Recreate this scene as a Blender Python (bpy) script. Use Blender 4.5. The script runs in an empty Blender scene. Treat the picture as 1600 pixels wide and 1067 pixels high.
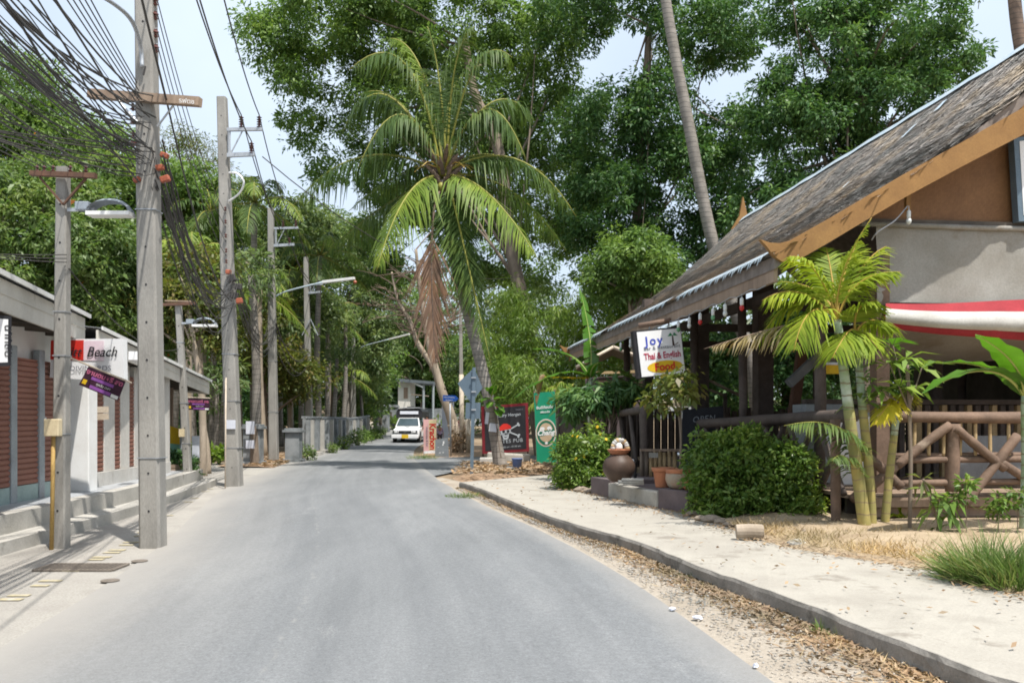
import bpy, math, random
import numpy as np
from mathutils import Vector, Matrix, Quaternion

# ---------------------------------------------------------------- camera, sky, sun, exposure
SC = bpy.context.scene
COL = SC.collection
F, CX, HY, H = 1400.0, 800.0, 656.0, 1.5          # focal length and horizon of the photograph (px), eye height (m)
cam_d = bpy.data.cameras.new('camera')
cam = bpy.data.objects.new('camera', cam_d); COL.objects.link(cam)
cam.location = (0, 0, H); cam.rotation_euler = (math.radians(90), 0, 0)
cam_d.sensor_width = 36; cam_d.lens = F / 1600 * 36
cam_d.shift_y = (HY - 533.5) / 1600
cam_d.clip_end = 2000; cam_d.clip_start = 0.05
SC.camera = cam
SUN_EL, SUN_DIR = math.radians(66), Vector((0.56, -0.83, 0)).normalized()   # high sun, behind and to the right
world = bpy.data.worlds.new('World'); SC.world = world; world.use_nodes = True
wn = world.node_tree; bg = wn.nodes['Background']
sky = wn.nodes.new('ShaderNodeTexSky'); sky.sky_type = 'NISHITA'; sky.sun_disc = False
sky.sun_elevation = SUN_EL; sky.sun_rotation = math.atan2(SUN_DIR.x, SUN_DIR.y)
sky.air_density = 1.0; sky.dust_density = 4.0; sky.ozone_density = 1.0
wtc = wn.nodes.new('ShaderNodeTexCoord'); wno = wn.nodes.new('ShaderNodeTexNoise'); wno.inputs['Scale'].default_value = 2.2; wno.inputs['Detail'].default_value = 6
wn.links.new(wtc.outputs['Generated'], wno.inputs['Vector'])
wrm = wn.nodes.new('ShaderNodeMapRange'); wrm.inputs[1].default_value = 0.35; wrm.inputs[2].default_value = 0.65; wrm.inputs[3].default_value = 0.6; wrm.inputs[4].default_value = 0.9
wn.links.new(wno.outputs[0], wrm.inputs[0])
wmx = wn.nodes.new('ShaderNodeMix'); wmx.data_type = 'RGBA'; wmx.inputs[7].default_value = (4.3, 4.95, 5.7, 1)   # thin milky cloud over the whole sky
wn.links.new(wrm.outputs[0], wmx.inputs[0]); wn.links.new(sky.outputs[0], wmx.inputs[6]); wn.links.new(wmx.outputs[2], bg.inputs[0]); bg.inputs[1].default_value = 0.15
sun_d = bpy.data.lights.new('sun', 'SUN'); sun_d.energy = 4.3; sun_d.angle = math.radians(0.6); sun_d.color = (1.0, 0.96, 0.90)
sun = bpy.data.objects.new('sun', sun_d); COL.objects.link(sun)
to_sun = Vector((SUN_DIR.x * math.cos(SUN_EL), SUN_DIR.y * math.cos(SUN_EL), math.sin(SUN_EL)))
sun.rotation_euler = to_sun.to_track_quat('Z', 'Y').to_euler()
sun.location = (0, 0, 30)
vs = SC.view_settings
vs.view_transform = 'Standard'; vs.look = 'None'; vs.gamma = 1; vs.use_curve_mapping = False; vs.exposure = 0.5
SC.cycles.max_bounces = 6; SC.cycles.diffuse_bounces = 3; SC.cycles.glossy_bounces = 2
SC.cycles.transmission_bounces = 3; SC.cycles.transparent_max_bounces = 6; SC.cycles.use_denoising = True
SC.cycles.filter_width = 1.8; SC.cycles.caustics_reflective = False; SC.cycles.caustics_refractive = False

# ---------------------------------------------------------------- helpers
R = random.Random(7)
NR = np.random.default_rng(11)
rad = math.radians
V3 = Vector
UP = Vector((0, 0, 1))
def P(px, py, Y):
    """the world point at distance Y that the photograph shows at (px, py)"""
    return Vector(((px - CX) * Y / F, Y, H - (py - HY) * Y / F))
def G(px, py, z=0.0):
    """the point of the level z seen at (px, py)"""
    return P(px, py, F * (H - z) / (py - HY))
def th(Y):
    """the road climbs gently beyond the bend"""
    d = max(0.0, Y - 55.0)
    return 0.0022 * d * d if d < 20 else 0.88 + 0.088 * (d - 20) * (1 if d < 60 else 0) + (0.088 * 40 if d >= 60 else 0)
FRAME = {}                                        # world matrices of the things' roots

def tag(o, label=None, cat=None, group=None, kind=None):
    if label: o['label'] = label
    if cat: o['category'] = cat
    if group: o['group'] = group
    if kind: o['kind'] = kind
    return o
def thing(name, loc, label, cat, group=None, rz=0.0):
    o = bpy.data.objects.new(name, None); COL.objects.link(o)
    o.location = loc; o.rotation_euler = (0, 0, rz); o.empty_display_size = 0.1
    FRAME[o.name] = Matrix.Translation(Vector(loc)) @ Matrix.Rotation(rz, 4, 'Z')
    return tag(o, label, cat, group)
def np_mesh(name, V, faces, smooth=False):
    """mesh from numpy arrays, faces an (n, k) array"""
    me = bpy.data.meshes.new(name)
    V = np.asarray(V, dtype=np.float32); Fc = np.asarray(faces, dtype=np.int32)
    n, k = Fc.shape
    me.vertices.add(len(V)); me.vertices.foreach_set('co', V.ravel())
    me.loops.add(n * k); me.loops.foreach_set('vertex_index', Fc.ravel())
    me.polygons.add(n); me.polygons.foreach_set('loop_start', np.arange(0, n * k, k, dtype=np.int32))
    me.polygons.foreach_set('loop_total', np.full(n, k, dtype=np.int32))
    if smooth: me.polygons.foreach_set('use_smooth', np.ones(n, dtype=bool))
    me.update(calc_edges=True)
    return me
def link(name, me, mat, parent=None):
    o = bpy.data.objects.new(name, me); COL.objects.link(o)
    if mat is not None and not me.materials: me.materials.append(mat)
    if parent is not None:
        o.parent = parent
        FRAME[o.name] = FRAME.get(parent.name, Matrix.Identity(4))
    else:
        FRAME[o.name] = Matrix.Identity(4)
    return o
def np_obj(name, V, faces, mat, parent=None, smooth=False, world=True):
    V = np.asarray(V, dtype=np.float64)
    if parent is not None and world:
        M = np.array(FRAME[parent.name].inverted()); V = V @ M[:3, :3].T + M[:3, 3]
        return link(name, np_mesh(name, V, faces, smooth), mat, parent)
    if parent is not None:
        return link(name, np_mesh(name, V, faces, smooth), mat, parent)
    c = np.array([(V[:, 0].min() + V[:, 0].max()) / 2, (V[:, 1].min() + V[:, 1].max()) / 2, V[:, 2].min()])
    o = link(name, np_mesh(name, V - c, faces, smooth), mat)
    o.location = c; FRAME[o.name] = Matrix.Translation(Vector(c))
    return o

class MB:
    """collects shapes; build() links them as one mesh object"""
    def __init__(s): s.v = []; s.f = []
    def add(s, vs_, fs):
        b = len(s.v); s.v.extend([tuple(p) for p in vs_]); s.f.extend([tuple(i + b for i in f) for f in fs]); return s
    def box(s, c, d, rot=None, taper=1.0):
        c = Vector(c); hx, hy, hz = d[0] / 2, d[1] / 2, d[2] / 2
        pts = [Vector((x * (taper if z > 0 else 1), y * (taper if z > 0 else 1), z)) for x in (-hx, hx) for y in (-hy, hy) for z in (-hz, hz)]
        if rot is not None: pts = [rot @ p for p in pts]
        return s.add([c + p for p in pts], [(0, 1, 3, 2), (4, 6, 7, 5), (0, 4, 5, 1), (2, 3, 7, 6), (0, 2, 6, 4), (1, 5, 7, 3)])
    def beam(s, p0, p1, w, h, up=UP):
        p0 = Vector(p0); p1 = Vector(p1); d = (p1 - p0).normalized()
        a = d.cross(up)
        a = a.normalized() if a.length > 1e-5 else d.orthogonal().normalized()
        b = a.cross(d).normalized()
        pts = [q + a * x * w / 2 + b * y * h / 2 for q in (p0, p1) for x, y in ((-1, -1), (1, -1), (1, 1), (-1, 1))]
        return s.add(pts, [(3, 2, 1, 0), (4, 5, 6, 7), (0, 1, 5, 4), (1, 2, 6, 5), (2, 3, 7, 6), (3, 0, 4, 7)])
    def tube(s, pts, r, n=8, cap=True, flat=None):
        pts = [Vector(p) for p in pts]; m = len(pts)
        rs = [r] * m if isinstance(r, (int, float)) else list(r)
        vs_ = []; prev = None
        for i, p in enumerate(pts):
            t = (pts[min(i + 1, m - 1)] - pts[max(i - 1, 0)])
            t = t.normalized() if t.length > 1e-9 else UP
            if prev is None: a = t.orthogonal().normalized()
            else:
                a = prev - t * prev.dot(t); a = a.normalized() if a.length > 1e-6 else t.orthogonal().normalized()
            prev = a; b = t.cross(a)
            for k in range(n):
                q = 2 * math.pi * k / n
                vs_.append(p + (a * math.cos(q) + b * math.sin(q)) * rs[i])
        fs = [(i * n + k, i * n + (k + 1) % n, (i + 1) * n + (k + 1) % n, (i + 1) * n + k) for i in range(m - 1) for k in range(n)]
        if cap: fs += [tuple(range(n - 1, -1, -1)), tuple((m - 1) * n + k for k in range(n))]
        return s.add(vs_, fs)
    def lathe(s, c, prof, n=20, axis=None):
        c = Vector(c); q = UP.rotation_difference(Vector(axis)) if axis is not None else None
        vs_ = []
        for r, z in prof:
            for k in range(n):
                a = 2 * math.pi * k / n
                p = Vector((r * math.cos(a), r * math.sin(a), z))
                vs_.append(c + (q @ p if q else p))
        m = len(prof)
        fs = [(i * n + k, i * n + (k + 1) % n, (i + 1) * n + (k + 1) % n, (i + 1) * n + k) for i in range(m - 1) for k in range(n)]
        fs += [tuple(range(n - 1, -1, -1)), tuple((m - 1) * n + k for k in range(n))]
        return s.add(vs_, fs)
    def prism(s, poly, off):
        poly = [Vector(p) for p in poly]; off = Vector(off); n = len(poly)
        fs = [tuple(range(n)), tuple(range(2 * n - 1, n - 1, -1))] + [((k + 1) % n, k, n + k, n + (k + 1) % n) for k in range(n)]
        return s.add(poly + [p + off for p in poly], fs)
    def grid(s, rows):
        m, n = len(rows), len(rows[0])
        return s.add([p for r_ in rows for p in r_], [(i * n + k, i * n + k + 1, (i + 1) * n + k + 1, (i + 1) * n + k) for i in range(m - 1) for k in range(n - 1)])
    def poly(s, pts): return s.add(pts, [tuple(range(len(pts)))])
    def build(s, name, mat, parent=None, smooth=False, world=True, bevel=0.0):
        V = [Vector(p) for p in s.v]; off = None
        if parent is not None and world:
            M = FRAME[parent.name].inverted(); V = [M @ p for p in V]
        elif parent is None:
            off = Vector(((min(p.x for p in V) + max(p.x for p in V)) / 2, (min(p.y for p in V) + max(p.y for p in V)) / 2, min(p.z for p in V)))
            V = [p - off for p in V]
        me = bpy.data.meshes.new(name); me.from_pydata([tuple(p) for p in V], [], s.f)
        if smooth: me.polygons.foreach_set('use_smooth', [True] * len(me.polygons))
        me.update()
        o = link(name, me, mat, parent)
        if off is not None: o.location = off; FRAME[o.name] = Matrix.Translation(off)
        if bevel:
            m = o.modifiers.new('bevel', 'BEVEL'); m.width = bevel; m.segments = 2; m.limit_method = 'ANGLE'
        return o
def part(name, mat, parent, fn, world=True, smooth=False, bevel=0.0):
    m = MB(); fn(m); return m.build(name, mat, parent, smooth, world, bevel)
def bez(p0, p1, p2, n):
    p0, p1, p2 = Vector(p0), Vector(p1), Vector(p2)
    return [p0 * (1 - t) ** 2 + p1 * 2 * t * (1 - t) + p2 * t * t for t in [i / n for i in range(n + 1)]]
def spline(pts, n):
    """Catmull-Rom through pts, n steps for each span"""
    pts = [Vector(p) for p in pts]; out = []
    for i in range(len(pts) - 1):
        a, b, c, d = pts[max(i - 1, 0)], pts[i], pts[i + 1], pts[min(i + 2, len(pts) - 1)]
        for k in range(n):
            t = k / n
            out.append(0.5 * ((2 * b) + (c - a) * t + (2 * a - 5 * b + 4 * c - d) * t * t + (3 * b - a - 3 * c + d) * t ** 3))
    out.append(pts[-1]); return out
_txt = []
def text(body, size, mat, parent, frame, name='lettering', align='CENTER', sx=1.0, shear=0.0, space=1.0, bold=0.0, world=True):
    """flat lettering; frame = (origin, right, up) of the face it stands on, baseline centre at the origin"""
    cu = bpy.data.curves.new('lettering', 'FONT'); cu.body = body; cu.size = size; cu.align_x = align; cu.extrude = 0.0008
    cu.shear = shear; cu.space_character = space; cu.offset = bold; cu.resolution_u = 3
    ob = bpy.data.objects.new('lettering_tmp', cu); COL.objects.link(ob)
    dg = bpy.context.evaluated_depsgraph_get()
    me = bpy.data.meshes.new_from_object(ob.evaluated_get(dg))
    bpy.data.objects.remove(ob); bpy.data.curves.remove(cu)
    o_, r_, u_ = Vector(frame[0]), Vector(frame[1]).normalized(), Vector(frame[2]).normalized()
    n_ = r_.cross(u_)
    M = Matrix(((r_.x * sx, u_.x, n_.x, o_.x), (r_.y * sx, u_.y, n_.y, o_.y), (r_.z * sx, u_.z, n_.z, o_.z), (0, 0, 0, 1)))
    if world and parent is not None: M = FRAME[parent.name].inverted() @ M
    me.transform(M); me.materials.clear(); me.update()
    return link(name, me, mat, parent)

# ---------------------------------------------------------------- materials
def nodes(name):
    m = bpy.data.materials.new(name); m.use_nodes = True
    nt = m.node_tree; return m, nt, nt.nodes['Principled BSDF']
def ramp(nt, fac, stops):
    r = nt.nodes.new('ShaderNodeValToRGB'); e = r.color_ramp.elements
    while len(e) < len(stops): e.new(0.5)
    for el, (p, c) in zip(e, stops): el.position = p; el.color = (*c, 1) if len(c) == 3 else c
    nt.links.new(fac, r.inputs[0]); return r.outputs[0]
def noise(nt, vec, scale, detail=5, rough=0.6):
    n = nt.nodes.new('ShaderNodeTexNoise'); n.inputs['Scale'].default_value = scale; n.inputs['Detail'].default_value = detail
    n.inputs['Roughness'].default_value = rough
    if vec is not None: nt.links.new(vec, n.inputs['Vector'])
    return n.outputs[0]
def mixc(nt, fac, a, b, mode='MIX'):
    m = nt.nodes.new('ShaderNodeMix'); m.data_type = 'RGBA'; m.blend_type = mode
    for sock, val in ((m.inputs[0], fac), (m.inputs[6], a), (m.inputs[7], b)):
        if isinstance(val, (int, float)): sock.default_value = val
        elif isinstance(val, (tuple, list)): sock.default_value = (*val, 1)
        else: nt.links.new(val, sock)
    return m.outputs[2]
def bump(nt, bsdf, h, strength, dist=0.02):
    b = nt.nodes.new('ShaderNodeBump'); b.inputs['Strength'].default_value = strength; b.inputs['Distance'].default_value = dist
    nt.links.new(h, b.inputs['Height']); nt.links.new(b.outputs[0], bsdf.inputs['Normal'])
def coord(nt, scale=(1, 1, 1), world=False):
    if world: src = nt.nodes.new('ShaderNodeNewGeometry').outputs['Position']
    else: src = nt.nodes.new('ShaderNodeTexCoord').outputs['Object']
    mp = nt.nodes.new('ShaderNodeMapping'); mp.inputs['Scale'].default_value = scale
    nt.links.new(src, mp.inputs[0]); return mp.outputs[0]
def pm(name, c1, c2=None, scale=6.0, rough=0.8, bmp=0.15, stretch=(1, 1, 1), metal=0.0, spec=0.3, lo=0.35, hi=0.65, fine=40.0, dist=0.01, world=False, stain=None):
    """general surface: two tones in noise, fine relief, optional dark or pale stains"""
    m, nt, b = nodes(name)
    v = coord(nt, stretch, world)
    c2 = c2 or tuple(x * 0.8 for x in c1)
    n1 = noise(nt, v, scale)
    col = ramp(nt, n1, [(lo, c1), (hi, c2)])
    n2 = noise(nt, v, fine, 4, 0.7)
    col = mixc(nt, 0.22, col, ramp(nt, n2, [(0.3, (0.25, 0.25, 0.25)), (0.7, (0.85, 0.85, 0.85))]), 'OVERLAY')
    if stain:
        sc, c3, t = stain
        n3 = noise(nt, v, sc, 6, 0.65)
        col = mixc(nt, ramp(nt, n3, [(t, (0, 0, 0)), (t + 0.12, (1, 1, 1))]), col, c3)
    nt.links.new(col, b.inputs['Base Color'])
    b.inputs['Roughness'].default_value = rough; b.inputs['Metallic'].default_value = metal; b.inputs['Specular IOR Level'].default_value = spec
    if bmp: bump(nt, b, n2, bmp, dist)
    return m
def leafm(name, cols, trans=0.35, rough=0.45, tint=1.25, spec=0.35):
    """leaf surface: every leaf has a hue of its own, light shines through it"""
    m, nt, b = nodes(name)
    g = nt.nodes.new('ShaderNodeNewGeometry')
    st = [(i / max(1, len(cols) - 1), c) for i, c in enumerate(cols)]
    col = ramp(nt, g.outputs['Random Per Island'], st)
    nz = noise(nt, g.outputs['Position'], 0.9, 3)                    # sprays of younger and older growth
    col = mixc(nt, 1.0, col, ramp(nt, nz, [(0.34, (0.72, 0.78, 0.8)), (0.5, (1, 1, 1)), (0.66, (1.35, 1.22, 1.0))]), 'MULTIPLY')
    nt.links.new(col, b.inputs['Base Color']); b.inputs['Roughness'].default_value = rough; b.inputs['Specular IOR Level'].default_value = spec
    t = nt.nodes.new('ShaderNodeBsdfTranslucent')
    nt.links.new(mixc(nt, 1.0, col, (tint * 1.05, tint * 1.1, tint * 0.6), 'MULTIPLY'), t.inputs[0])
    mx = nt.nodes.new('ShaderNodeMixShader'); mx.inputs[0].default_value = trans
    nt.links.new(b.outputs[0], mx.inputs[1]); nt.links.new(t.outputs[0], mx.inputs[2])
    nt.links.new(mx.outputs[0], nt.nodes['Material Output'].inputs[0])
    return m
M = {}
M['concrete_pole'] = pm('concrete_pole', (0.33, 0.315, 0.285), (0.235, 0.225, 0.205), 3, 0.9, 0.4, stretch=(1, 1, 0.35), fine=60, stain=(2.2, (0.17, 0.16, 0.14), 0.62))
M['concrete'] = pm('concrete', (0.46, 0.44, 0.40), (0.36, 0.345, 0.31), 2, 0.9, 0.3, stain=(3, (0.24, 0.22, 0.19), 0.62))
M['kerb_face'] = pm('kerb_face', (0.33, 0.305, 0.27), (0.21, 0.195, 0.17), 3, 0.95, 0.5, stain=(4, (0.09, 0.085, 0.07), 0.58))
M['white_paint'] = pm('white_paint', (0.80, 0.80, 0.78), (0.72, 0.71, 0.68), 3, 0.6, 0.08, stain=(2, (0.55, 0.53, 0.48), 0.68))
M['white_gloss'] = pm('white_gloss', (0.82, 0.82, 0.82), (0.78, 0.78, 0.78), 3, 0.25, 0.0, spec=0.5)
M['fascia'] = pm('fascia', (0.68, 0.65, 0.58), (0.57, 0.54, 0.48), 2, 0.8, 0.2, stain=(3, (0.32, 0.28, 0.23), 0.64))
M['metal_sheet'] = pm('metal_sheet', (0.62, 0.64, 0.66), (0.5, 0.5, 0.5), 2, 0.45, 0.1, metal=0.4, stain=(2, (0.36, 0.3, 0.25), 0.66))
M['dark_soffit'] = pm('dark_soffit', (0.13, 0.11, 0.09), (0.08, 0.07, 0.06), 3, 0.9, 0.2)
M['shutter'] = pm('shutter', (0.27, 0.125, 0.09), (0.21, 0.098, 0.07), 1.5, 0.6, 0.15, stain=(2.5, (0.28, 0.15, 0.11), 0.66))
M['grey_blue'] = pm('grey_blue', (0.33, 0.36, 0.37), (0.25, 0.27, 0.28), 3, 0.7, 0.2, stain=(3, (0.2, 0.17, 0.14), 0.64))
M['teal_plinth'] = pm('teal_plinth', (0.33, 0.42, 0.40), (0.26, 0.33, 0.31), 3, 0.8, 0.2)
M['tile_floor'] = pm('tile_floor', (0.42, 0.44, 0.46), (0.35, 0.36, 0.37), 2, 0.35, 0.05, spec=0.5)
M['dark_glass'] = pm('dark_glass', (0.03, 0.035, 0.04), (0.02, 0.022, 0.025), 1, 0.12, 0.0, spec=0.6)
M['rust'] = pm('rust', (0.15, 0.08, 0.052), (0.095, 0.055, 0.04), 8, 0.9, 0.3)
M['galv'] = pm('galv', (0.45, 0.47, 0.49), (0.34, 0.36, 0.38), 6, 0.5, 0.1, metal=0.5)
M['lamp_grey'] = pm('lamp_grey', (0.30, 0.34, 0.38), (0.24, 0.27, 0.3), 4, 0.5, 0.05)
M['insulator'] = pm('insulator', (0.12, 0.045, 0.035), (0.08, 0.03, 0.025), 4, 0.25, 0.0, spec=0.5)
M['cable'] = pm('cable', (0.045, 0.042, 0.04), (0.07, 0.065, 0.06), 3, 0.6, 0.0)
M['orange_plastic'] = pm('orange_plastic', (0.40, 0.12, 0.06), (0.28, 0.08, 0.05), 5, 0.5, 0.0)
M['wood_old'] = pm('wood_old', (0.34, 0.25, 0.18), (0.23, 0.165, 0.12), 4, 0.85, 0.4, stretch=(1, 1, 0.12), fine=30)
M['log'] = pm('log', (0.21, 0.14, 0.10), (0.125, 0.085, 0.062), 3, 0.8, 0.5, fine=22, stain=(3, (0.30, 0.235, 0.18), 0.6))
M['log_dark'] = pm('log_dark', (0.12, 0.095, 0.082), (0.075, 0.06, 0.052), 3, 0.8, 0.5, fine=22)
M['bamboo'] = pm('bamboo', (0.50, 0.37, 0.20), (0.36, 0.25, 0.13), 4, 0.6, 0.15)
M['pale_pole'] = pm('pale_pole', (0.60, 0.52, 0.42), (0.45, 0.37, 0.28), 4, 0.75, 0.2)
M['thatch_base'] = pm('thatch_base', (0.27, 0.235, 0.21), (0.18, 0.155, 0.135), 5, 1.0, 0.6, spec=0.05)
M['ochre'] = pm('ochre', (0.285, 0.155, 0.052), (0.225, 0.118, 0.04), 2.5, 0.65, 0.2, stain=(2.6, (0.15, 0.085, 0.04), 0.6))
M['canvas'] = pm('canvas', (0.31, 0.30, 0.275), (0.24, 0.225, 0.195), 1.3, 0.9, 0.2, stain=(1.2, (0.2, 0.165, 0.125), 0.6))
M['tin_blue'] = pm('tin_blue', (0.42, 0.53, 0.60), (0.55, 0.61, 0.64), 5, 0.5, 0.1, metal=0.2)
M['red_cloth'] = pm('red_cloth', (0.33, 0.03, 0.04), (0.26, 0.022, 0.03), 3, 0.75, 0.1)
M['white_cloth'] = pm('white_cloth', (0.50, 0.49, 0.46), (0.38, 0.365, 0.335), 2, 0.8, 0.2, stain=(3, (0.36, 0.32, 0.27), 0.62))
M['terracotta'] = pm('terracotta', (0.42, 0.17, 0.085), (0.32, 0.13, 0.07), 4, 0.8, 0.2, stain=(4, (0.40, 0.34, 0.28), 0.62))
M['mossy_clay'] = pm('mossy_clay', (0.30, 0.28, 0.22), (0.36, 0.22, 0.15), 4, 0.85, 0.2)
M['jar_brown'] = pm('jar_brown', (0.09, 0.058, 0.042), (0.06, 0.04, 0.03), 4, 0.5, 0.15)
M['plum_plaster'] = pm('plum_plaster', (0.16, 0.125, 0.125), (0.12, 0.095, 0.095), 3, 0.9, 0.3)
M['cement_step'] = pm('cement_step', (0.44, 0.42, 0.37), (0.33, 0.31, 0.27), 3, 0.9, 0.3, stain=(5, (0.25, 0.23, 0.19), 0.6))
M['rock'] = pm('rock', (0.32, 0.26, 0.20), (0.20, 0.165, 0.13), 5, 0.95, 0.6)
M['bark'] = pm('bark', (0.24, 0.19, 0.145), (0.14, 0.11, 0.085), 4, 0.95, 0.7, stretch=(1, 1, 0.3), fine=20, stain=(3, (0.36, 0.33, 0.28), 0.62))
M['bark_pale'] = pm('bark_pale', (0.40, 0.33, 0.255), (0.26, 0.21, 0.155), 4, 0.9, 0.5, stretch=(1, 1, 0.3), fine=20)
M['black_paint'] = pm('black_paint', (0.018, 0.018, 0.022), (0.028, 0.027, 0.03), 4, 0.5, 0.05)
M['chalk'] = pm('chalk', (0.42, 0.45, 0.47), (0.32, 0.35, 0.38), 30, 0.9, 0.0)
M['slate'] = pm('slate', (0.035, 0.037, 0.043), (0.05, 0.052, 0.06), 4, 0.8, 0.1)
M['red_paint'] = pm('red_paint', (0.20, 0.018, 0.025), (0.15, 0.012, 0.018), 4, 0.6, 0.1)
M['green_vinyl'] = pm('green_vinyl', (0.015, 0.27, 0.145), (0.01, 0.22, 0.12), 1.5, 0.45, 0.1)
M['yellow_paint'] = pm('yellow_paint', (0.72, 0.46, 0.02), (0.6, 0.38, 0.02), 3, 0.6, 0.1)
M['road_yellow'] = pm('road_yellow', (0.43, 0.37, 0.22), (0.38, 0.345, 0.26), 12, 0.9, 0.1, stain=(9, (0.5, 0.46, 0.38), 0.55))
M['blue_paint'] = pm('blue_paint', (0.02, 0.10, 0.42), (0.02, 0.09, 0.36), 3, 0.5, 0.0)
M['blue_grey'] = pm('blue_grey', (0.14, 0.19, 0.235), (0.11, 0.155, 0.195), 3, 0.55, 0.1, metal=0.2, stain=(3, (0.2, 0.24, 0.27), 0.6))
M['grey_board'] = pm('grey_board', (0.22, 0.235, 0.245), (0.17, 0.18, 0.19), 5, 0.8, 0.2)
M['pink_print'] = pm('pink_print', (0.72, 0.42, 0.40), (0.66, 0.36, 0.34), 3, 0.6, 0.0)
M['cream_print'] = pm('cream_print', (0.68, 0.58, 0.34), (0.6, 0.5, 0.28), 3, 0.6, 0.0)
M['red_ink'] = pm('red_ink', (0.58, 0.03, 0.02), (0.52, 0.025, 0.02), 3, 0.6, 0.0)
M['crimson_ink'] = pm('crimson_ink', (0.42, 0.01, 0.06), (0.40, 0.01, 0.05), 3, 0.6, 0.0)
M['blue_ink'] = pm('blue_ink', (0.05, 0.08, 0.48), (0.05, 0.08, 0.42), 3, 0.6, 0.0)
M['black_ink'] = pm('black_ink', (0.02, 0.02, 0.025), (0.03, 0.03, 0.03), 3, 0.6, 0.0)
M['grey_ink'] = pm('grey_ink', (0.16, 0.17, 0.20), (0.2, 0.2, 0.23), 3, 0.6, 0.0)
M['white_ink'] = pm('white_ink', (0.78, 0.78, 0.76), (0.72, 0.72, 0.7), 3, 0.6, 0.0)
M['tan_ink'] = pm('tan_ink', (0.52, 0.40, 0.27), (0.46, 0.34, 0.22), 3, 0.6, 0.0)
M['dark_green_ink'] = pm('dark_green_ink', (0.01, 0.15, 0.085), (0.01, 0.12, 0.07), 3, 0.6, 0.0)
M['palm_green_ink'] = pm('palm_green_ink', (0.01, 0.22, 0.08), (0.01, 0.18, 0.07), 3, 0.6, 0.0)
M['plum_print'] = pm('plum_print', (0.035, 0.018, 0.03), (0.06, 0.02, 0.04), 6, 0.5, 0.0)
M['pink_ink'] = pm('pink_ink', (0.55, 0.16, 0.25), (0.40, 0.1, 0.2), 6, 0.5, 0.0)
M['violet_ink'] = pm('violet_ink', (0.30, 0.10, 0.38), (0.22, 0.08, 0.3), 6, 0.5, 0.0)
M['cream_box'] = pm('cream_box', (0.62, 0.52, 0.34), (0.55, 0.45, 0.28), 3, 0.7, 0.1)
M['yellow_pole'] = pm('yellow_pole', (0.45, 0.30, 0.10), (0.36, 0.23, 0.08), 4, 0.7, 0.15)
M['teal_paint'] = pm('teal_paint', (0.24, 0.50, 0.38), (0.2, 0.42, 0.32), 3, 0.7, 0.1)
M['rubber'] = pm('rubber', (0.02, 0.02, 0.02), (0.03, 0.03, 0.03), 5, 0.85, 0.1)
M['car_glass'] = pm('car_glass', (0.05, 0.075, 0.09), (0.04, 0.06, 0.07), 1, 0.08, 0.0, spec=0.7)
M['chrome'] = pm('chrome', (0.6, 0.6, 0.62), (0.5, 0.5, 0.52), 3, 0.2, 0.0, metal=0.9)
M['skin'] = pm('skin', (0.36, 0.19, 0.12), (0.32, 0.165, 0.105), 8, 0.6, 0.0)
M['hair'] = pm('hair', (0.015, 0.012, 0.01), (0.02, 0.016, 0.014), 8, 0.5, 0.1)
M['bulb_white'] = pm('bulb_white', (0.62, 0.64, 0.62), (0.55, 0.57, 0.55), 5, 0.25, 0.0, spec=0.5)
M['bulb_red'] = pm('bulb_red', (0.5, 0.02, 0.02), (0.45, 0.02, 0.02), 5, 0.25, 0.0, spec=0.5)
M['bulb_green'] = pm('bulb_green', (0.12, 0.3, 0.14), (0.1, 0.26, 0.12), 5, 0.25, 0.0, spec=0.5)
M['blue_plastic'] = pm('blue_plastic', (0.10, 0.16, 0.34), (0.08, 0.13, 0.28), 5, 0.5, 0.05)
M['wall_grey'] = pm('wall_grey', (0.29, 0.305, 0.31), (0.16, 0.175, 0.18), 1.8, 0.9, 0.3, stain=(2.2, (0.10, 0.105, 0.10), 0.56))
M['roof_dark'] = pm('roof_dark', (0.13, 0.15, 0.165), (0.1, 0.115, 0.125), 3, 0.8, 0.2)
M['paper'] = pm('paper', (0.66, 0.69, 0.75), (0.58, 0.6, 0.68), 4, 0.8, 0.0)
# leaves
M['leaf_broad'] = leafm('leaf_broad', [(0.093, 0.171, 0.044), (0.149, 0.245, 0.061), (0.213, 0.312, 0.097)])
M['leaf_dark'] = leafm('leaf_dark', [(0.053, 0.127, 0.043), (0.087, 0.179, 0.054), (0.144, 0.243, 0.080)], 0.28)
M['leaf_left'] = leafm('leaf_left', [(0.071, 0.141, 0.034), (0.123, 0.200, 0.049), (0.181, 0.247, 0.100), (0.156, 0.223, 0.068)])
M['leaf_yellow'] = leafm('leaf_yellow', [(0.075, 0.11, 0.022), (0.11, 0.145, 0.03), (0.14, 0.16, 0.038), (0.15, 0.115, 0.04)])
M['leaf_bamboo'] = leafm('leaf_bamboo', [(0.12, 0.21, 0.03), (0.17, 0.26, 0.045), (0.20, 0.27, 0.06)], 0.4)
M['leaf_far'] = leafm('leaf_far', [(0.092, 0.149, 0.058), (0.136, 0.200, 0.080), (0.200, 0.253, 0.104)])
M['leaf_hedge'] = leafm('leaf_hedge', [(0.086, 0.165, 0.030), (0.145, 0.241, 0.045), (0.238, 0.317, 0.072)], 0.3, 0.4)
M['leaf_orange'] = leafm('leaf_orange', [(0.42, 0.12, 0.03), (0.5, 0.2, 0.05)])
M['frond_green'] = leafm('frond_green', [(0.061, 0.111, 0.031), (0.089, 0.146, 0.040), (0.123, 0.176, 0.055)], 0.3, 0.5, spec=0.25)
M['frond_bright'] = leafm('frond_bright', [(0.13, 0.21, 0.03), (0.18, 0.26, 0.04), (0.22, 0.29, 0.06)], 0.32, 0.5, spec=0.25)
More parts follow.
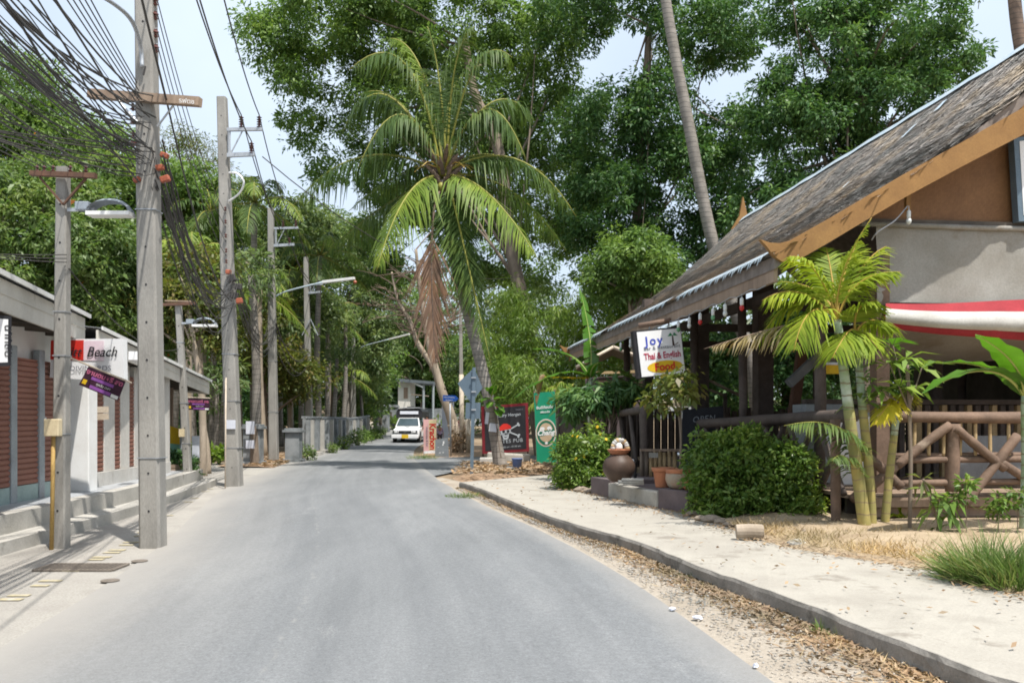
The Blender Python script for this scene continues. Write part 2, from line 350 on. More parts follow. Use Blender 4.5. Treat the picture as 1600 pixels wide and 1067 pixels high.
M['frond_areca'] = leafm('frond_areca', [(0.17, 0.25, 0.022), (0.23, 0.31, 0.03), (0.30, 0.36, 0.045)], 0.35, 0.55, spec=0.2)
M['frond_yellow'] = leafm('frond_yellow', [(0.42, 0.40, 0.03), (0.5, 0.45, 0.05)], 0.35, 0.4)
M['frond_dry'] = leafm('frond_dry', [(0.30, 0.24, 0.14), (0.38, 0.32, 0.2), (0.25, 0.2, 0.08)], 0.2, 0.7)
M['frond_brown'] = leafm('frond_brown', [(0.20, 0.12, 0.08), (0.27, 0.17, 0.115), (0.16, 0.09, 0.06)], 0.12, 0.8)
M['banana'] = leafm('banana', [(0.075, 0.19, 0.02), (0.10, 0.23, 0.025)], 0.35, 0.35, spec=0.5)
M['banana_yellow'] = leafm('banana_yellow', [(0.48, 0.36, 0.02), (0.45, 0.32, 0.02)], 0.3, 0.5)
M['banana_dead'] = leafm('banana_dead', [(0.42, 0.30, 0.18), (0.36, 0.25, 0.15)], 0.15, 0.8)
M['rachis'] = pm('rachis', (0.30, 0.29, 0.06), (0.24, 0.24, 0.05), 3, 0.5, 0.0)
M['rachis_orange'] = pm('rachis_orange', (0.42, 0.27, 0.05), (0.36, 0.25, 0.05), 3, 0.5, 0.0)
M['banana_rib'] = pm('banana_rib', (0.36, 0.40, 0.13), (0.3, 0.34, 0.1), 3, 0.5, 0.0)
M['grass'] = leafm('grass', [(0.08, 0.15, 0.035), (0.13, 0.21, 0.055), (0.2, 0.27, 0.09), (0.3, 0.28, 0.14)], 0.3, 0.5)
M['dry_grass'] = leafm('dry_grass', [(0.34, 0.25, 0.14), (0.43, 0.34, 0.20), (0.27, 0.19, 0.11)], 0.15, 0.8)
M['dead_leaf'] = leafm('dead_leaf', [(0.25, 0.165, 0.10), (0.33, 0.24, 0.155), (0.17, 0.11, 0.07), (0.39, 0.31, 0.215)], 0.1, 0.8)
def cane_material(name, c1, c2, ring, freq):
    m, nt, b = nodes(name)
    v = coord(nt)
    sep = nt.nodes.new('ShaderNodeSeparateXYZ'); nt.links.new(v, sep.inputs[0])
    w = nt.nodes.new('ShaderNodeMath'); w.operation = 'MULTIPLY_ADD'; w.inputs[1].default_value = freq
    nt.links.new(sep.outputs[2], w.inputs[0]); nt.links.new(noise(nt, v, 2), w.inputs[2])
    fr = nt.nodes.new('ShaderNodeMath'); fr.operation = 'FRACT'; nt.links.new(w.outputs[0], fr.inputs[0])
    col = ramp(nt, noise(nt, v, 3), [(0.38, c1), (0.62, c2)])
    col = mixc(nt, ramp(nt, fr.outputs[0], [(0.82, (0, 0, 0)), (0.88, (1, 1, 1)), (0.97, (1, 1, 1)), (1.0, (0, 0, 0))]), col, ring)
    nt.links.new(col, b.inputs['Base Color']); b.inputs['Roughness'].default_value = 0.8
    bump(nt, b, fr.outputs[0], 0.5, 0.02); return m
M['palm_trunk'] = cane_material('palm_trunk', (0.30, 0.27, 0.235), (0.20, 0.18, 0.155), (0.13, 0.115, 0.10), 6)
M['palm_trunk_brown'] = cane_material('palm_trunk_brown', (0.22, 0.15, 0.11), (0.14, 0.10, 0.075), (0.08, 0.06, 0.05), 7)
M['areca_cane'] = cane_material('areca_cane', (0.42, 0.34, 0.11), (0.26, 0.25, 0.09), (0.26, 0.2, 0.1), 7)
M['areca_cane_pale'] = cane_material('areca_cane_pale', (0.46, 0.52, 0.44), (0.20, 0.29, 0.12), (0.22, 0.2, 0.12), 7)
# ---------------------------------------------------------------- ground, roads, pavements
def ground_material(name, c1, c2, c3, grit, scale=0.6, patch=None, gm=0.35, bs=0.6):
    m, nt, b = nodes(name); v = coord(nt, world=True)
    col = ramp(nt, noise(nt, v, scale, 6), [(0.36, c1), (0.52, c2), (0.68, c3)])
    g = noise(nt, v, grit, 5, 0.75)
    col = mixc(nt, gm, col, ramp(nt, g, [(0.3, (0.2, 0.2, 0.2)), (0.7, (0.85, 0.85, 0.85))]), 'OVERLAY')
    if patch:
        col = mixc(nt, ramp(nt, noise(nt, v, patch[0], 6, 0.7), [(patch[2], (0, 0, 0)), (patch[2] + 0.1, (1, 1, 1))]), col, patch[1])
    nt.links.new(col, b.inputs['Base Color']); b.inputs['Roughness'].default_value = 0.95; b.inputs['Specular IOR Level'].default_value = 0.15
    bump(nt, b, g, bs, 0.02); return m
M['dirt'] = ground_material('dirt', (0.16, 0.115, 0.075), (0.24, 0.18, 0.12), (0.30, 0.235, 0.16), 30)
M['sandy'] = ground_material('sandy', (0.32, 0.275, 0.22), (0.38, 0.335, 0.275), (0.29, 0.24, 0.19), 45, 0.9, (1.4, (0.26, 0.19, 0.12), 0.6))
M['pale_pavement'] = ground_material('pale_pavement', (0.335, 0.31, 0.268), (0.375, 0.35, 0.302), (0.29, 0.266, 0.228), 55, 0.8, (1.4, (0.245, 0.22, 0.185), 0.57), 0.2, 0.3)
M['left_pavement'] = ground_material('left_pavement', (0.325, 0.305, 0.275), (0.365, 0.345, 0.31), (0.285, 0.268, 0.242), 50, 0.8, (0.9, (0.40, 0.375, 0.335), 0.58))
M['yard_soil'] = ground_material('yard_soil', (0.34, 0.26, 0.175), (0.42, 0.33, 0.225), (0.26, 0.19, 0.12), 40, 1.1)
M['litter_soil'] = ground_material('litter_soil', (0.26, 0.175, 0.11), (0.36, 0.25, 0.165), (0.18, 0.12, 0.08), 35, 1.5)
def asphalt():
    m, nt, b = nodes('asphalt'); v = coord(nt, world=True)
    big = noise(nt, coord(nt, (0.9, 0.22, 1), True), 0.9, 6, 0.6)
    col = ramp(nt, big, [(0.33, (0.154, 0.160, 0.164)), (0.55, (0.184, 0.190, 0.194)), (0.72, (0.227, 0.231, 0.232))])
    fine = noise(nt, v, 70, 4, 0.8)
    at0 = nt.nodes.new('ShaderNodeAttribute'); at0.attribute_name = 'across'; sp0 = nt.nodes.new('ShaderNodeSeparateXYZ'); nt.links.new(v, sp0.inputs[0])
    cb = nt.nodes.new('ShaderNodeCombineXYZ'); nt.links.new(at0.outputs['Fac'], cb.inputs[0]); nt.links.new(sp0.outputs[1], cb.inputs[1])
    mp0 = nt.nodes.new('ShaderNodeMapping'); mp0.inputs['Scale'].default_value = (13, 0.1, 1); nt.links.new(cb.outputs[0], mp0.inputs[0])
    streak = noise(nt, mp0.outputs[0], 1.0, 5, 0.6)      # tyre-polished and dusty lengthwise bands
    col = mixc(nt, 0.3, col, ramp(nt, streak, [(0.35, (0.36, 0.37, 0.38)), (0.65, (0.66, 0.66, 0.65))]), 'OVERLAY')
    coarse = noise(nt, v, 24, 5, 0.75)
    col = mixc(nt, 0.3, col, ramp(nt, coarse, [(0.35, (0.3, 0.3, 0.3)), (0.65, (0.72, 0.72, 0.72))]), 'OVERLAY')
    col = mixc(nt, 0.5, col, ramp(nt, fine, [(0.3, (0.22, 0.22, 0.22)), (0.7, (0.8, 0.8, 0.8))]), 'OVERLAY')
    vo = nt.nodes.new('ShaderNodeTexVoronoi'); vo.inputs['Scale'].default_value = 26; nt.links.new(v, vo.inputs['Vector'])
    spk = ramp(nt, vo.outputs['Distance'], [(0.05, (1, 1, 1)), (0.1, (0, 0, 0))])
    gate = ramp(nt, noise(nt, v, 5, 3), [(0.5, (0, 0, 0)), (0.65, (1, 1, 1))])
    col = mixc(nt, mixc(nt, 1.0, spk, gate, 'MULTIPLY'), col, (0.42, 0.42, 0.41))
    # worn stony patches
    wear = ramp(nt, noise(nt, coord(nt, (1, 0.45, 1), True), 1.3, 7, 0.75), [(0.6, (0, 0, 0)), (0.74, (1, 1, 1))])
    col = mixc(nt, mixc(nt, 1.0, wear, ramp(nt, fine, [(0.42, (0, 0, 0)), (0.6, (0.55, 0.55, 0.55))]), 'MULTIPLY'), col, (0.40, 0.40, 0.385))
    at = nt.nodes.new('ShaderNodeAttribute'); at.attribute_name = 'across'
    # a thin wandering crack along the lane
    sep = nt.nodes.new('ShaderNodeSeparateXYZ'); nt.links.new(coord(nt, world=True), sep.inputs[0])
    wob = nt.nodes.new('ShaderNodeMath'); wob.operation = 'MULTIPLY_ADD'; wob.inputs[1].default_value = 0.05
    nt.links.new(noise(nt, coord(nt, (1, 1, 1), True), 2.2, 5, 0.7), wob.inputs[0]); nt.links.new(at.outputs['Fac'], wob.inputs[2])
    line = ramp(nt, wob.outputs[0], [(0.4085, (0, 0, 0)), (0.4105, (1, 1, 1)), (0.4125, (1, 1, 1)), (0.4145, (0, 0, 0))])
    brk = ramp(nt, noise(nt, v, 4, 5), [(0.46, (0, 0, 0)), (0.66, (0.8, 0.8, 0.8))])
    col = mixc(nt, mixc(nt, 1.0, line, brk, 'MULTIPLY'), col, (0.29, 0.285, 0.27))
    # dust blown in from both edges
    dn = nt.nodes.new('ShaderNodeMath'); dn.operation = 'MULTIPLY_ADD'; dn.inputs[1].default_value = 0.16
    nt.links.new(noise(nt, coord(nt, (1, 0.4, 1), True), 1.1, 6, 0.65), dn.inputs[0]); nt.links.new(at.outputs['Fac'], dn.inputs[2])
    dv = nt.nodes.new('ShaderNodeMath'); dv.operation = 'MULTIPLY'; dv.inputs[1].default_value = 1 / 1.25; nt.links.new(dn.outputs[0], dv.inputs[0])
    dust = ramp(nt, dv.outputs[0], [(0.06, (0.9, 0.9, 0.9)), (0.19, (0.22, 0.22, 0.22)), (0.34, (0, 0, 0)), (0.80, (0, 0, 0)), (0.885, (0.62, 0.62, 0.62))])
    col = mixc(nt, dust, col, (0.345, 0.325, 0.295))
    nt.links.new(col, b.inputs['Base Color']); b.inputs['Roughness'].default_value = 0.85; b.inputs['Specular IOR Level'].default_value = 0.25
    bump(nt, b, fine, 0.5, 0.01); return m
M['asphalt'] = asphalt()

M['iron'] = pm('iron', (0.20, 0.17, 0.14), (0.14, 0.12, 0.10), 12, 0.8, 0.3)
xs = sorted(set([-160, -100, -60, -40] + list(range(-30, 31, 3)) + [40, 60, 100, 160]))
ys = sorted(set([-40, -20] + list(range(-10, 100, 3)) + [110, 125, 150, 200, 300]))
mb = MB(); mb.grid([[(x, y, th(y) - 0.04 - (0.02 if abs(x) > 20 else 0)) for x in xs] for y in ys])
tag(mb.build('ground', M['dirt'], smooth=True), kind='structure')

EDGE_L = [(-15, -2.2), (0, -2.75), (5.9, -3.35), (10.3, -4.1), (14.5, -5.1), (19.3, -6.2), (26.6, -7.25), (36, -8.3), (47.7, -9.3), (60, -10.0), (72, -10.2), (84, -9.0), (91, -4.5), (97, 6), (99, 22)]
EDGE_R = [(-15, 3.7), (0, 2.1), (5.1, 1.5), (8.43, 1.11), (12.07, 0.43), (15.7, -0.45), (21.9, -1.72), (28, -2.75), (35.6, -3.9), (48, -5.1), (61, -5.6), (70, -4.9), (77, -2.5), (82, 6), (84, 22)]
L_ = spline([(x, y, 0) for y, x in EDGE_L], 6); R_ = spline([(x, y, 0) for y, x in EDGE_R], 6)
NC = 14
rows = []; acr = []
for a, b_ in zip(L_, R_):
    r_ = []
    for k in range(NC + 1):
        t = k / NC; p = a.lerp(b_, t); p.z = th(p.y) + 0.012 + 0.03 * math.sin(math.pi * t); r_.append(p); acr.append(t)
    rows.append(r_)
mb = MB(); mb.grid(rows)
road = tag(mb.build('road', M['asphalt'], smooth=True), kind='structure')
at = road.data.attributes.new('across', 'FLOAT', 'POINT'); at.data.foreach_set('value', acr)
# side road that leaves to the right before the bend
near = [(-2.15, 23.6), (-1.5, 26.5), (-0.2, 29), (3, 31.2), (14, 36)]; far = [(-4.6, 36.6), (-3.2, 37.6), (-0.5, 38.6), (4, 40.5), (15, 46)]
mb = MB(); mb.grid([[Vector((*near[i], 0.008)).lerp(Vector((*far[i], 0.008)), t / 5) for t in range(6)] for i in range(5)])
sr = tag(mb.build('side_road', M['asphalt']), kind='structure')
at = sr.data.attributes.new('across', 'FLOAT', 'POINT'); at.data.foreach_set('value', [0.5] * 30)
# left pavement: flush with the road, dusty concrete
mb = MB()
outer = {-15: -9, 0: -9, 5.9: -9, 10.3: -9, 14.5: -9.5, 19.3: -12, 26.6: -13, 31: -12.5}
prow = []
for y, x in EDGE_L[:7] + [(31, -7.8)]:
    prow.append([Vector((x + 0.35 - k * (x + 0.35 - outer[y]) / 6, y, 0.003)) for k in range(7)])
mb.grid(prow); tag(mb.build('left_pavement', M['left_pavement']), kind='structure')
# right footpath with its kerb
KERB = [(719, 753), (752, 763), (827, 795), (910, 823), (959, 834), (1015, 853), (1090, 885), (1187, 917), (1281, 952), (1375, 990), (1469, 1024), (1562, 1061)]
kp = [G(x, y, 0.15) for x, y in KERB] + [Vector((3.1, 3.6, 0.15)), Vector((3.75, 0, 0.15)), Vector((5.2, -10, 0.15))]
INNER = [(865, 741), (905, 764), (940, 773), (985, 786), (1040, 797), (1073, 802), (1120, 817), (1175, 838), (1250, 858), (1450, 890), (1530, 908), (1600, 930)]
ip = [G(x, y, 0.15) for x, y in INNER] + [Vector((4.75, 5, 0.15)), Vector((5.6, 0, 0.15)), Vector((7.0, -10, 0.15))]
ks = spline(kp, 5); isx = spline(ip, 5)
for _ in range(6):
    ks = [ks[0]] + [(a + b_ * 2 + c) / 4 for a, b_, c in zip(ks[:-2], ks[1:-1], ks[2:])] + [ks[-1]]
rk = random.Random(3)
for i, p in enumerate(ks):                                # broken, uneven kerb edge
    p.x += rk.uniform(-0.008, 0.008); p.z += rk.uniform(-0.006, 0.003)
mb = MB(); mb.grid([[a.lerp(b_, t / 6) + Vector((0, 0, 0.004 * math.sin(3 * t + i))) * (0 if t in (0, 6) else 1) for t in range(7)] for i, (a, b_) in enumerate(zip(ks, isx))])
fp = tag(mb.build('footpath', M['pale_pavement'], smooth=False), kind='structure')
mb = MB()
mb.grid([[p + Vector((-0.004, 0, 0.004)), p + Vector((-0.012 - 0.01 * rk.random(), 0, -0.025)), p + Vector((-0.012 - 0.012 * rk.random(), 0, -0.09)), p + Vector((-0.015 - 0.02 * rk.random(), 0, -0.22))] for p in ks])
mb.grid([[p + Vector((0.0, 0, 0.004)), p + Vector((0.012, 0, 0.004))] for p in ks])
mb.add([ks[0] + Vector((0, 0.02, 0)), isx[0] + Vector((0, 0.02, 0)), isx[0] + Vector((0, 0.03, -0.2)), ks[0] + Vector((0, 0.03, -0.2))], [(0, 1, 2, 3)])
link_k = mb.build('kerb', M['kerb_face'], fp)
# sandy shoulder between asphalt and kerb
Rk = [p for p in R_ if p.y < 23.5]
def at_y(line, y):
    for a, b_ in zip(line[:-1], line[1:]):
        if (a.y - y) * (b_.y - y) <= 0 and a.y != b_.y: return a.lerp(b_, (y - a.y) / (b_.y - a.y))
    return line[-1]
ys_ = [-9 + 0.4 * i for i in range(81)]
rows = []
for y in ys_:
    a = at_y(R_, y).copy(); b_ = at_y(ks, min(y, 19.4)).copy() if y < 19.45 else Vector((at_y(R_, y).x + 0.9 - 0.18 * (y - 19.4), y, 0))
    a.z = 0.009; b_.z = -0.012
    rows.append([a.lerp(b_, t / 6) + Vector((-0.15 if t == 0 else 0.06 if t == 6 else 0, 0, 0.022 * math.sin(math.pi * t / 6))) for t in range(7)])
mb = MB(); mb.grid(rows); tag(mb.build('shoulder', M['sandy'], smooth=True), kind='structure')
# yard on the right, rising a little behind the footpath
rows = []
for i, p in enumerate(isx):
    rows.append([p + Vector((d, 0.12 * d, (-0.03 if d == 0 else min(0.1, d * 0.12)) + (0.03 * math.sin(i * 1.3 + d) if 0 < d < 4 else 0))) for d in (-0.05, 0.3, 0.8, 1.5, 2.5, 4, 7, 12, 25)])
mb = MB(); mb.grid(rows); tag(mb.build('yard', M['yard_soil'], smooth=True), kind='structure')
# litter-covered bank at the side road corner
rows = []
for i in range(9):
    y = 21.6 + i * 0.85
    x0 = -1.55 + 0.02 * i + 0.12 * math.sin(i * 1.7); x1 = 3.4 + 0.2 * i
    rows.append([Vector((x0 + (x1 - x0) * t / 8, y, -0.03 if t == 0 or i == 0 else 0.02 + 0.14 * math.sin(math.pi * min(1, t / 8 * 2.2) / 2) * math.sin(math.pi * (i + 0.3) / 9) + 0.02 * math.sin(i * 2 + t * 3))) for t in range(9)])
mb = MB(); mb.grid(rows); tag(mb.build('litter_bank', M['litter_soil'], smooth=True), kind='structure')
# island of scruffy ground at the far corner of the side road
rows = []
for i in range(6):
    y = 35.0 + i * 2.4
    rows.append([Vector((-4.05 - 0.14 * i * 1.0 + (0.2 if i else 0.5) + k * 1.35, y + k * 0.45, -0.03 if k == 0 or i == 0 else 0.02 + 0.12 * math.sin(math.pi * min(1, (k + 0.2) / 4)))) for k in range(8)])
mb = MB(); mb.grid(rows); tag(mb.build('verge', M['litter_soil'], smooth=True), kind='structure')
# sandy drive beyond the bend on the left
mb = MB(); mb.grid([[Vector((x, y, th(y) + 0.006)) for x in (-16, -13, -11.5, -10.0)] for y in (66, 69, 72, 76, 80)])
tag(mb.build('driveway', M['sandy']), kind='structure')
# strip of dead leaves along the wall on the left
mb = MB(); mb.grid([[Vector((at_y(L_, y).x - 0.05 - k * 0.45, y, th(y) + 0.004 + 0.05 * (k > 0))) for k in range(5)] for y in (28, 32, 36, 40, 44, 48, 52, 56, 60, 64)])
tag(mb.build('verge', M['litter_soil']), kind='structure')

# yellow dashes on the low left kerb
dl = spline([G(16, 938), G(140, 880), G(205, 848), G(262, 806), G(330, 762)], 8)
pl = bpy.data.objects['left_pavement']
for i in range(0, len(dl) - 1):
    c = dl[i] if i % 2 == 0 else dl[i].lerp(dl[i + 1], 0.1)
    if rk.random() < 0.12: continue
    w = rk.uniform(0.13, 0.2)
    if i % 3 == 2: continue
    mb = MB(); mb.box((c.x, c.y, 0.011), (w, 0.07 + 0.03 * rk.random(), 0.004)); mb.build('painted_dash', M['road_yellow'], pl)
# drain grate let into the pavement
g0 = G(128, 888)
t = thing('drain_grate', (g0.x, g0.y, 0.004), 'rusty iron drain grate let into the pavement beside the road', 'drain')
part('frame', M['iron'], t, lambda m: [m.box((g0.x + dx, g0.y + dy, 0.016), s) for dx, dy, s in ((0, -0.2, (0.78, 0.03, 0.016)), (0, 0.2, (0.78, 0.03, 0.016)), (-0.39, 0, (0.03, 0.37, 0.016)), (0.39, 0, (0.03, 0.37, 0.016)))])
part('pit', M['dark_soffit'], t, lambda m: m.box((g0.x, g0.y, 0.006), (0.74, 0.36, 0.006)))
for i in range(17):
    part('bar', M['iron'], t, lambda m: m.box((g0.x - 0.35 + i * 0.0437, g0.y, 0.017), (0.016, 0.36, 0.012)))
# dark sunken cover patches in the asphalt edge
for (x, y, w) in ((218, 879, 0.085), (172, 910, 0.085)):
    c = G(x, y); mb = MB(); mb.lathe((c.x, c.y, 0.02), [(w, 0), (w * 0.96, 0.006), (w * 0.5, 0.007)], 14)
    tag(mb.build('valve_cover', M['iron']), 'small dark valve cover in the asphalt nearer the camera' if y > 900 else 'small dark valve cover in the asphalt by the tall concrete pole', 'cover')
# ---------------------------------------------------------------- shop row on the left
def shop_dir(a, b_): return (b_ - a).normalized()
PL = 0.38
# raised walkway with two steps
fr = [Vector((-4.9, 3, 0)), Vector((-5.35, 7, 0)), Vector((-5.62, 9.7, 0)), Vector((-5.75, 12, 0)), Vector((-5.95, 14.6, 0)), Vector((-6.25, 17.2, 0)), Vector((-6.75, 20.5, 0))]
w = thing('shop_walkway', (-6.6, 12, 0), 'raised concrete walkway with two worn steps before the shuttered shops', 'walkway')
w['kind'] = 'structure'
def slab(m, off, z0, z1, back):
    r1 = [p + Vector((off, 0, 0)) for p in fr]
    m.grid([[p + Vector((0, 0, z0)), p + Vector((0, 0, z1)), p + Vector((back, 0, z1))] for p in r1])
    a, b_ = r1[-1], r1[0]
    m.add([a + Vector((0, 0, z0)), a + Vector((back, 0, z0)), a + Vector((back, 0, z1)), a + Vector((0, 0, z1))], [(0, 1, 2, 3)])
part('lower_step', M['concrete'], w, lambda m: slab(m, 0, -0.02, 0.15, -0.6))
part('upper_step', M['concrete'], w, lambda m: slab(m, -0.32, 0.1, PL, -0.22))
part('tiled_floor', M['tile_floor'], w, lambda m: slab(m, -0.53, 0.2, PL + 0.004, -4.5))

def shutter(m, a, b_, z0, z1, step=0.075, depth=0.022):
    d = (b_ - a); n = Vector((d.y, -d.x, 0)).normalized()          # towards the road
    if n.x < 0: n = -n
    rows = []; z = z0
    while z < z1:
        for f, dz in ((0, 0), (1, 0.25), (1, 0.75)):
            rows.append([Vector((p.x, p.y, min(z + dz * step, z1))) + n * depth * f for p in (a, b_)])
        z += step
    m.grid(rows)
def wall_pt(Y): return Vector((-6.72 - 0.085 * (Y - 12), Y, 0))
def pillar(name, Y, w_, mat, par, z0=PL, z1=2.75, proud=0.06):
    c = wall_pt(Y); part(name, mat, par, lambda m: m.box((c.x, c.y, (z0 + z1) / 2), (0.1, w_, z1 - z0)), bevel=0.01)

M['pier'] = pm('pier', (0.58, 0.56, 0.52), (0.48, 0.46, 0.42), 2, 0.8, 0.15, stretch=(1, 1, 0.4), stain=(3, (0.36, 0.33, 0.28), 0.62))
# near unit: brown shutters, grey columns, deep eave
s1 = thing('shuttered_shop', (-7.2, 10, 0), 'nearest closed shop with brown roller shutters under a pale sheet-metal eave', 'shop')
E0, E1 = P(0, 487, 9.9), P(129, 534, 13.75); ed = shop_dir(E0, E1)
E0 = E0 - ed * 6; 
def eave_roof(par, A, B, wid, rise, face, over, mats, mirror=-1):
    """A,B lower fascia corners; fascia board, sheet edge, sloping sheet roof and dark soffit"""
    d = (B - A).normalized(); n = Vector((d.y, -d.x, 0)).normalized()
    if n.x < 0: n = -n
    part('fascia', mats[0], par, lambda m: m.prism([A, B, B + UP * face, A + UP * face], n * 0.035))
    part('fascia_strip', mats[0], par, lambda m: m.prism([A + UP * face * 0.52 + n * 0.036, B + UP * face * 0.52 + n * 0.036, B + UP * face * 0.56 + n * 0.036, A + UP * face * 0.56 + n * 0.036], n * 0.012))
    back = -n * wid + UP * rise
    rows = []
    nx = int((B - A).length / 0.12)
    for i in range(nx + 1):
        p = A + (B - A) * (i / nx) + UP * (face + 0.03 + 0.018 * (i % 2)) + n * over
        rows.append([p, p + back])
    part('roof_sheet', mats[1], par, lambda m: m.grid(rows))
    part('roof_edge', mats[2], par, lambda m: m.prism([A + UP * (face + 0.002) + n * (over + 0.004), B + UP * (face + 0.002) + n * (over + 0.004), B + UP * (face + 0.06) + n * (over + 0.004), A + UP * (face + 0.06) + n * (over + 0.004)], n * 0.02))
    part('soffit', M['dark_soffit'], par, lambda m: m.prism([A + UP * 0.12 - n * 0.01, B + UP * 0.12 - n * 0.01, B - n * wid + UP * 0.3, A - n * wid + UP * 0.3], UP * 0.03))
    k = int((B - A).length / 0.7)
    for i in range(k + 1):
        p = A + (B - A) * ((i + 0.5) / (k + 1))
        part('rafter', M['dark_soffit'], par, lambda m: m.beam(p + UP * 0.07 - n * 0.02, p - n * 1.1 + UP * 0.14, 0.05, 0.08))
    part('end_board', mats[0], par, lambda m: m.prism([B, B - n * 1.3 + UP * 0.1, B - n * wid + UP * (rise + face), B + UP * face], d * 0.02))
eave_roof(s1, E0, E1, 4.2, 0.55, 0.36, 0.1, (M['fascia'], M['metal_sheet'], M['white_paint']))
def unit_shutter(par, Ya, Yb, z0, z1):
    a, b_ = wall_pt(Ya), wall_pt(Yb)
    part('roller_shutter', M['shutter'], par, lambda m: shutter(m, a, b_, z0, z1))
part('wall', M['white_paint'], s1, lambda m: m.prism([wall_pt(2) + Vector((-0.1, 0, 2.3)), wall_pt(13.5) + Vector((-0.1, 0, 2.3)), wall_pt(13.5) + Vector((-0.1, 0, 3.1)), wall_pt(2) + Vector((-0.1, 0, 3.1))], Vector((-0.12, 0, 0))))
part('side_wall', M['fascia'], s1, lambda m: m.prism([wall_pt(13.5) + Vector((-0.24, 0, PL)), wall_pt(13.5) + Vector((-4, 0, PL)), wall_pt(13.5) + Vector((-4, 0, 3.2)), wall_pt(13.5) + Vector((-0.24, 0, 3.05))], Vector((0, -0.1, 0))))
part('plinth', M['teal_plinth'], s1, lambda m: m.prism([wall_pt(2) + Vector((0.02, 0, PL)), wall_pt(13.42) + Vector((0.02, 0, PL)), wall_pt(13.42) + Vector((0.02, 0, 0.6)), wall_pt(2) + Vector((0.02, 0, 0.6))], Vector((-0.2, 0, 0))))
for Ya, Yb in ((5.2, 7.6), (7.8, 9.9), (10.05, 11.95), (12.1, 12.79), (12.95, 13.42)): unit_shutter(s1, Ya, Yb, 0.6, 2.35)
for Yc in (7.7, 9.98, 12.02, 12.87): pillar('column', Yc, 0.15, M['grey_blue'], s1, PL, 2.5)
# glass door between the two units
gd = wall_pt(14.15)
s2 = thing('white_shop', (-7.4, 17.5, 0), 'white shop with narrow brown shutters and a sagging pale eave beyond the first unit', 'shop')
part('glass_door', M['dark_glass'], s2, lambda m: m.prism([wall_pt(13.52) + Vector((-0.1, 0, PL + 0.12)), wall_pt(13.95) + Vector((-0.1, 0, PL + 0.12)), wall_pt(13.95) + Vector((-0.1, 0, 2.15)), wall_pt(13.52) + Vector((-0.1, 0, 2.15))], Vector((-0.05, 0, 0))))
part('door_head', M['white_gloss'], s2, lambda m: m.prism([wall_pt(13.52) + Vector((0.0, 0, 2.16)), wall_pt(13.95) + Vector((0.0, 0, 2.16)), wall_pt(13.95) + Vector((0.0, 0, 2.32)), wall_pt(13.52) + Vector((0.0, 0, 2.32))], Vector((-0.15, 0, 0))))
c = G(131, 778, PL)
part('white_column', M['white_paint'], s2, lambda m: m.box((-6.75, 14.1, (PL + 2.6) / 2), (0.32, 0.3, 2.6 - PL)), bevel=0.015)
part('plinth', M['pier'], s2, lambda m: m.prism([wall_pt(14.28) + Vector((0.08, 0, PL)), wall_pt(19.0) + Vector((0.08, 0, PL)), wall_pt(19.0) + Vector((0.08, 0, 0.62)), wall_pt(14.28) + Vector((0.08, 0, 0.62))], Vector((-0.3, 0, 0))))
for Yc, cw in ((15.52, 0.42), (16.3, 0.38), (17.02, 0.34), (18.1, 0.3), (18.85, 0.3)): pillar('column', Yc, cw, M['pier'], s2, 0.62, 2.5)
for Ya, Yb in ((14.3, 15.31), (15.73, 16.11), (16.49, 16.85), (17.19, 17.95), (18.25, 18.7)): unit_shutter(s2, Ya, Yb, 0.63, 2.3)
part('wall', M['fascia'], s2, lambda m: m.prism([wall_pt(13.5) + Vector((-0.1, 0, 2.25)), wall_pt(19) + Vector((-0.1, 0, 2.2)), wall_pt(19) + Vector((-0.1, 0, 2.6)), wall_pt(13.5) + Vector((-0.1, 0, 2.8))], Vector((-0.12, 0, 0))))
part('end_wall', M['fascia'], s2, lambda m: m.prism([wall_pt(19) + Vector((-0.05, 0.02, PL)), wall_pt(19) + Vector((-4.5, 0.02, PL)), wall_pt(19) + Vector((-4.5, 0.02, 2.5)), wall_pt(19) + Vector((-0.05, 0.02, 2.4))], Vector((0, -0.1, 0))))
F0, F1 = P(150, 545, 14.2), P(325, 616, 22.3)
eave_roof(s2, F0, F1, 4.0, 0.42, 0.30, 0.08, (M['fascia'], M['metal_sheet'], M['white_paint']))
# end post of the long eave
for (x, Y) in ((268, 21.0), (284, 20.6)):
    c = P(x, 700, Y); part('post', M['grey_blue'] if x == 284 else M['wood_old'], s2, lambda m: m.tube([(c.x, Y, 0.3), (c.x, Y, 2.25)], 0.045, 8))
# little white gutter box on the eave
gb = P(205, 560, 14.9)
part('gutter_box', M['white_gloss'], s2, lambda m: m.box(gb + Vector((0.12, 0, 0.02)), (0.2, 0.45, 0.14), Matrix.Rotation(rad(9), 3, 'Z') @ Matrix.Rotation(rad(-3), 3, 'X')))

def panel(name, quad, mat, par, th_=0.02):
    """flat board from four corners tl, tr, br, bl; thickness to the back"""
    tl, tr, br, bl = [Vector(q) for q in quad]
    n = (tr - tl).cross(bl - tl).normalized()
    return part(name, mat, par, lambda m: m.prism([tl, tr, br, bl], n * th_))
def face(quad, u, v, off=0.004):
    """point and frame on a board's face, u and v from 0..1 (v down)"""
    tl, tr, br, bl = [Vector(q) for q in quad]
    p = tl.lerp(tr, u).lerp(bl.lerp(br, u), v); r_ = (tr - tl).normalized(); d = (bl - tl).normalized(); n = r_.cross(-d).normalized()
    return (p + n * off, r_, -d)
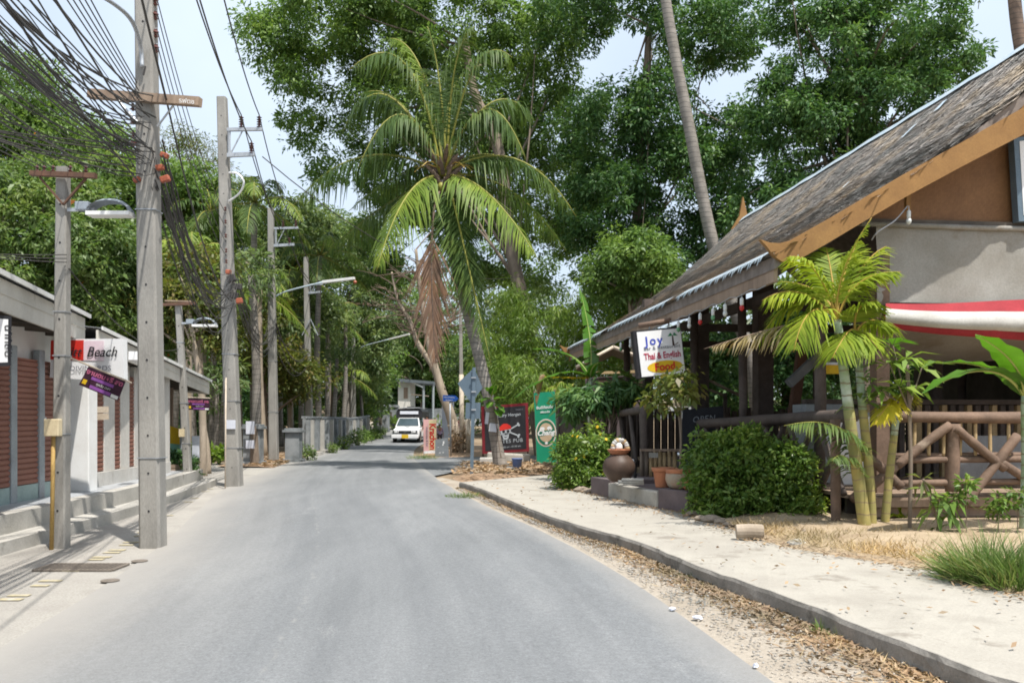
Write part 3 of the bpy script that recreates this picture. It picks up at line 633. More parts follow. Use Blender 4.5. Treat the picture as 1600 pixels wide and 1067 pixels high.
# red and white beach sign standing out from the eave
Yb = 13.0
q = [P(80, 530, Yb + 0.1), P(192, 529, Yb), P(193, 596, Yb), P(78, 590, Yb + 0.1)]
t = thing('shop_sign', (q[3].x, Yb, q[3].z), 'red and white light-box sign reading Beach under the shop eave', 'sign')
def sub(q_, u0, v0, u1, v1, off=0.0):
    return [face(q_, u0, v0, off)[0], face(q_, u1, v0, off)[0], face(q_, u1, v1, off)[0], face(q_, u0, v1, off)[0]]
panel('box', q, M['white_gloss'], t, 0.12)
panel('red_panel', sub(q, 0.0, 0.03, 0.46, 0.53, 0.008), M['red_ink'], t, 0.004)
panel('pink_panel', sub(q, 0.46, 0.05, 0.74, 0.53, 0.008), pm('pale_pink', (0.72, 0.55, 0.62), (0.78, 0.66, 0.7), 2, 0.5, 0), t, 0.004)
text('Beach', 0.21, M['black_ink'], t, face(q, 0.71, 0.43, 0.02), sx=0.92, shear=0.3, bold=0.001)
text('ritt', 0.2, M['black_ink'], t, face(q, 0.31, 0.44, 0.02), shear=0.3, bold=0.001)
text('DIVIN   RDS', 0.105, M['grey_ink'], t, face(q, 0.56, 0.78, 0.02), sx=1.15)
# black framed sign cut by the picture's left edge
q = [P(-60, 488, 9.6), P(18, 494, 9.9), P(17, 571, 9.9), P(-60, 575, 9.6)]
t = thing('hanging_sign', (q[3].x, 9.7, q[3].z), 'black framed white sign hanging under the eave at the left edge', 'sign')
panel('frame', q, M['black_paint'], t, 0.1); panel('face', sub(q, 0.03, 0.07, 0.93, 0.93, 0.006), M['white_gloss'], t, 0.004)
f_ = face(q, 0.86, 0.5, 0.012); text('นาทสย', 0.13, M['black_ink'], t, (f_[0], -f_[2], f_[1]))
def thai_banner(q_, label, tilt_pole=None):
    t_ = thing('vinyl_banner', (q_[3].x, q_[3].y, q_[3].z), label, 'banner')
    panel('sheet', q_, M['plum_print'], t_, 0.012)
    hgt = (Vector(q_[3]) - Vector(q_[0])).length
    text('งานดนตรี สด', hgt * 0.30, M['pink_ink'], t_, face(q_, 0.5, 0.36, 0.004), sx=1.1, bold=0.003)
    panel('band', sub(q_, 0.2, 0.42, 0.78, 0.56, 0.004), M['violet_ink'], t_, 0.002)
    text('ทุกวัน เวลา', hgt * 0.16, M['white_ink'], t_, face(q_, 0.55, 0.72, 0.004))
    panel('band', sub(q_, 0.25, 0.8, 0.78, 0.95, 0.004), M['violet_ink'], t_, 0.002)
    panel('tab', sub(q_, 0.8, 0.82, 0.98, 0.97, 0.004), M['white_ink'], t_, 0.002)
    panel('tab', sub(q_, 0.04, 0.66, 0.14, 0.88, 0.004), M['yellow_paint'], t_, 0.002)
    if tilt_pole: part('pole', M['pale_pole'], t_, lambda m: m.tube(tilt_pole, 0.012, 6))
    return t_
Yq = 12.2
thai_banner([P(139, 571, Yq), P(197, 593, Yq), P(184, 626, Yq), P(123, 601, Yq)], 'dark plum advertising banner hanging aslant beside the short pole', [P(95, 553, 10.9), P(205, 598, Yq)])
Yq = 20.3
thai_banner([P(293, 622, Yq), P(327, 623, Yq), P(327, 641, Yq), P(294, 640, Yq)], 'small plum advertising banner hanging level from the far eave end', [P(288, 620.5, Yq), P(329, 622, Yq)])
# wooden boards on the white column
t = thing('wooden_plaque', P(157, 653, 14.5), 'pair of pale wooden plaques fixed beside the white column', 'plaque')
for y in (640, 651): part('board', M['pale_pole'], t, lambda m: m.box(P(157, y, 14.45), (0.26, 0.03, 0.10), Matrix.Rotation(rad(R.uniform(-4, 4)), 3, 'Y')))
# yellow and teal stall front with crate and shrub at the end of the row
q = [P(262, 664, 20.8), P(288, 672, 20.8), P(288, 720, 20.8), P(262, 722, 20.8)]
t = thing('stall_front', (q[3].x, 20.8, 0.38), 'yellow and mint painted stall front at the end of the shops', 'stall')
panel('lower_board', sub(q, 0, 0.02, 1, 1.25, 0), M['teal_paint'], t, 0.04)
panel('yellow_board', sub(q, 0, 0.0, 1, 0.48, 0.012), M['yellow_paint'], t, 0.008)
panel('white_board', [P(300, 681, 20.6), P(311, 681, 20.6), P(311, 716, 20.6), P(300, 716, 20.6)], M['paper'], t, 0.03)
t = thing('wooden_crate', P(266, 748, 20.0), 'brown wooden crate on the walkway before the stall front', 'crate')
cc = P(266, 738, 20.0)
for k in range(4): part('slat', M['wood_old'], t, lambda m: m.box(cc + Vector((0, -0.2, -0.12 + 0.09 * k)), (0.42, 0.02, 0.075)))
part('body', M['wood_old'], t, lambda m: m.box(cc, (0.4, 0.36, 0.36)))
t = thing('driftwood', G(283, 764), 'short heap of weathered driftwood at the foot of the slim lamp pole', 'driftwood')
g0 = G(283, 763)
for k in range(4):
    a = g0 + Vector((R.uniform(-0.25, -0.1), R.uniform(-0.1, 0.1), 0.06 + 0.06 * (k % 2))); b_ = g0 + Vector((R.uniform(0.12, 0.3), R.uniform(-0.1, 0.1), 0.06 + 0.05 * (k % 3)))
    part('branch', M['bark_pale'], t, lambda m: m.tube(spline([a, a.lerp(b_, 0.5) + Vector((0, 0, R.uniform(-0.03, 0.05))), b_], 3), [0.05, 0.06, 0.055, 0.06, 0.05, 0.045, 0.03], 7), smooth=True)
# ---------------------------------------------------------------- utility poles
def pole_mesh(m, base, top, w0, w1, n=10):
    """square tapering concrete pole with chamfered corners"""
    prev = None; rows = []
    for i in range(n + 1):
        t = i / n; c = base.lerp(top, t); w_ = (w0 + (w1 - w0) * t) / 2; ch = w_ * 0.22
        ring = [(-w_ + ch, -w_), (w_ - ch, -w_), (w_, -w_ + ch), (w_, w_ - ch), (w_ - ch, w_), (-w_ + ch, w_), (-w_, w_ - ch), (-w_, -w_ + ch)]
        rows.append([c + Vector((x, y, 0)) for x, y in ring] + [c + Vector((ring[0][0], ring[0][1], 0))])
    m.grid(rows); m.poly([p for p in rows[-1][:-1]])
def insulator(m, p, r=0.05, h=0.16, k=3, axis=None):
    prof = [(r * 0.35, 0)]
    for i in range(k):
        z = h * (i + 0.2) / k
        prof += [(r * 0.4, z), (r, z + h * 0.12 / k * 2), (r * 0.4, z + h * 0.6 / k)]
    prof += [(r * 0.35, h)]
    m.lathe(p, prof, 10, axis)
def concrete_pole(base, top, w0, w1, label, group='concrete utility poles along the left kerb', holes=True, bands=()):
    t = thing('utility_pole', base, label, 'utility pole', group)
    part('pole', M['concrete_pole'], t, lambda m: pole_mesh(m, base - UP * 0.3, top, w0, w1))
    hh = (top - base).length
    if holes:
        k = int(hh / 0.42)
        for i in range(1, k):
            f = i / k; c = base.lerp(top, f); w_ = (w0 + (w1 - w0) * f) / 2
            part('bolt_hole', M['black_paint'], t, lambda m: m.lathe(c + Vector((0, -w_ - 0.003, 0)), [(0.013, 0), (0.011, 0.006)], 6, (0, 1, 0)))
    for f in bands:
        c = base.lerp(top, f); w_ = w0 + (w1 - w0) * f
        part('strap', M['galv'], t, lambda m: m.box(c, (w_ + 0.012, w_ + 0.012, 0.012)))
    return t
def lamp_hood(t, p, d=1):
    """grey hooded street lamp: bracket, control box, reflector hood, tube"""
    part('lamp_bracket', M['galv'], t, lambda m: m.beam(p, p + Vector((0.32 * d, -0.02, 0.0)), 0.03, 0.04))
    part('control_box', M['lamp_grey'], t, lambda m: m.box(p + Vector((0.2 * d, -0.03, 0.03)), (0.16, 0.12, 0.1)), bevel=0.01)
    hood = part('lamp_hood', M['lamp_grey'], t, lambda m: m.grid([[p + Vector(((0.5 + 0.24 * math.cos(a)) * d, 0.11 * s, -0.03 + 0.16 * max(0, math.sin(a)) * (1 - 0.25 * s * s))) for s in (-1, -0.5, 0, 0.5, 1)] for a in [math.pi * k / 10 for k in range(11)]]), smooth=True)
    part('reflector', M['white_paint'], hood, lambda m: m.box(p + Vector((0.5 * d, 0, -0.055)), (0.5, 0.2, 0.045)))

# tall pole beside the road, nearest
B1 = G(240, 855); T1 = P(222, -150, B1.y); 
p1 = concrete_pole(B1, B1 + Vector((-0.14, 0.05, 8.8)), 0.255, 0.19, 'tall tapering concrete pole nearest the camera carrying a timber crossarm', bands=(0.12, 0.45))
def on1(y): return B1 + Vector((-0.14, 0.05, 8.8)) * ((H - (y - HY) * B1.y / F) / 8.8)
a, b_ = P(150, 155, B1.y + 0.16), P(321, 168, B1.y - 0.02)
part('crossarm', M['wood_old'], p1, lambda m: m.beam(a - Vector((0, 0.17, 0)), b_ - Vector((0, 0.17, 0)), 0.09, 0.10))
text('รฟตช', 0.075, M['white_ink'], p1, (b_ + Vector((-0.14, -0.222, -0.03)), (1, 0.1, -0.08), (0, 0, 1)))
part('arm_brace', M['galv'], p1, lambda m: m.tube([P(185, 158, B1.y - 0.12), P(218, 195, B1.y - 0.12)], 0.015, 6))
part('arm_brace', M['galv'], p1, lambda m: m.tube([P(271, 165, B1.y - 0.12), P(246, 198, B1.y - 0.12)], 0.012, 6))
for y in (8, 30, 58, 82):
    c = on1(y) + Vector((0.1, 0, 0))
    o = part('insulator', M['insulator'], p1, lambda m: insulator(m, c, 0.045, 0.1, 2, (0.2, -0.3, 1)))
    part('spindle', M['galv'], o, lambda m: m.tube([c + Vector((-0.08, 0, 0.11)), c + Vector((0.03, 0, 0.11))], 0.008, 5))
for y in (176, 197, 220): part('insulator', M['insulator'], p1, lambda m: insulator(m, on1(y) + Vector((-0.14, -0.08, 0)), 0.04, 0.09, 2))
for (x, y, s) in ((257, 243, 1), (250, 262, 1), (258, 280, 1.2), (214, 281, 0.9), (208, 225, 0.8), (248, 150, 0.7)):
    part('cable_clamp', M['orange_plastic'] if s >= 0.9 else M['insulator'], p1, lambda m: m.box(P(x, y, B1.y - 0.1), (0.09 * s, 0.07, 0.06 * s), Matrix.Rotation(rad(R.uniform(-25, 25)), 3, 'Y')), bevel=0.012)
# curved lamp arm reaching out to the upper left
part('lamp_arm', M['galv'], p1, lambda m: m.tube(spline([P(222, 105, B1.y - 0.13), P(220, 75, B1.y - 0.15), P(207, 35, B1.y - 0.5), P(180, 8, B1.y - 1.0), P(130, -22, B1.y - 1.6)], 5), 0.024, 8), smooth=True)
part('meter_cord', M['cable'], p1, lambda m: m.tube([P(224, 118, B1.y - 0.15), P(227, 104, B1.y - 0.15)], 0.012, 6))

# short lamp pole by the shop steps
B0 = G(95, 856); T0 = P(99, 262, B0.y)
p0 = concrete_pole(B0, T0, 0.165, 0.125, 'short concrete pole with rusty crossarm and hooded street lamp by the shops', 'concrete lamp poles before the shops', bands=(0.3, 0.505, 0.62))
part('crossarm', M['rust'], p0, lambda m: m.beam(P(48, 271, B0.y - 0.12), P(150, 275, B0.y - 0.12), 0.07, 0.055))
for s, x in ((-1, 62), (1, 136)): part('arm_brace', M['rust'], p0, lambda m: m.beam(P(x, 277, B0.y - 0.1), P(99, 320, B0.y - 0.1), 0.02, 0.03, Vector((0, 1, 0))))
for x in (58, 69, 83, 110, 134): part('insulator', M['insulator'], p0, lambda m: insulator(m, P(x, 270, B0.y - 0.12), 0.03, 0.085, 2))
lamp_hood(p0, P(106, 328, B0.y - 0.04))
t = thing('meter_box', G(80, 856), 'cream meter box on a yellow cane beside the short lamp pole', 'meter box')
part('cane', M['yellow_pole'], t, lambda m: m.tube([G(84, 858) + Vector((-0.0, -0.05, 0)), P(84, 655, B0.y - 0.1)], 0.024, 8), smooth=True)
part('box', M['cream_box'], t, lambda m: m.box(P(83, 668, B0.y - 0.13), (0.17, 0.10, 0.2)), bevel=0.01)
part('stub', M['galv'], t, lambda m: m.tube([P(71, 652, B0.y - 0.1), P(71, 675, B0.y - 0.1)], 0.012, 6))

# second tall pole
B2 = G(367, 760); T2 = P(347, 153, B2.y)
p2 = concrete_pole(B2, T2, 0.34, 0.20, 'second tall concrete pole with steel brackets and bare sky behind its head', bands=(0.1, 0.22, 0.34))
def bracket(t, X0, X1, y0, y1, Y, inner):
    part('bracket_arm', M['galv'], t, lambda m: m.beam(P(X0, y0, Y), P(X1, y0 - 1, Y), 0.07, 0.07))
    part('bracket_arm', M['galv'], t, lambda m: m.beam(P(X0, y1, Y), P(inner, y1 - 2, Y), 0.07, 0.09))
    part('bracket_post', M['galv'], t, lambda m: m.beam(P(X0 + 3, y0, Y), P(X0 + 3, y1, Y), 0.05, 0.05))
    part('bracket_brace', M['galv'], t, lambda m: m.beam(P(X0 + 4, y1, Y), P(X0 + (X1 - X0) * 0.45, y0, Y), 0.025, 0.025, Vector((0, 1, 0))))
Y2 = B2.y - 0.14
bracket(p2, 355, 410, 203, 243, Y2, 398)
INS2 = [(377, 202), (405, 202), (393, 243)]
for (x, y) in INS2: part('insulator', M['insulator'], p2, lambda m: insulator(m, P(x, y - 2, Y2), 0.06, 0.26, 5))
part('lamp_arm', M['white_paint'], p2, lambda m: m.tube(spline([P(357, 315, Y2), P(374, 302, Y2 - 0.2), P(381, 285, Y2 - 0.4), P(372, 272, Y2 - 0.3), P(358, 270, Y2)], 5), 0.022, 7), smooth=True)
for y in (330, 350, 372, 395, 412): part('insulator', M['insulator'], p2, lambda m: insulator(m, P(352 + (y - 330) * 0.02, y, Y2 - 0.05), 0.035, 0.1, 2))
for (x, y, s) in ((362, 435, 1.6), (372, 448, 1.4), (366, 462, 1.5), (374, 470, 1.2), (357, 425, 1)): part('cable_clamp', M['cable'] if s > 1.3 else M['orange_plastic'], p2, lambda m: m.box(P(x, y, Y2 - 0.1), (0.12 * s, 0.1, 0.1 * s), Matrix.Rotation(rad(R.uniform(-30, 30)), 3, 'Y')), bevel=0.02)
part('notice', M['paper'], p2, lambda m: m.box(P(361, 663, Y2 - 0.06), (0.2, 0.01, 0.2)))
t = thing('leaning_cane', G(353, 764), 'thin pale cane leaning against the second tall pole', 'cane')
part('cane', M['pale_pole'], t, lambda m: m.tube([G(352, 764) + UP * 0.02, P(353, 590, B2.y - 0.25)], 0.018, 6), smooth=True)

# slim lamp pole at the end of the shops
B3 = G(296, 764); T3 = P(279, 478, B3.y)
p3 = concrete_pole(B3, T3, 0.165, 0.12, 'slim concrete lamp pole at the far end of the shop row', 'concrete lamp poles before the shops', bands=(0.25, 0.47, 0.8))
part('crossarm', M['rust'], p3, lambda m: m.beam(P(252, 476, B3.y - 0.1), P(305, 474, B3.y - 0.1), 0.06, 0.06))
part('crossarm', M['wood_old'], p3, lambda m: m.beam(P(258, 470, B3.y - 0.1), P(300, 471, B3.y - 0.1), 0.05, 0.03))
lamp_hood(p3, P(284, 505, B3.y - 0.05))
part('notice', M['cream_box'], p3, lambda m: m.box(P(284, 676, B3.y - 0.1), (0.12, 0.03, 0.17)))

# third and fourth tall poles, and the ones at the bend
B4 = G(428, 723); T4 = P(423, 326, B4.y)
p4 = concrete_pole(B4, T4, 0.32, 0.19, 'third tall concrete pole carrying a long fluorescent street lamp arm', holes=False, bands=(0.2, 0.4))
bracket(p4, 428, 466, 357, 384, B4.y - 0.12, 460)
for (x, y) in ((442, 356), (462, 355), (452, 383)): part('insulator', M['insulator'], p4, lambda m: insulator(m, P(x, y, B4.y - 0.12), 0.06, 0.25, 4))
def tube_lamp(t, a, b_, c):
    part('lamp_arm', M['tin_blue'], t, lambda m: m.tube(spline([a, a.lerp(b_, 0.25) + UP * 0.06, b_], 4), 0.028, 7), smooth=True)
    part('lamp_housing', M['white_paint'], t, lambda m: m.beam(b_, c, 0.12, 0.09), bevel=0.01)
tube_lamp(p4, P(431, 463, B4.y - 0.1), P(504, 441, B4.y - 0.6), P(554, 435, B4.y - 0.9))
part('lamp_eye', M['orange_plastic'], p4, lambda m: m.lathe(P(555, 441, B4.y - 0.9), [(0.03, -0.06), (0.07, 0), (0.03, 0.06)], 8))
B5 = G(484, 707); T5 = P(478, 402, B5.y)
p5 = concrete_pole(B5, T5, 0.34, 0.2, 'fourth concrete pole, against the grey wall, with a low steel bracket', holes=False, bands=(0.3,))
bracket(p5, 482, 504, 445, 458, B5.y - 0.12, 500)
part('strut', M['galv'], p5, lambda m: m.beam(P(472, 524, B5.y - 0.2), P(485, 498, B5.y - 0.2), 0.04, 0.04)); part('strut', M['galv'], p5, lambda m: m.beam(P(497, 524, B5.y - 0.2), P(485, 498, B5.y - 0.2), 0.04, 0.04))
B6 = P(552, 700, 58); B6.z = 0
p6 = concrete_pole(B6, P(552, 470, 58), 0.34, 0.2, 'farthest concrete pole at the bend with a pale timber crossarm', holes=False)
part('crossarm', M['wood_old'], p6, lambda m: m.beam(P(530, 473, 57.8), P(576, 475, 57.8), 0.14, 0.14))
tube_lamp(p6, P(562, 544, 57.7), P(608, 530, 57), P(640, 522, 56.5))
B7 = Vector((P(722, 600, 62).x, 62, 0.1))
p7 = concrete_pole(B7, P(719, 462, 62), 0.3, 0.2, 'white concrete pole beyond the corner, behind the bare tree', holes=False)
part('lamp_head', M['white_gloss'], p7, lambda m: m.lathe(P(719, 466, 62), [(0.05, 0), (0.22, 0.1), (0.2, 0.3), (0.05, 0.42)], 10))

# ---------------------------------------------------------------- overhead cables
def sag_pts(a, b_, sag, n=18):
    return [a.lerp(b_, i / n) - UP * sag * 4 * (i / n) * (1 - i / n) for i in range(n + 1)]
def cable(a, b_, sag, r, label, group, name='overhead_cable', n=18, wig=0.0):
    pts = sag_pts(a, b_, sag, n)
    if wig: pts = [p + Vector((R.uniform(-wig, wig), 0, R.uniform(-wig, wig))) if 0 < i < n else p for i, p in enumerate(pts)]
    mb = MB(); mb.tube(pts, r, 4, True)
    return tag(mb.build(name, M['cable'], smooth=True), label, 'cable', group)
# the thick bundle: from beyond the camera to the nearest pole, on to the second and the third
prev0 = Vector((-2.1, -1.0, 0))
for i in range(40):
    y = R.gauss(225, 38); y = min(292, max(150, y))
    a = prev0 + Vector((R.uniform(-0.9, 0.35), 0, R.uniform(4.5, 6.0)))
    b_ = P(R.uniform(206, 246), y, B1.y - R.uniform(0.1, 0.25))
    cable(a, b_, R.uniform(0.2, 1.15), R.choice((0.004, 0.005, 0.007, 0.010)), 'black cable in the thick tangled bundle running from upper left to the nearest tall pole', 'bundle from upper left to the nearest pole', wig=0.012, n=20)
for i in range(5):                                          # wider runs that sweep down from the left edge
    a = Vector((-6.0 - 0.25 * i, 3.0, 3.6 + 0.45 * i)); b_ = P(R.uniform(210, 232), 225 + 12 * i, B1.y - 0.15)
    cable(a, b_, 0.25 + 0.08 * i, 0.009, ('lowest', 'second lowest', 'middle', 'second highest', 'highest')[i] + ' thin cable sweeping from the left edge to the nearest tall pole', 'thin runs from the left edge to the nearest pole')
for i in range(5):                                          # high thin lines across the sky
    a = Vector((-2.6 - 0.3 * i, 1.0, 6.6 + 0.25 * i)); b_ = P(214 + 3 * i, 130 + 12 * i, B1.y - 0.1)
    cable(a, b_, 0.25, 0.007, ('rightmost', 'second', 'middle', 'fourth', 'leftmost')[i] + ' thin high cable crossing the sky left of the nearest pole', 'high cables across the sky')
cable(Vector((-1.6, 2.0, 5.9)), P(262, 165, B1.y), 0.1, 0.014, 'thick single black cable crossing in front of the nearest tall pole', None)
cable(P(262, 165, B1.y), P(362, 470, B2.y - 0.2), 0.5, 0.013, 'thick black cable dropping from the timber crossarm to the second pole', None)
for i in range(24):
    a = P(R.uniform(234, 260), min(292, max(180, R.gauss(258, 20))), B1.y + R.uniform(-0.2, 0.1)); b_ = P(R.uniform(352, 374), R.uniform(418, 478), B2.y - R.uniform(0.1, 0.3))
    cable(a, b_, R.uniform(0.35, 1.35), R.choice((0.005, 0.007, 0.010)), 'black cable in the bundle sagging between the nearest and the second tall pole', 'bundle between the first two tall poles', wig=0.015)
for i in range(12):
    a = P(R.uniform(358, 376), R.uniform(425, 475), B2.y - 0.2); b_ = P(R.uniform(420, 432), R.uniform(498, 530), B4.y - 0.2)
    cable(a, b_, R.uniform(0.4, 1.3), 0.010, 'black cable in the bundle between the second and the third tall pole', 'bundle between the second and third tall poles')
for i in range(5):
    a = P(R.uniform(420, 432), R.uniform(498, 530), B4.y - 0.2); b_ = P(482, R.uniform(545, 570), B5.y - 0.2)
    cable(a, b_, R.uniform(0.4, 1.0), 0.016, 'black cable in the bundle between the third and the fourth pole', 'bundle between the third and fourth poles')
for k, y in enumerate((8, 30, 58, 82)):
    a = on1(y) + Vector((0.14, -0.03, 0.07)); b_ = P(352, 332 + k * 22, B2.y - 0.2)
    cable(a, b_, 0.3, 0.007, ('topmost', 'second', 'third', 'lowest')[k] + ' line from the insulator rack of the nearest pole', 'lines from the insulator rack')
    c = P(352, 332 + k * 22, B2.y - 0.2); cable(c, P(424, 420 + k * 14, B4.y - 0.2), 0.3, 0.009, ('topmost', 'second', 'third', 'lowest')[k] + ' low-voltage line from the second pole to the third', 'lines from the second pole on')
for k, (x, y) in enumerate(INS2):                           # high-voltage lines: overhead from behind the camera
    b_ = P(x, y - 22, Y2); a = b_ + (B1 - B2) * 2.0 + UP * 0.3
    cable(a, b_, 0.9, 0.013, ('left', 'right', 'lower')[k] + ' high-voltage line coming over the camera to the second pole bracket', 'high-voltage lines to the second pole')
    c = P((442, 462, 452)[k], (346, 345, 373)[k], B4.y - 0.12); cable(b_, c, 0.5, 0.014, ('left', 'right', 'lower')[k] + ' high-voltage line from the second pole bracket to the third pole', 'high-voltage lines to the third pole')
    cable(c, P((488, 500, 494)[k], (440, 440, 452)[k], B5.y - 0.12), 0.4, 0.016, ('left', 'right', 'lower')[k] + ' high-voltage line from the third pole to the fourth', 'high-voltage lines to the fourth pole')
for k, x in enumerate((58, 69, 83, 110, 134)):              # service lines to the short lamp pole
    b_ = P(x, 262, B0.y - 0.12); a = Vector((b_.x + 0.9, 2.0, 4.6 + 0.12 * k))
    cable(a, b_, 0.25, 0.006, ('leftmost', 'second', 'middle', 'fourth', 'rightmost')[k] + ' service line reaching the rusty crossarm of the short lamp pole', 'service lines to the short lamp pole')
for k in range(3):
    cable(Vector((-7.5, 6, 3.3 + 0.1 * k)), P(104, 398 + 6 * k, B0.y - 0.1), 0.2, 0.007, ('lowest', 'middle', 'uppermost')[k] + ' slack cable from the left edge to the short lamp pole', 'slack cables above the eave')
cable(P(410, 245, Y2), P(840, 425, 36), 1.2, 0.012, 'lone thin cable running right from the second pole to the palms', None)
cable(P(108, 420, B0.y), P(279, 545, B3.y), 0.35, 0.008, 'thin cable between the short lamp pole and the slim lamp pole', None)
# ---------------------------------------------------------------- leaves, crowns, trees
def unit(a): return a / np.maximum(np.linalg.norm(a, axis=-1, keepdims=True), 1e-9)
def leaf_geo(pos, d, nrm, L, W, fold=0.18, curl=0.15):
    """one four-cornered, folded, tip-drooping leaf for every position"""
    d = unit(d); s = unit(np.cross(d, nrm)); n = np.cross(s, d)
    L = L[:, None]; W = W[:, None]
    base = pos; mid = pos + d * L * 0.45
    a = mid + s * W * 0.5 + n * W * fold; b_ = mid - s * W * 0.5 + n * W * fold
    tip = pos + d * L - n * L * curl
    V = np.stack([base, a, tip, b_], 1).reshape(-1, 3)
    k = len(pos); Fc = np.arange(k * 4).reshape(k, 4)
    return V, Fc
def ell(px, py, Y, rx, ry, dz):
    c = P(px, py, Y); return (np.array(c), np.array((rx * Y / F, dz, ry * Y / F)))
def clumps(ells, n, shell, rng):
    vol = np.array([e[1].prod() ** (2 / 3) for e in ells]); idx = rng.choice(len(ells), n, p=vol / vol.sum())
    u = unit(rng.normal(size=(n, 3))); r_ = (rng.uniform(shell ** 3, 1, n)) ** (1 / 3) * np.where(rng.random(n) < 0.1, 1.22, 1.0)
    C = np.array([ells[i][0] for i in idx]); S = np.array([ells[i][1] for i in idx])
    return C + u * S * r_[:, None], u
def crown_geo(ells, n, per, cr, L, seed, shell=0.45, droop=0.35, wl=0.42, flat=0.65, upb=0.9):
    rng = np.random.default_rng(seed)
    C, U = clumps(ells, n, shell, rng)
    k = rng.poisson(per, n); idx = np.repeat(np.arange(n), k); m = len(idx)
    off = unit(rng.normal(size=(m, 3))) * (rng.uniform(0.1, 1, m) ** 0.6)[:, None] * (cr * rng.uniform(0.6, 1.35, n))[idx][:, None]
    off[:, 2] *= flat
    pos = C[idx] + off
    d = unit(off) + rng.normal(size=(m, 3)) * 0.45; d[:, 2] -= droop
    nr = rng.normal(size=(m, 3)) * 0.5 + np.array((0, 0, upb)) + U[idx] * 0.25
    ln = L * (rng.uniform(0.65, 1.3, m)) * rng.uniform(0.75, 1.25, n)[idx]
    V, Fc = leaf_geo(pos, d, nr, ln, ln * wl)
    return V, Fc, C
def limbs(m, start, C, k, r0, rng, n=6):
    """limbs from the trunk to k of the leaf clumps"""
    for i in rng.choice(len(C), min(k, len(C)), replace=False):
        e = Vector(C[i]); s = Vector(start[rng.integers(len(start))])
        mid = s.lerp(e, 0.5) + Vector(rng.normal(size=3) * 0.25 * (e - s).length * 0.35) + UP * 0.1 * (e - s).length
        pts = bez(s, mid, e, n); m.tube(pts, [r0 * (1 - 0.88 * j / n) for j in range(n + 1)], 5, False)
def tree(name, label, base, trunk, ells, n, per, cr, L, leaf, seed, group=None, bark='bark', r0=0.25, k_limbs=22, cat='tree', limb_r=0.09, extra=None, **kw):
    base = Vector(base); t = thing(name, base, label, cat, group)
    V, Fc, C = crown_geo(ells, int(n * 1.7), int(per * 1.3), cr * 0.92, L * 0.72, seed, **kw)
    cr_o = np_obj('crown', V, Fc, M[leaf], t)
    if extra:
        rng = np.random.default_rng(seed + 1); q = rng.choice(len(C), extra[1]); sp = C[q] + rng.normal(size=(extra[1], 3)) * cr * 0.8
        V2, F2 = leaf_geo(sp, rng.normal(size=sp.shape), rng.normal(size=sp.shape), np.full(len(sp), L * 1.2), np.full(len(sp), L * 0.6))
        np_obj('orange_leaves', V2, F2, M[extra[0]], t)
    rng = np.random.default_rng(seed + 5)
    pts = spline([base - UP * 0.2] + [Vector(p) for p in trunk], 5); m_ = len(pts)
    part('trunk', M[bark], t, lambda m: m.tube(pts, [r0 * (1.25 if j == 0 else 1) * (1 - 0.6 * j / m_) for j in range(m_)], 9), smooth=True)
    if k_limbs: part('limbs', M[bark], t, lambda m: limbs(m, pts[int(m_ * 0.45):], C, k_limbs, limb_r, rng), smooth=True)
    return t
def gz(px, Y): return Vector(((px - CX) * Y / F, Y, th(Y)))
# left of the road
tree('broadleaf_tree', 'broadleaf tree with scattered orange leaves rising behind the shop roofs', gz(60, 25), [P(65, 520, 25), P(70, 400, 24.5)],
     [ell(40, 350, 24, 100, 75, 2.4), ell(150, 400, 24, 75, 75, 2.2), ell(20, 450, 23.5, 90, 70, 2), ell(170, 490, 24.5, 80, 65, 2.0), ell(95, 300, 25, 60, 40, 2), ell(60, 520, 25, 130, 50, 2), ell(230, 520, 26, 60, 60, 2)], 260, 95, 0.5, 0.23, 'leaf_left', 21, 'trees on the left', extra=('leaf_orange', 60))
tree('feathery_tree', 'pale feathery tree filling the upper left corner under the cables', gz(0, 36), [P(10, 400, 36), P(20, 220, 36)],
     [ell(20, 150, 36, 75, 75, 3), ell(75, 205, 36, 60, 50, 2.6), ell(-40, 200, 36, 90, 110, 3), ell(30, 260, 36, 110, 60, 3), ell(130, 262, 37, 60, 40, 2.5)], 250, 80, 0.75, 0.3, 'leaf_broad', 22, 'trees on the left', wl=0.28, droop=0.5)
tree('broadleaf_tree', 'round-topped tree behind the timber crossarm of the nearest pole', gz(200, 44), [P(205, 420, 44), P(200, 300, 44)],
     [ell(170, 235, 44, 65, 40, 3), ell(250, 290, 44, 60, 45, 3), ell(180, 310, 44, 100, 60, 3), ell(310, 300, 45, 40, 40, 2.5), ell(270, 370, 44, 90, 60, 3), ell(140, 370, 43, 80, 60, 3)], 240, 85, 0.75, 0.32, 'leaf_broad', 23, 'trees on the left')
tree('sparse_tree', 'sparse grey-twigged tree against the sky between the first two poles', gz(300, 55), [P(298, 420, 55), P(292, 300, 55)],
     [ell(280, 225, 55, 45, 25, 2.5), ell(320, 255, 55, 35, 30, 2.5), ell(250, 255, 55, 40, 25, 2.5), ell(300, 300, 55, 50, 40, 2.5)], 70, 45, 0.8, 0.3, 'leaf_yellow', 24, 'trees on the left', k_limbs=45, limb_r=0.05, wl=0.25)
tree('understory_tree', 'yellowing understory tree leaning over the end of the shop eave', gz(318, 24), [P(315, 620, 24), P(300, 520, 24), P(290, 450, 24)],
     [ell(290, 480, 25, 60, 45, 1.6), ell(260, 450, 26, 60, 40, 1.6), ell(330, 530, 25, 30, 40, 1.2), ell(310, 420, 26, 50, 40, 1.6)], 80, 70, 0.5, 0.22, 'leaf_yellow', 25, 'trees on the left', bark='bark_pale', r0=0.11, k_limbs=16, limb_r=0.05)
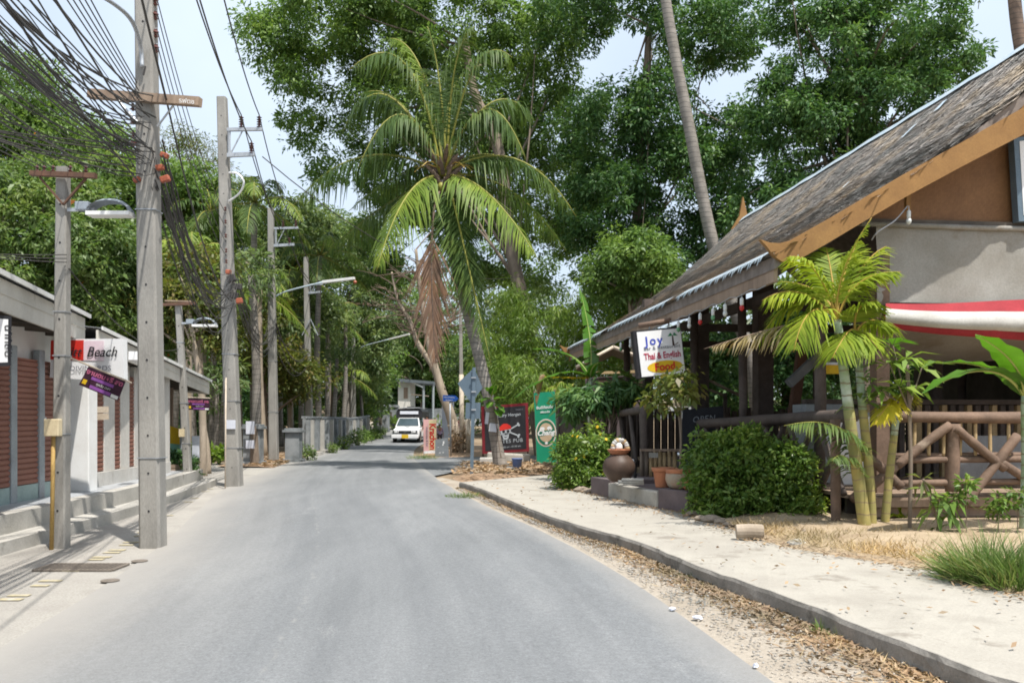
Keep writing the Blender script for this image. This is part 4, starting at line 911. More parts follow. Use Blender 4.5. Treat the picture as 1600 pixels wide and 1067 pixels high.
tree('understory_tree', 'rust and olive leaved tree behind the third tall pole', gz(415, 40), [P(415, 640, 40), P(410, 540, 40)],
     [ell(390, 540, 40, 40, 40, 2), ell(430, 570, 40, 45, 35, 2), ell(470, 600, 41, 40, 30, 2), ell(400, 480, 41, 50, 40, 2)], 100, 70, 0.6, 0.26, 'leaf_yellow', 26, 'trees on the left', r0=0.12, k_limbs=14)
tree('broadleaf_tree', 'dense green tree crowding behind the second and third poles', gz(350, 50), [P(350, 560, 50), P(345, 440, 50)],
     [ell(330, 400, 50, 70, 60, 3), ell(420, 420, 50, 60, 70, 3), ell(360, 330, 50, 50, 50, 3), ell(470, 380, 50, 60, 60, 3), ell(450, 480, 50, 80, 50, 3), ell(280, 470, 48, 70, 60, 3)], 280, 85, 0.8, 0.34, 'leaf_far', 27, 'trees on the left')
tree('broadleaf_tree', 'green tree beyond the grey wall, left of the bare tree', gz(520, 60), [P(520, 620, 60), P(520, 520, 60)],
     [ell(520, 450, 60, 70, 70, 3.5), ell(560, 540, 60, 60, 60, 3), ell(480, 550, 58, 60, 50, 3), ell(600, 480, 62, 50, 60, 3), ell(540, 380, 62, 60, 50, 3)], 260, 80, 0.85, 0.36, 'leaf_far', 28, 'trees on the left')
tree('broadleaf_tree', 'bright green tree over the white gatehouse', gz(660, 88), [P(660, 600, 88), P(660, 540, 88)],
     [ell(590, 570, 70, 40, 45, 3), ell(640, 530, 86, 60, 45, 3), ell(700, 560, 86, 50, 50, 3), ell(580, 635, 69, 25, 30, 1.6), ell(660, 470, 84, 70, 50, 3)], 200, 75, 0.9, 0.38, 'leaf_broad', 29, 'trees beyond the bend')
# central tall tree
tr = [P(845, 690, 38), P(833, 600, 38), P(818, 480, 38), P(800, 394, 38), P(777, 225, 38), P(743, 150, 38.5), P(725, 60, 39)]
tree('tall_tree', 'tallest bright green tree behind the coconut palm with a leaning grey trunk', gz(850, 38), tr,
     [ell(425, 70, 40, 50, 40, 2.5), ell(470, 165, 40, 45, 55, 2.5), ell(500, 40, 40, 90, 60, 3), ell(600, 60, 41, 90, 80, 3.5), ell(720, 40, 41, 110, 80, 3.5), ell(620, 170, 42, 90, 80, 3.5),
      ell(760, 150, 42, 110, 90, 3.5), ell(860, 60, 40, 70, 60, 3), ell(860, 190, 41, 70, 70, 3), ell(540, 240, 42, 70, 50, 3), ell(790, 290, 42, 80, 80, 3), ell(660, 300, 43, 90, 60, 3), ell(590, 400, 46, 50, 60, 3), ell(760, 400, 46, 60, 60, 3), ell(640, -40, 40, 180, 60, 3), ell(850, 400, 46, 70, 60, 3), ell(900, 300, 44, 50, 70, 3)],
     600, 95, 0.75, 0.3, 'leaf_broad', 31, None, r0=0.4, k_limbs=26, limb_r=0.07)
tree('dark_tree', 'dark broadleaf tree between the tall slender trunk and the coconut palm', gz(985, 36), [P(985, 560, 36), P(990, 430, 36), P(1000, 260, 36), P(1015, 40, 36)],
     [ell(940, 215, 36, 70, 70, 3), ell(1040, 190, 36, 80, 70, 3), ell(950, 330, 36, 70, 70, 3), ell(1070, 300, 36, 90, 80, 3), ell(1140, 230, 36, 50, 60, 3), ell(1010, 420, 35, 60, 50, 2.5), ell(1090, 60, 36, 80, 45, 3), ell(1150, 40, 36, 50, 50, 3), ell(900, 20, 37, 60, 40, 3), ell(1000, -30, 36, 80, 50, 3), ell(1130, 380, 36, 60, 50, 2.5), ell(970, 470, 35, 30, 30, 2)],
     430, 90, 0.62, 0.27, 'leaf_dark', 32, None, r0=0.3, k_limbs=24, limb_r=0.06)
tree('dark_tree', 'massive dense dark tree above the thatched roof', gz(1360, 31), [P(1350, 560, 31), P(1350, 400, 31), P(1345, 250, 31), P(1350, 100, 31)],
     [ell(1300, 100, 31, 90, 90, 3), ell(1400, 50, 31, 90, 80, 3), ell(1462, 95, 31, 60, 50, 2.4), ell(1270, 240, 31, 80, 90, 3), ell(1370, 190, 31, 110, 90, 3), ell(1215, 170, 31, 40, 70, 2.4), ell(1200, 330, 31, 60, 60, 2.5), ell(1330, 330, 31, 90, 60, 3), ell(1280, 10, 31, 80, 50, 2.5), ell(1480, 190, 31, 40, 40, 2)],
     420, 95, 0.52, 0.24, 'leaf_dark', 33, None, r0=0.34, k_limbs=34)
tree('bright_tree', 'lighter green small tree just left of the thatched roof edge', gz(1000, 31), [P(990, 560, 31), P(985, 470, 31), P(980, 420, 31)],
     [ell(985, 400, 31, 50, 40, 2), ell(1020, 440, 31, 45, 40, 2), ell(950, 430, 31, 30, 40, 1.6)], 90, 80, 0.5, 0.24, 'leaf_broad', 34, None, r0=0.1, k_limbs=14, bark='bark_pale')
# bamboo thicket: arching canes with drooping narrow leaves
t = thing('bamboo_clump', gz(880, 34), 'feathery yellow-green bamboo thicket left of the thatched roof', 'bamboo')
V, Fc, C = crown_geo([ell(850, 520, 34, 60, 60, 2), ell(930, 500, 34, 55, 50, 2), ell(820, 600, 33, 60, 45, 2), ell(900, 590, 34, 60, 50, 2), ell(800, 480, 36, 40, 40, 2), ell(960, 550, 34, 40, 40, 1.5), ell(780, 570, 35, 40, 60, 2)], 330, 95, 0.6, 0.24, 35, wl=0.16, droop=0.9, shell=0.2)
np_obj('foliage', V, Fc, M['leaf_bamboo'], t)
for i in range(16):
    b0 = gz(840 + 5 * i, 34 + R.uniform(-0.8, 0.8)); e = Vector(C[R.randrange(len(C))])
    part('cane', M['areca_cane_pale'], t, lambda m: m.tube(bez(b0, Vector((b0.x, b0.y, e.z + 1)), e, 8), [0.045 - 0.004 * j for j in range(9)], 6), smooth=True)
# trees behind the restaurant, seen through its open sides
tree('dark_tree', 'dark green shrubby tree seen through the open side of the restaurant', gz(1230, 33), [P(1230, 560, 33), P(1230, 520, 33)],
     [ell(1120, 560, 33, 70, 60, 2), ell(1230, 540, 33, 70, 70, 2), ell(1340, 560, 33, 70, 60, 2), ell(1200, 620, 32, 120, 40, 2)], 170, 80, 0.55, 0.26, 'leaf_dark', 36, 'trees behind the restaurant', k_limbs=10)
tree('dark_tree', 'dark green shrubby tree behind the right end of the restaurant deck', gz(1500, 27), [P(1500, 600, 27), P(1500, 540, 27)],
     [ell(1450, 570, 27, 80, 60, 2), ell(1560, 580, 27, 90, 60, 2), ell(1640, 540, 27, 80, 90, 2)], 130, 80, 0.5, 0.24, 'leaf_dark', 37, 'trees behind the restaurant', k_limbs=10)
# woodland far behind: one mass nobody could count
def mass(name, ells, n, per, cr, L, leaf, seed, label):
    V, Fc, C = crown_geo(ells, n, per, cr, L, seed, shell=0.1); return tag(np_obj(name, V, Fc, M[leaf], None), label, 'woodland', kind='stuff')
rg = random.Random(5)
wl = []
for i in range(46):
    x = -64 + i * 2.9; y = 92 + rg.uniform(-6, 10) + (0 if x > -25 else -0.5 * (-25 - x))
    wl.append((np.array((x, y, th(y) + rg.uniform(3.0, 5.5))), np.array((3.6, 3.5, rg.uniform(4, 6.5)))))
mass('far_woodland', wl, 900, 48, 1.5, 0.6, 'leaf_far', 40, 'far green woodland closing the view beyond the bend')
wl = []
for i in range(20):
    y = 26 + i * 2.4; x = -17.5 - rg.uniform(0, 4) + (0.05 * (y - 26))
    wl.append((np.array((x, y, rg.uniform(1.5, 4))), np.array((2.6, 2.4, rg.uniform(2.0, 3.2)))))
mass('thicket', wl, 520, 62, 0.85, 0.34, 'leaf_dark', 41, 'dark undergrowth deep behind the grey wall and slim trunks')
wl = [(np.array((P(x, y, 90).x, 90, P(x, y, 90).z)), np.array((3.5, 2.5, 3.0))) for x, y in ((610, 600), (640, 620), (670, 610), (700, 630), (690, 580), (650, 570), (730, 600))]
mass('thicket', wl, 200, 60, 1.1, 0.5, 'leaf_dark', 44, 'dark greenery right behind the white gatehouse')
wl = [(np.array((8 + 3.2 * i, 42 + rg.uniform(-2, 3), rg.uniform(3, 6))), np.array((3, 2.5, 4.5))) for i in range(9)]
mass('thicket', wl, 330, 60, 0.9, 0.36, 'leaf_far', 42, 'green thicket far behind the thatched restaurant')
wl = [(np.array((P(x, y, 66).x, 66 + rg.uniform(-3, 6), P(x, y, 66).z)), np.array((3.2, 2.5, 2.6))) for x, y in ((480, 520), (520, 600), (450, 620), (545, 610), (760, 560), (800, 600), (830, 500), (760, 640), (860, 640), (780, 480), (400, 600), (420, 520))]
mass('thicket', wl, 420, 60, 0.9, 0.38, 'leaf_far', 43, 'mixed greenery filling the gap beyond the side road')
# slender trunks on the left, each with a small feathery head
stems = [(293, 30, 470, 0.11), (335, 34, 600, 0.10), (400, 31, 430, 0.16), (412, 36, 450, 0.16), (345, 40, 430, 0.13), (305, 38, 520, 0.12), (455, 42, 520, 0.12), (470, 46, 500, 0.14), (519, 47, 560, 0.12), (508, 55, 530, 0.16), (548, 60, 560, 0.14), (534, 52, 500, 0.13), (378, 44, 470, 0.12), (440, 52, 540, 0.13), (565, 64, 600, 0.12), (325, 46, 470, 0.14), (270, 36, 480, 0.13), (250, 40, 480, 0.13)]
for i, (px, Y, ytop, r_) in enumerate(stems):
    b0 = gz(px, Y); top = P(px + R.uniform(-8, 8), ytop, Y)
    t = thing('slender_tree', b0, 'slender bare trunk standing among the shaded trees behind the left wall', 'tree', 'slender trunks in the shade on the left')
    pts = spline([b0 - UP * 0.1, b0.lerp(top, 0.5) + Vector((R.uniform(-0.12, 0.12), 0, 0)), top], 5)
    part('trunk', M['palm_trunk' if i % 3 else 'bark_pale'], t, lambda m: m.tube(pts, [r_ * (1.15 - 0.4 * j / 10) for j in range(11)], 8), smooth=True)
    V, Fc, C = crown_geo([(np.array(top), np.array((1.1, 1.1, 0.8)))], 14, 45, 0.6, 0.3, 60 + i, wl=0.25, droop=0.6)
    np_obj('crown', V, Fc, M['leaf_far'], t)
# the pale crooked stem in front of the dark gap, beside the far eave end
st = spline([gz(324, 25), P(322, 700, 25), P(316, 660, 25), P(318, 630, 25), P(312, 560, 25), P(318, 500, 25), P(330, 470, 25)], 4)
t = thing('crooked_stem', gz(324, 25), 'pale crooked tree stem beside the far end of the eave', 'tree')
part('trunk', M['bark_pale'], t, lambda m: m.tube(st, [0.12 - 0.0025 * j for j in range(len(st))], 8), smooth=True)
V, Fc, C = crown_geo([(np.array(P(325, 460, 25)), np.array((1.0, 1.0, 0.6)))], 14, 40, 0.45, 0.22, 90); np_obj('crown', V, Fc, M['leaf_left'], t)
# bright low plants behind the pavement end
for i, x in enumerate((306, 318, 331, 344, 357)):
    c = P(x, 712, 30 + 0.3 * (i % 2))
    V, Fc, C = crown_geo([(np.array((c.x, c.y, 0.35)), np.array((0.24, 0.2, 0.22)))], 10, 16, 0.14, 0.22, 100 + i, droop=-0.2)
    t = thing('bedding_plant', (c.x, c.y, 0), ('leftmost', 'second', 'middle', 'fourth', 'rightmost')[i] + ' bright leafy bedding plant at the end of the left pavement', 'plant', 'row of bright bedding plants'); np_obj('foliage', V, Fc, M['leaf_bamboo'], t)
    part('stem', M['bark'], t, lambda m: m.tube([(c.x, c.y, -0.02), (c.x, c.y, 0.3)], 0.015, 5))

# ---------------------------------------------------------------- palms
def frond_geo(pts, pairs, llen, width, droop, t0=0.12, fwd=0.6, side=1.0, lift=0.0, rng=R, both=True, ragged=0.12):
    """leaflets along a rachis; returns verts and quads"""
    V = []; Q = []; n = len(pts) - 1
    def at_t(t):
        x = t * n; i = min(int(x), n - 1); return pts[i].lerp(pts[i + 1], x - i), (pts[i + 1] - pts[i]).normalized()
    for k in range(pairs):
        t = t0 + (1 - t0) * (k + 0.5) / pairs; p, tg = at_t(t)
        sd = tg.cross(UP); sd = sd.normalized() if sd.length > 0.15 else Vector((1, 0, 0))
        nrm = sd.cross(tg)
        shape = math.sin(math.pi * min(1, 0.22 + 0.80 * t)) ** 0.6 * (1 if t < 0.95 else 0.6)
        for s in (-1, 1):
            if rng.random() < 0.06: continue
            l = llen * shape * rng.uniform(1 - ragged * 2, 1 + ragged)
            d = (sd * s * side + tg * fwd * (0.5 + t) + nrm * lift + Vector((rng.uniform(-1, 1), rng.uniform(-1, 1), rng.uniform(-1, 1))) * 0.14).normalized()
            dn = droop * rng.uniform(0.75, 1.25); a1 = min(1.1, 0.38 * dn); a2 = min(1.5, 1.05 * dn)
            q1 = p + (d * math.cos(a1) - UP * math.sin(a1)) * l * 0.5; q2 = q1 + (d * math.cos(a2) - UP * math.sin(a2)) * l * 0.5
            wv = (tg - d * tg.dot(d)); wv = wv.normalized() * width * (0.6 + 0.4 * shape)
            b0 = len(V)
            V += [p - wv * 0.25, p + wv * 0.25, q1 + wv * 0.5, q1 - wv * 0.5, q2 + wv * 0.08, q2 - wv * 0.08]
            Q += [(b0, b0 + 1, b0 + 2, b0 + 3), (b0 + 3, b0 + 2, b0 + 4, b0 + 5)]
    return V, Q
def frond(par, pts, pairs, llen, width, droop, leaf, rach='rachis', r0=0.03, name='frond', **kw):
    V, Q = frond_geo(pts, pairs, llen, width, droop, **kw)
    o = np_obj(name, [tuple(v) for v in V], Q, M[leaf], par)
    n = len(pts)
    part('rachis', M[rach], o, lambda m: m.tube(pts, [r0 * (1 - 0.85 * j / n) for j in range(n)], 5), smooth=True)
    return o
# the coconut palm in the middle
YP = 26.4
root = G(785, 737); crown_c = P(694, 283, YP)
t = thing('coconut_palm', (root.x, root.y, 0), 'coconut palm with a full crown standing in the middle of the view', 'palm')
tp = spline([Vector((root.x, root.y, -0.15)), P(775, 690, root.y), P(761, 610, root.y), P(739, 520, YP), P(716, 430, YP), P(703, 360, YP), crown_c], 6)
part('trunk', M['palm_trunk'], t, lambda m: m.tube(tp, [(0.36, 0.29, 0.235, 0.205, 0.19, 0.18, 0.17)[min(j, 6)] for j in range(len(tp))], 12), smooth=True)
def crown_heart(m):
    for i in range(26):
        a = i * 2.4; p = crown_c + Vector((0.16 * math.cos(a), 0.16 * math.sin(a), -0.5 + 0.045 * i)); e = p + Vector((0.45 * math.cos(a), 0.45 * math.sin(a), 0.35))
        m.tube([p, p.lerp(e, 0.6), e], [0.07, 0.06, 0.03], 5)
part('heart', M['palm_trunk_brown'], t, crown_heart)
part('flower_stalks', M['rachis_orange'], t, lambda m: [m.tube(bez(crown_c + UP * 0.2, crown_c + Vector((0.5 * math.cos(a), 0.5 * math.sin(a), 0.7)), crown_c + Vector((0.9 * math.cos(a), 0.9 * math.sin(a), 0.35 + 0.2 * math.sin(3 * a))), 4), 0.015, 4) for a in [0.5 * k for k in range(13)]])
for k in range(7):
    a = k * 0.9; part('coconut', M['rachis' if k % 2 else 'palm_trunk_brown'], t, lambda m: m.lathe(crown_c + Vector((0.3 * math.cos(a), 0.3 * math.sin(a), -0.35 + 0.05 * (k % 3))), [(0.02, -0.13), (0.09, -0.08), (0.12, 0), (0.09, 0.09), (0.02, 0.13)], 8), smooth=True)
# (control px, tip px, tip depth offset, leaf, leaflet length, droop)
FR = [((560, 190), (458, 322), 0.2, 'frond_green', 1.05, 1.0), ((610, 300), (505, 398), 1.4, 'frond_green', 0.9, 0.9), ((632, 262), (588, 425), -2.0, 'frond_bright', 1.0, 0.9),
      ((758, 262), (842, 408), -2.0, 'frond_bright', 1.0, 0.85), ((812, 190), (900, 338), 0.0, 'frond_green', 1.1, 1.0), ((800, 260), (884, 392), 1.8, 'frond_green', 0.9, 0.9),
      ((712, 330), (768, 572), -1.2, 'frond_green', 0.8, 0.45), ((722, 360), (752, 520), -0.9, 'frond_green', 0.75, 0.5), ((690, 340), (735, 500), -0.7, 'frond_green', 0.7, 0.5), ((600, 60), (536, 205), 0.4, 'frond_green', 1.05, 1.0), ((650, 10), (545, 110), -1.2, 'frond_green', 1.0, 1.0),
      ((668, 60), (610, 60), 0.6, 'frond_bright', 0.95, 0.9), ((690, 100), (668, 42), 0.0, 'frond_green', 0.8, 0.5), ((700, 60), (742, 42), -0.6, 'frond_green', 0.95, 0.9),
      ((735, 30), (800, 90), -1.0, 'frond_green', 1.0, 1.0), ((770, 90), (835, 190), 0.8, 'frond_green', 1.05, 1.0), ((630, 90), (560, 262), -1.2, 'frond_green', 1.0, 1.05),
      ((760, 80), (822, 250), -1.0, 'frond_green', 1.0, 1.0),
      ((660, 230), (545, 330), 2.2, 'frond_green', 0.95, 0.9), ((735, 210), (850, 270), 2.4, 'frond_green', 0.95, 0.9), ((690, 150), (720, 120), 1.8, 'frond_green', 0.9, 0.7),
      ((625, 110), (560, 150), 1.6, 'frond_green', 1.0, 1.0)]
for i, (c, tip, dy, leaf, ll, dr) in enumerate(FR):
    base = crown_c + Vector((0.1 * math.cos(i), 0.1 * math.sin(i), 0.15))
    pts = bez(base, P(c[0], c[1], YP + dy * 0.45), P(tip[0], tip[1], YP + dy), 14)
    frond(t, pts, 92, ll * 1.4, 0.05, dr * 1.25, leaf, 'rachis', 0.045, t0=0.14, ragged=0.24)
pts = bez(crown_c - UP * 0.2, P(676, 300, YP - 0.8), P(675, 372, YP - 0.9), 4)[:-1] + bez(P(675, 372, YP - 0.9), P(672, 460, YP - 0.9), P(682, 575, YP - 0.7), 10)
frond(t, pts, 80, 1.15, 0.05, 0.35, 'frond_brown', 'palm_trunk_brown', 0.04, name='dead_frond', t0=0.28, side=0.62, fwd=1.4, ragged=0.4)
part('paper_notice', M['paper'], t, lambda m: m.box(P(771, 668, root.y - 0.21), (0.24, 0.012, 0.24), Matrix.Rotation(rad(6), 3, 'Y')))
part('paper_notice', M['paper'], t, lambda m: m.box(P(761, 653, root.y - 0.2), (0.1, 0.012, 0.34), Matrix.Rotation(rad(6), 3, 'Y')))

def auto_palm(name, label, base, top, r0, flen, nf, leaf, pairs, ll, seed, bark='palm_trunk', group=None, wid=0.06, dr=0.9, el=(-25, 75)):
    rr = random.Random(seed); t_ = thing(name, base, label, 'palm', group); top = Vector(top); base = Vector(base)
    pts_ = spline([base - UP * 0.1, base.lerp(top, 0.5) + Vector((rr.uniform(-0.2, 0.2), 0, 0)), top], 6)
    part('trunk', M[bark], t_, lambda m: m.tube(pts_, [r0 * (1.2 - 0.4 * j / 12) for j in range(13)], 9), smooth=True)
    for k in range(nf):
        a = k * 2.399 + rr.uniform(-0.2, 0.2); e = rad(el[0] + (el[1] - el[0]) * (k + 0.5) / nf); L_f = flen * rr.uniform(0.85, 1.1)
        d = Vector((math.cos(a) * math.cos(e), math.sin(a) * math.cos(e), math.sin(e)))
        tip = top + Vector((math.cos(a), math.sin(a), 0)) * L_f * 0.85 * max(0.35, math.cos(e)) + UP * L_f * (math.sin(e) * 0.55 - 0.42)
        frond(t_, bez(top, top + d * L_f * 0.62, tip, 9), pairs, ll, wid, dr, leaf if k % 5 else 'frond_bright', 'rachis', 0.035, rng=rr)
    return t_
auto_palm('coconut_palm', 'coconut palm with arching fronds between the second and third poles', gz(398, 41), P(398, 318, 41), 0.16, 3.9, 16, 'frond_green', 34, 0.85, 71)
auto_palm('coconut_palm', 'lower palm with pale drooping fronds behind the second pole', gz(372, 37), P(372, 440, 37), 0.15, 3.4, 13, 'frond_bright', 30, 0.8, 72)
auto_palm('coconut_palm', 'leafy palm above the grey wall between third and fourth poles', gz(455, 48), P(455, 420, 48), 0.15, 3.8, 14, 'frond_green', 30, 0.85, 73)
auto_palm('small_palm', 'small dark palm over the far end of the grey wall', gz(540, 58), P(540, 585, 58), 0.12, 3.0, 11, 'frond_green', 24, 0.8, 74)
auto_palm('small_palm', 'small palm behind the fluorescent lamp arm', gz(512, 54), P(512, 492, 54), 0.13, 3.4, 12, 'frond_green', 26, 0.85, 75)
auto_palm('coconut_palm', 'palm with one pale split frond above the short lamp pole', gz(155, 38), P(155, 262, 38), 0.15, 2.8, 10, 'frond_bright', 28, 0.7, 76, el=(10, 85))
auto_palm('fan_of_palm', 'young palm with low fan of fronds beside the green banner', Vector((1.9, 29.5, 0)), Vector((1.9, 29.5, 2.1)), 0.12, 1.9, 13, 'frond_bright', 26, 0.5, 77, el=(-10, 80))
auto_palm('coconut_palm', 'tall palm over the yellowing tree between second and third poles', gz(330, 44), P(330, 330, 44), 0.14, 3.6, 15, 'frond_green', 34, 0.85, 78)
auto_palm('coconut_palm', 'palm crown touching the coconut palm fronds from the left', gz(500, 44), P(500, 400, 44), 0.14, 3.6, 14, 'frond_green', 34, 0.85, 79)
auto_palm('small_palm', 'thin palm rising behind the slim lamp pole', gz(300, 33), P(300, 400, 33), 0.1, 2.6, 12, 'frond_bright', 30, 0.65, 80)
# slender trunks of palms whose heads are out of the picture
def bare_palm(label, pts_, r0, r1, bark, head):
    t_ = thing('tall_palm', (pts_[0].x, pts_[0].y, 0), label, 'palm')
    q_ = spline(pts_, 6); n = len(q_)
    part('trunk', M[bark], t_, lambda m: m.tube(q_, [r0 + (r1 - r0) * j / n for j in range(n)], 12), smooth=True)
    for k in range(12):
        a = k * 2.4; frond(t_, bez(q_[-1], q_[-1] + Vector((math.cos(a) * 1.8, math.sin(a) * 1.8, 1.5 - 0.15 * k)), q_[-1] + Vector((math.cos(a) * 3.6, math.sin(a) * 3.6, 0.3 - 0.25 * k)), 8), 30, 0.9, 0.06, 0.9, 'frond_green', 'rachis', 0.04)
Yt = 30
bare_palm('tall slender pale palm trunk leaning left behind the thatched roof', [Vector((P(1196, 700, Yt).x, Yt, 0)), P(1184, 645, Yt), P(1168, 545, Yt), P(1115, 385, Yt), P(1075, 190, Yt), P(1040, 0, Yt), P(1010, -240, Yt)], 0.26, 0.15, 'palm_trunk', None)
bare_palm('brown palm trunk crossing the top right corner', [Vector((P(1650, 700, 24).x, 24, 0)), P(1640, 400, 24), P(1602, 120, 24), P(1585, 0, 24), P(1570, -220, 24)], 0.2, 0.15, 'palm_trunk_brown', None)

# bare tree with pale forked trunk at the corner
b0 = gz(716, 39.5); Yc = 39.5
t = thing('bare_tree', b0, 'leafless pale tree with forked trunk and reddish twigs at the corner', 'tree')
main = spline([b0, P(706, 655, Yc), P(690, 610, Yc), P(672, 545, Yc), P(664, 500, Yc), P(655, 440, Yc), P(650, 390, Yc)], 4)
fork = spline([P(692, 610, Yc), P(675, 570, Yc), P(652, 535, Yc), P(640, 500, Yc), P(622, 470, Yc), P(612, 425, Yc)], 4)
third = spline([P(672, 545, Yc), P(690, 520, Yc), P(705, 500, Yc), P(718, 470, Yc)], 4)
part('trunk', M['bark_pale'], t, lambda m: m.tube(main, [0.26 - 0.0085 * j for j in range(len(main))], 10), smooth=True)
part('limb', M['bark_pale'], t, lambda m: m.tube(fork, [0.16 - 0.006 * j for j in range(len(fork))], 8), smooth=True)
part('limb', M['bark_pale'], t, lambda m: m.tube(third, [0.09 - 0.005 * j for j in range(len(third))], 7), smooth=True)
def twigs(m):
    rr = random.Random(9)
    starts = main[14:] + fork[9:] + third[6:]
    for i in range(85):
        s = rr.choice(starts); L_t = rr.uniform(0.6, 2.2); a = rr.uniform(0, 6.28)
        e = s + Vector((math.cos(a) * L_t, math.sin(a) * L_t * 0.6, rr.uniform(-0.2, 0.8) * L_t))
        mid = s.lerp(e, 0.5) + Vector((rr.uniform(-0.2, 0.2), 0, rr.uniform(0, 0.3)))
        q_ = bez(s, mid, e, 5); m.tube(q_, [0.035 - 0.005 * j for j in range(6)], 4, False)
        for k in range(3):
            f = q_[rr.randrange(2, 6)]; m.tube([f, f + Vector((rr.uniform(-0.5, 0.5), rr.uniform(-0.3, 0.3), rr.uniform(-0.1, 0.5)))], [0.015, 0.006], 3, False)
part('twigs', pm('twig', (0.23, 0.165, 0.125), (0.16, 0.115, 0.09), 4, 0.9, 0.1), t, twigs)
# ---------------------------------------------------------------- thatched restaurant
PHI = math.atan(0.11); RO = Vector((3.22, 11.0, 0)); RB = Vector((math.cos(PHI), math.sin(PHI), 0)); RA = Vector((-math.sin(PHI), math.cos(PHI), 0))
rest = thing('thatched_restaurant', RO, 'open-sided restaurant with a steep grey thatched roof and ochre bargeboard', 'restaurant', rz=PHI)
def ray(px, py): return Vector(((px - CX) / F, 1, -(py - HY) / F))
EYE = Vector((0, 0, H))
def loc(p): q_ = p - RO; return Vector((q_.dot(RB), q_.dot(RA), p.z))
def Lv(px, py, v):
    r_ = ray(px, py); k = (v - (EYE - RO).dot(RA)) / r_.dot(RA); return loc(EYE + r_ * k)
def Lu(px, py, u):
    r_ = ray(px, py); k = (u - (EYE - RO).dot(RB)) / r_.dot(RB); return loc(EYE + r_ * k)
def W(u, v, z): return RO + RB * u + RA * v + UP * z
def rp(name, mat, fn, par=None, smooth=False, bevel=0.0): return part(name, M[mat], par or rest, fn, False, smooth, bevel)
PROF = [(0.0, 3.51), (0.8, 3.93), (1.6, 4.42), (2.4, 4.97), (3.12, 5.5), (3.8, 6.08), (4.4, 6.62), (5.05, 7.25)]
VL = 14.5
def roof_z(u):
    u = u if u < 5.05 else 10.1 - u
    for (a, za), (b_, zb) in zip(PROF[:-1], PROF[1:]):
        if u <= b_: return za + (zb - za) * (u - a) / (b_ - a)
    return PROF[-1][1]
full = PROF + [(10.1 - u, z) for u, z in PROF[-2::-1]]
def roof_slab(m):
    nv = 30
    for dz, flip in ((0, False), (-0.16, True)):
        m.grid([[Vector((u, VL * j / nv, z + dz + (0.03 * math.sin(j * 1.9 + u * 2) if dz == 0 else 0))) for j in range(nv + 1)] for u, z in full])
    for v in (0, VL): m.grid([[Vector((u, v, z)), Vector((u, v, z - 0.16))] for u, z in full])
    for u, z in (full[0], full[-1]): m.grid([[Vector((u, 0, z)), Vector((u, 0, z - 0.16))], [Vector((u, VL, z)), Vector((u, VL, z - 0.16))]])
roof = rp('roof', 'thatch_base', roof_slab)
# thatch: thousands of overlapping grass bundles in courses
def thatch_geo():
    rng = np.random.default_rng(51); U = []; Vv = []
    prof = np.array(PROF); seg = np.sqrt(np.diff(prof[:, 0]) ** 2 + np.diff(prof[:, 1]) ** 2); cum = np.concatenate([[0], np.cumsum(seg)])
    tot = cum[-1]; N = 70000
    course = rng.integers(0, 40, N); s = (course + rng.uniform(0, 0.9, N)) / 40 * tot
    v = rng.uniform(-0.02, VL + 0.02, N)
    u = np.interp(s, cum, prof[:, 0]); z = np.interp(s, cum, prof[:, 1])
    ln = rng.uniform(0.16, 0.34, N); s2 = s - ln
    ue = np.interp(s2, cum, prof[:, 0]); ze = np.interp(s2, cum, prof[:, 1])
    s2 = np.maximum(s2, -0.07); ue = np.where(s2 < 0, ue + s2 * 0.86, ue); ze = np.where(s2 < 0, ze + s2 * 0.5, ze)
    dv = rng.normal(0, 0.06, N); w = rng.uniform(0.012, 0.034, N)
    lift0 = rng.uniform(0.0, 0.03, N); lift1 = rng.uniform(0.01, 0.075, N)
    A = np.stack([u, v, z + lift0], 1); B = np.stack([ue, v + dv, ze + lift1], 1)
    wv = np.stack([np.zeros(N), w, np.zeros(N)], 1)
    V = np.stack([A - wv, A + wv, B + wv * 0.5, B - wv * 0.5], 1).reshape(-1, 3)
    return V, np.arange(N * 4).reshape(N, 4)
V, Fc = thatch_geo()
M['thatch'] = leafm('thatch', [(0.36, 0.325, 0.295), (0.52, 0.48, 0.44), (0.62, 0.58, 0.54), (0.58, 0.52, 0.45), (0.44, 0.40, 0.37), (0.27, 0.24, 0.22)], 0.0, 0.95, spec=0.05)
o = np_obj('thatch', V, Fc, M['thatch'], roof, world=False); o['kind'] = 'stuff'
# tin flashing along ridge and eave, patches of tin on the slope
rp('ridge_flashing', 'tin_blue', lambda m: m.grid([[Vector((5.05 + du, VL * j / 24, 7.25 + dz + 0.05 + 0.012 * math.sin(j * 2.3))) for j in range(25)] for du, dz in ((-0.13, -0.09), (-0.02, 0.035), (0.02, 0.035), (0.13, -0.09))]), roof)
def eave_tin(m, j0, j1):
    for j in range(j0, j1):
        v = 0.15 + j * 0.084; w_ = 0.07; h = 0.075 + 0.035 * math.sin(j * 1.7)
        m.add([Vector((-0.085, v, 3.53)), Vector((-0.085, v + w_, 3.53)), Vector((-0.12, v + w_ * 0.5, 3.53 - h)), Vector((0.09, v, 3.64)), Vector((0.09, v + w_, 3.64))], [(0, 1, 2), (3, 4, 1, 0)])
for j0, j1 in ((0, 44), (52, 106), (114, 170)): rp('eave_flashing', 'tin_blue', lambda m: eave_tin(m, j0, j1), roof)
